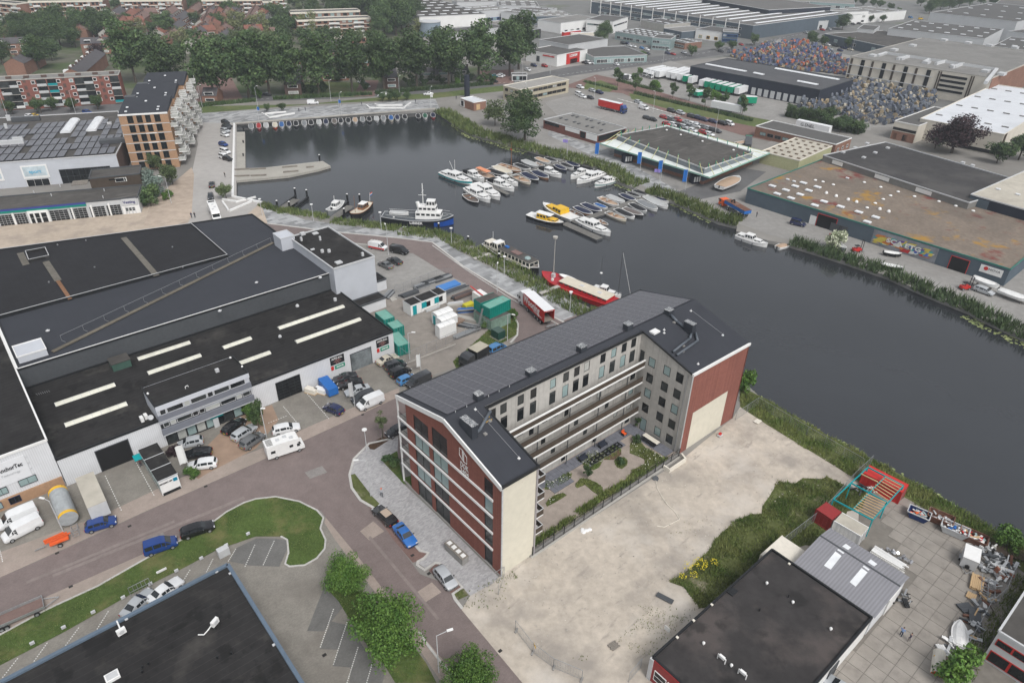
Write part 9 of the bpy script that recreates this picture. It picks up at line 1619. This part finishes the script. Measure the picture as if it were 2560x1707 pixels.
far(L0,"2070,1120,black 2090,1150,dark 2080,1170,dark 2070,1200,silver 2065,1235,white 2050,1322,blue 2070,1390,white,minivan 2060,1440,white,minivan 2090,1455,black",(28,8),'parked by the pale street along the harbour','cars parked by the pale harbour street');far(N0,"55,750,red 100,865,dark 975,755,white 1000,770,dark 1015,790,white 2195,695,teal 2240,700,white 2190,745,dark 1280,400,white,minivan 2260,690,white",(30,4),'on the clinker courts behind the main street','cars behind the main street')
far(F0,"550,410,white 490,380 520,435,navy 570,450,silver 620,420,dark 665,462,navy 700,440 760,455,beige 65,385,silver 500,275,red 350,300,silver 1310,160,sky 560,270,silver 780,220 840,215 900,190 640,530,dark",(24,5),'in the upper right estate','cars in the upper right estate');far(L0,"1700,160 1710,185,white 1720,210,silver 1760,220,white 1780,180,silver 1745,250,white 1790,150,white 890,190,white 920,215,white 270,1065,white 320,1060,yellow 800,1030,blue",(14,3),'between the northern terraces','cars between the northern terraces')
car('panelvan','white',N0(465,945),N0(580,940),'white van driving on the main street');car('panelvan','white',N0(1215,870),N0(1115,885),'white minibus driving left on the main street');car('saloon','white',N0(1625,858),N0(1540,862),'white saloon driving on the main street');car('minivan','navy',E3(215,465),E3(340,495),'dark blue small van beside the boatyard doors');car('estate','silver',E3(1895,1065),E3(2080,1130),'silver estate car under the yacht at the right edge');car('minivan','yellow',F0(1370,175),F0(1435,172),'yellow van on the far road',near=False)
M_gr=g('trailer_green',(.0,.27,.15),.5,.05)
for j,(x,y,side)in enumerate(((1440,690,0),(1485,700,0),(1540,712,0),(1590,725,1),(1640,738,0),(1740,765,0),(1790,775,1),(1840,788,1),(1895,800,1),(1950,812,1),(2005,825,1),(2070,835,0))):lorry('%s semi trailer with white roof, %s in the row of trailers'%('green' if side else 'white',('first','second','third','fourth','fifth','sixth','seventh','eighth','ninth','tenth','eleventh','last')[j]),'white',M_gr if side else M_whl,M_whl,E0(x,y-25),E0(x+158,y-72),h=4,cabin=False)
for lab,a,b,bm,cab,cm,hh in(('red lorry trailer with blue cab in the middle of the lorry yard',(810,910),(1050,965),M_red,1,'blue',4),('green tarpaulin lorry in the trailer yard',(2250,890),(2085,885),M_gr,1,'green',4),('white lorry with a red bumper, leftmost in the trailer yard',(1400,605),(1220,640),M_whl,1,'white',4),('white lorry with white trailer, second in the trailer yard',(1450,618),(1270,655),M_whl,1,'white',4),('third white trailer beside the two lorries',(1500,622),(1340,660),M_whl,0,'white',4),('white trailer with red lettering behind the hedge',(1845,925),(2110,975),M_whl,0,'white',4),('low green trailer behind the hedge, left',(1645,830),(1735,822),M_gr,0,'white',3),('low green trailer behind the hedge, right',(1690,845),(1790,832),M_gr,0,'white',3),('red lorry parked at the white hall',(620,280),(470,300),M_red,0,'white',4),('cream tank trailer at the white hall',(750,298),(540,305),M_cream,0,'white',3.5),('white tractor unit beside the hedge',(1010,690),(1095,680),M_dgrey,1,'white',3)):lorry(lab,cm,bm,M_whl,E0(*a),E0(*b),h=hh,cabin=bool(cab))
lorry('white trailer lettered G.SNEL behind the green trees','white',M_whl,M_whl,F0(275,1100),F0(580,1165),h=4,cabin=False);t=[x for x in C.objects if x.get('label','').startswith('white trailer lettered')][0];write('G.SNEL',1.8,LETT,t,(-2,-1.3,2.7),V3((1,0,0)),width=6)
t,*_=lorry('orange red lorry with loading crane and blue flatbed','red',M_blue,M_rust,T(2,1,2170,370),T(2,1,1935,240),h=2.6,cabmat=M_orange,z0=1.6);MB().path([(0,0,2),(.5,0,3.6),(1.8,0,2.8),(1,.5,2.6)],.2).build('crane_arm',M_rub,t)
t,*_=lorry('dark green boat mover truck near the brick building','green',M_dgrey,M_dgrey,E0(2170,1330),E0(2180,1240),h=2.4,z0=1.2)
for c,lab in((E3(600,615),'red forklift in front of the grey skip'),(E3(810,745),'red forklift leaning toward the graffiti wall'),(E3(1800,1090),'red forklift carrying the yacht')):
 p=G(c);t=thing('forklift',lab,'forklift',p,AZ-.6);OFF[t]=V3();MB().box((0,0,.7),(2.2,1.2,.7)).build('body',M_red,t);MB().box((-.1,0,1.8),(1.2,1.1,.08)).build('cab_roof',M_black,t);MB().bar((1.3,-.4,.1),(1.3,-.4,3.4),.12).bar((1.3,.4,.1),(1.3,.4,3.4),.12).bar((1.3,-.4,3.3),(1.3,.4,3.3),.12).build('mast',M_black,t)
 for x in(-.8,.8):
  for s in(-1,1):wv=put('wheel',WHT,t,(x,s*.62,.33));put('rim',WHR,wv,(0,0,0))
  MB().bar((x*.6,.5,1),(x*.6,.5,1.8),.06).bar((x*.6,-.5,1),(x*.6,-.5,1.8),.06).build('cab_post',M_black,t)
 MB().box((1.9,.3,.3),(1.2,.15,.06)).build('fork',M_steel,t);MB().box((1.9,-.3,.3),(1.2,.15,.06)).build('fork',M_steel,t)
p=G(E3(660,560));o=MB().box(p+V3((0,0,1.2)),(5,3,2.4),gxx).build('work_shed',M_dgrey);tag(o,'dark grey work shed beside the open boatyard door','shed')
for i,(x,y,h)in enumerate(((755,905,9),(1295,1040,9),(1865,1230,10),(350,680,9),(95,750,9),(130,940,8),(1385,590,9))):lamppost(E0(x,y),'slender lamp post in the eastern yards',h,.8,2,'lamp posts in the eastern yards')
for i,(F,x,y)in enumerate(((N0,690,935),(N0,1320,890),(N0,1878,770),(L0,1860,990),(N0,20,1000),(L0,695,1040),(L0,70,1070),(N0,1608,1000),(N0,785,1060),(F0,395,1110),(F0,765,490))):lamppost(F(x,y),'street lamp along the main street and northern yards',9,1.2,1.2,'street lamps along the main street')
for i,(x,y)in enumerate(((30,1130),(770,1060),(1608,1005))):flagpole(N0(x,y),('blue flag at the left of the north promenade','blue flag in the middle of the north promenade','bare white flag by the reeds at the north promenade')[i],6.5,(M_blue,M_blue,M_white)[i],.9,1.3)
for x,y,a in((395,1030,1),(455,1022,1),(970,965,0),(1465,945,1),(1840,915,2),(L0(2185,1050)[0],0,3)):
 if a!=3:person(N0(x,y),a,(.05,.06,.1),(.03,.03,.05),('cyclist sized figure on the promenade %s'%{395:'left of the white planter',455:'strolling behind its companion',970:'near the long planter',1465:'walking by the end of the long planter',1840:'beside the pavilion'}[x]))
def drums(poly,n,cols_,r,lab,grp,seed,stuffn):
 pl_=[(p.x,p.y)for p in[G(q)for q in poly]];q=scatter(pl_,(n+stuffn)*1.0/abs(sum(pl_[i-1][0]*pl_[i][1]-pl_[i][0]*pl_[i-1][1]for i in range(len(pl_)))/2),seed);e_=np.array([EV.x,EV.y]);s_v=q@e_;q=q+((np.floor(s_v/4.6)*4.6+(s_v%4.6)*.55)-s_v)[:,None]*e_;q=q[np.argsort(q[:,1])];ms=[]
 for m_ in cols_:b=MB().tube((-.45,0,r),(-.55,0,r),r,n=10).tube((.45,0,r),(.55,0,r),r,n=10).tube((-.45,0,r),(.45,0,r),r*.62,n=8);ms.append(b.mesh('cable_drum',m_))
 for i,(x,y)in enumerate(q[:n]):o=bpy.data.objects.new('cable_drum',rr.choice(ms));C.objects.link(o);o.location=(x,y,.05);o.rotation_euler=(0,0,rr.uniform(0,3.1));o.scale=(rr.uniform(.7,1.3),)*3;tag(o,lab,'cable drum',grp)
 b=[MB()for _ in cols_]
 for i,(x,y)in enumerate(q[n:]):
  m_=rr.randrange(len(cols_));k=rr.uniform(.7,1.3)*r;a=rr.uniform(0,3.1);d=V3((math.cos(a),math.sin(a),0))*.5;c=V3((x,y,k+(2*k if rr.random()<.25 else 0)));b[m_].tube(c-d,c+d,k,n=7)
 o=MB();
 for k,bb in enumerate(b):addm(o,bb);o.m[-len(bb.f):]=[k]*len(bb.f)
 o=o.build('drum_mass',cols_);o['kind']='stuff';tag(o,'mass of further '+lab,'cable drums')
dm=[g('drum_'+n,c,.7,.1)for n,c in(('orange',(.42,.13,.07)),('blue',(.09,.11,.2)),('wood',(.3,.24,.16)),('grey',(.13,.145,.17)),('pale',(.36,.33,.27)),('slate',(.1,.115,.15)))]
drums([F0(*p)for p in((300,960),(640,800),(820,750),(1100,790),(1520,880),(1480,980),(1160,1130),(990,1150),(250,990))],170,[dm[3],dm[5],dm[3],dm[2],dm[4],dm[5]],.95,'grey and tan cable drums in the yard before the cream factory','grey and tan cable drums',51,2600)
drums([E0(1960,520),E0(2350,620),F0(700,690),F0(720,600),F0(560,520),F0(440,460),F0(270,400),E0(2350,440)],120,[dm[0],dm[1],dm[1],dm[2],dm[3],dm[5]],.95,'orange and blue cable drums in the far yard','orange and blue cable drums',52,2600)
for lab,poly,n,kind,s in(('tree in the green gardens of the northern estate',[L0(-60,60),L0(-60,560),L0(950,420),L0(2350,330),N0(600,330),N0(1100,420),N0(1100,130),L0(1700,70)],70,'round',.85),('tree behind the poplar row',[L0(1150,640),N0(0,640),N0(1900,640),N0(1700,420),N0(700,400),L0(1500,420)],45,'round',1.1)):
 gp=[G(p)for p in poly];q=scatter(gp,.02,n)[:n]
 for x,y in q:tree(kind,V3((x,y,0)),lab,s*rr.uniform(.6,1.3),lab.replace('tree','trees',1),world=True,col=rr.choice([M_leaf_d,M_leaf_f,M_leaf_d]))
hz=bpy.data.materials.new('haze');hz.use_nodes=True;n=hz.node_tree.nodes;n.clear();out=n.new('ShaderNodeOutputMaterial');pv=n.new('ShaderNodeVolumePrincipled')
pv.inputs['Color'].default_value=(.8,.87,.95,1);pv.inputs['Density'].default_value=.0002;hz.node_tree.links.new(pv.outputs[0],out.inputs['Volume'])
o=MB().box((0,2050,38),(5600,4600,82)).build('haze',hz);tag(o,'thin pale haze lying over the harbour and the town','haze');o['kind']='stuff'
for d in(NEAR,TREES):
 for p in list(d.values()):drop(p)
ORD='first second third fourth fifth sixth seventh eighth ninth tenth eleventh twelfth thirteenth fourteenth fifteenth sixteenth seventeenth eighteenth nineteenth twentieth'.split()
by={}
for o in C.objects:
 if o.parent is None and o.get('label')and o.get('kind')!='structure':by.setdefault(o['label'],[]).append(o)
def sx(o):
 p=o.matrix_world.translation if o.type=='EMPTY' or o.location.length>1 else V3(o.data.vertices[0].co);q=p-V3((0,0,HC));return q.dot(_r2)/max(.01,q.dot(_f))
bpy.context.view_layer.update()
for lab,os_ in by.items():
 if 1<len(os_)<=20 and len(lab.split())<=12:
  os_.sort(key=sx)
  for i,o in enumerate(os_):o['label']=lab+', '+('leftmost' if i==0 else 'rightmost' if i==len(os_)-1 else ORD[i]+' from the left')
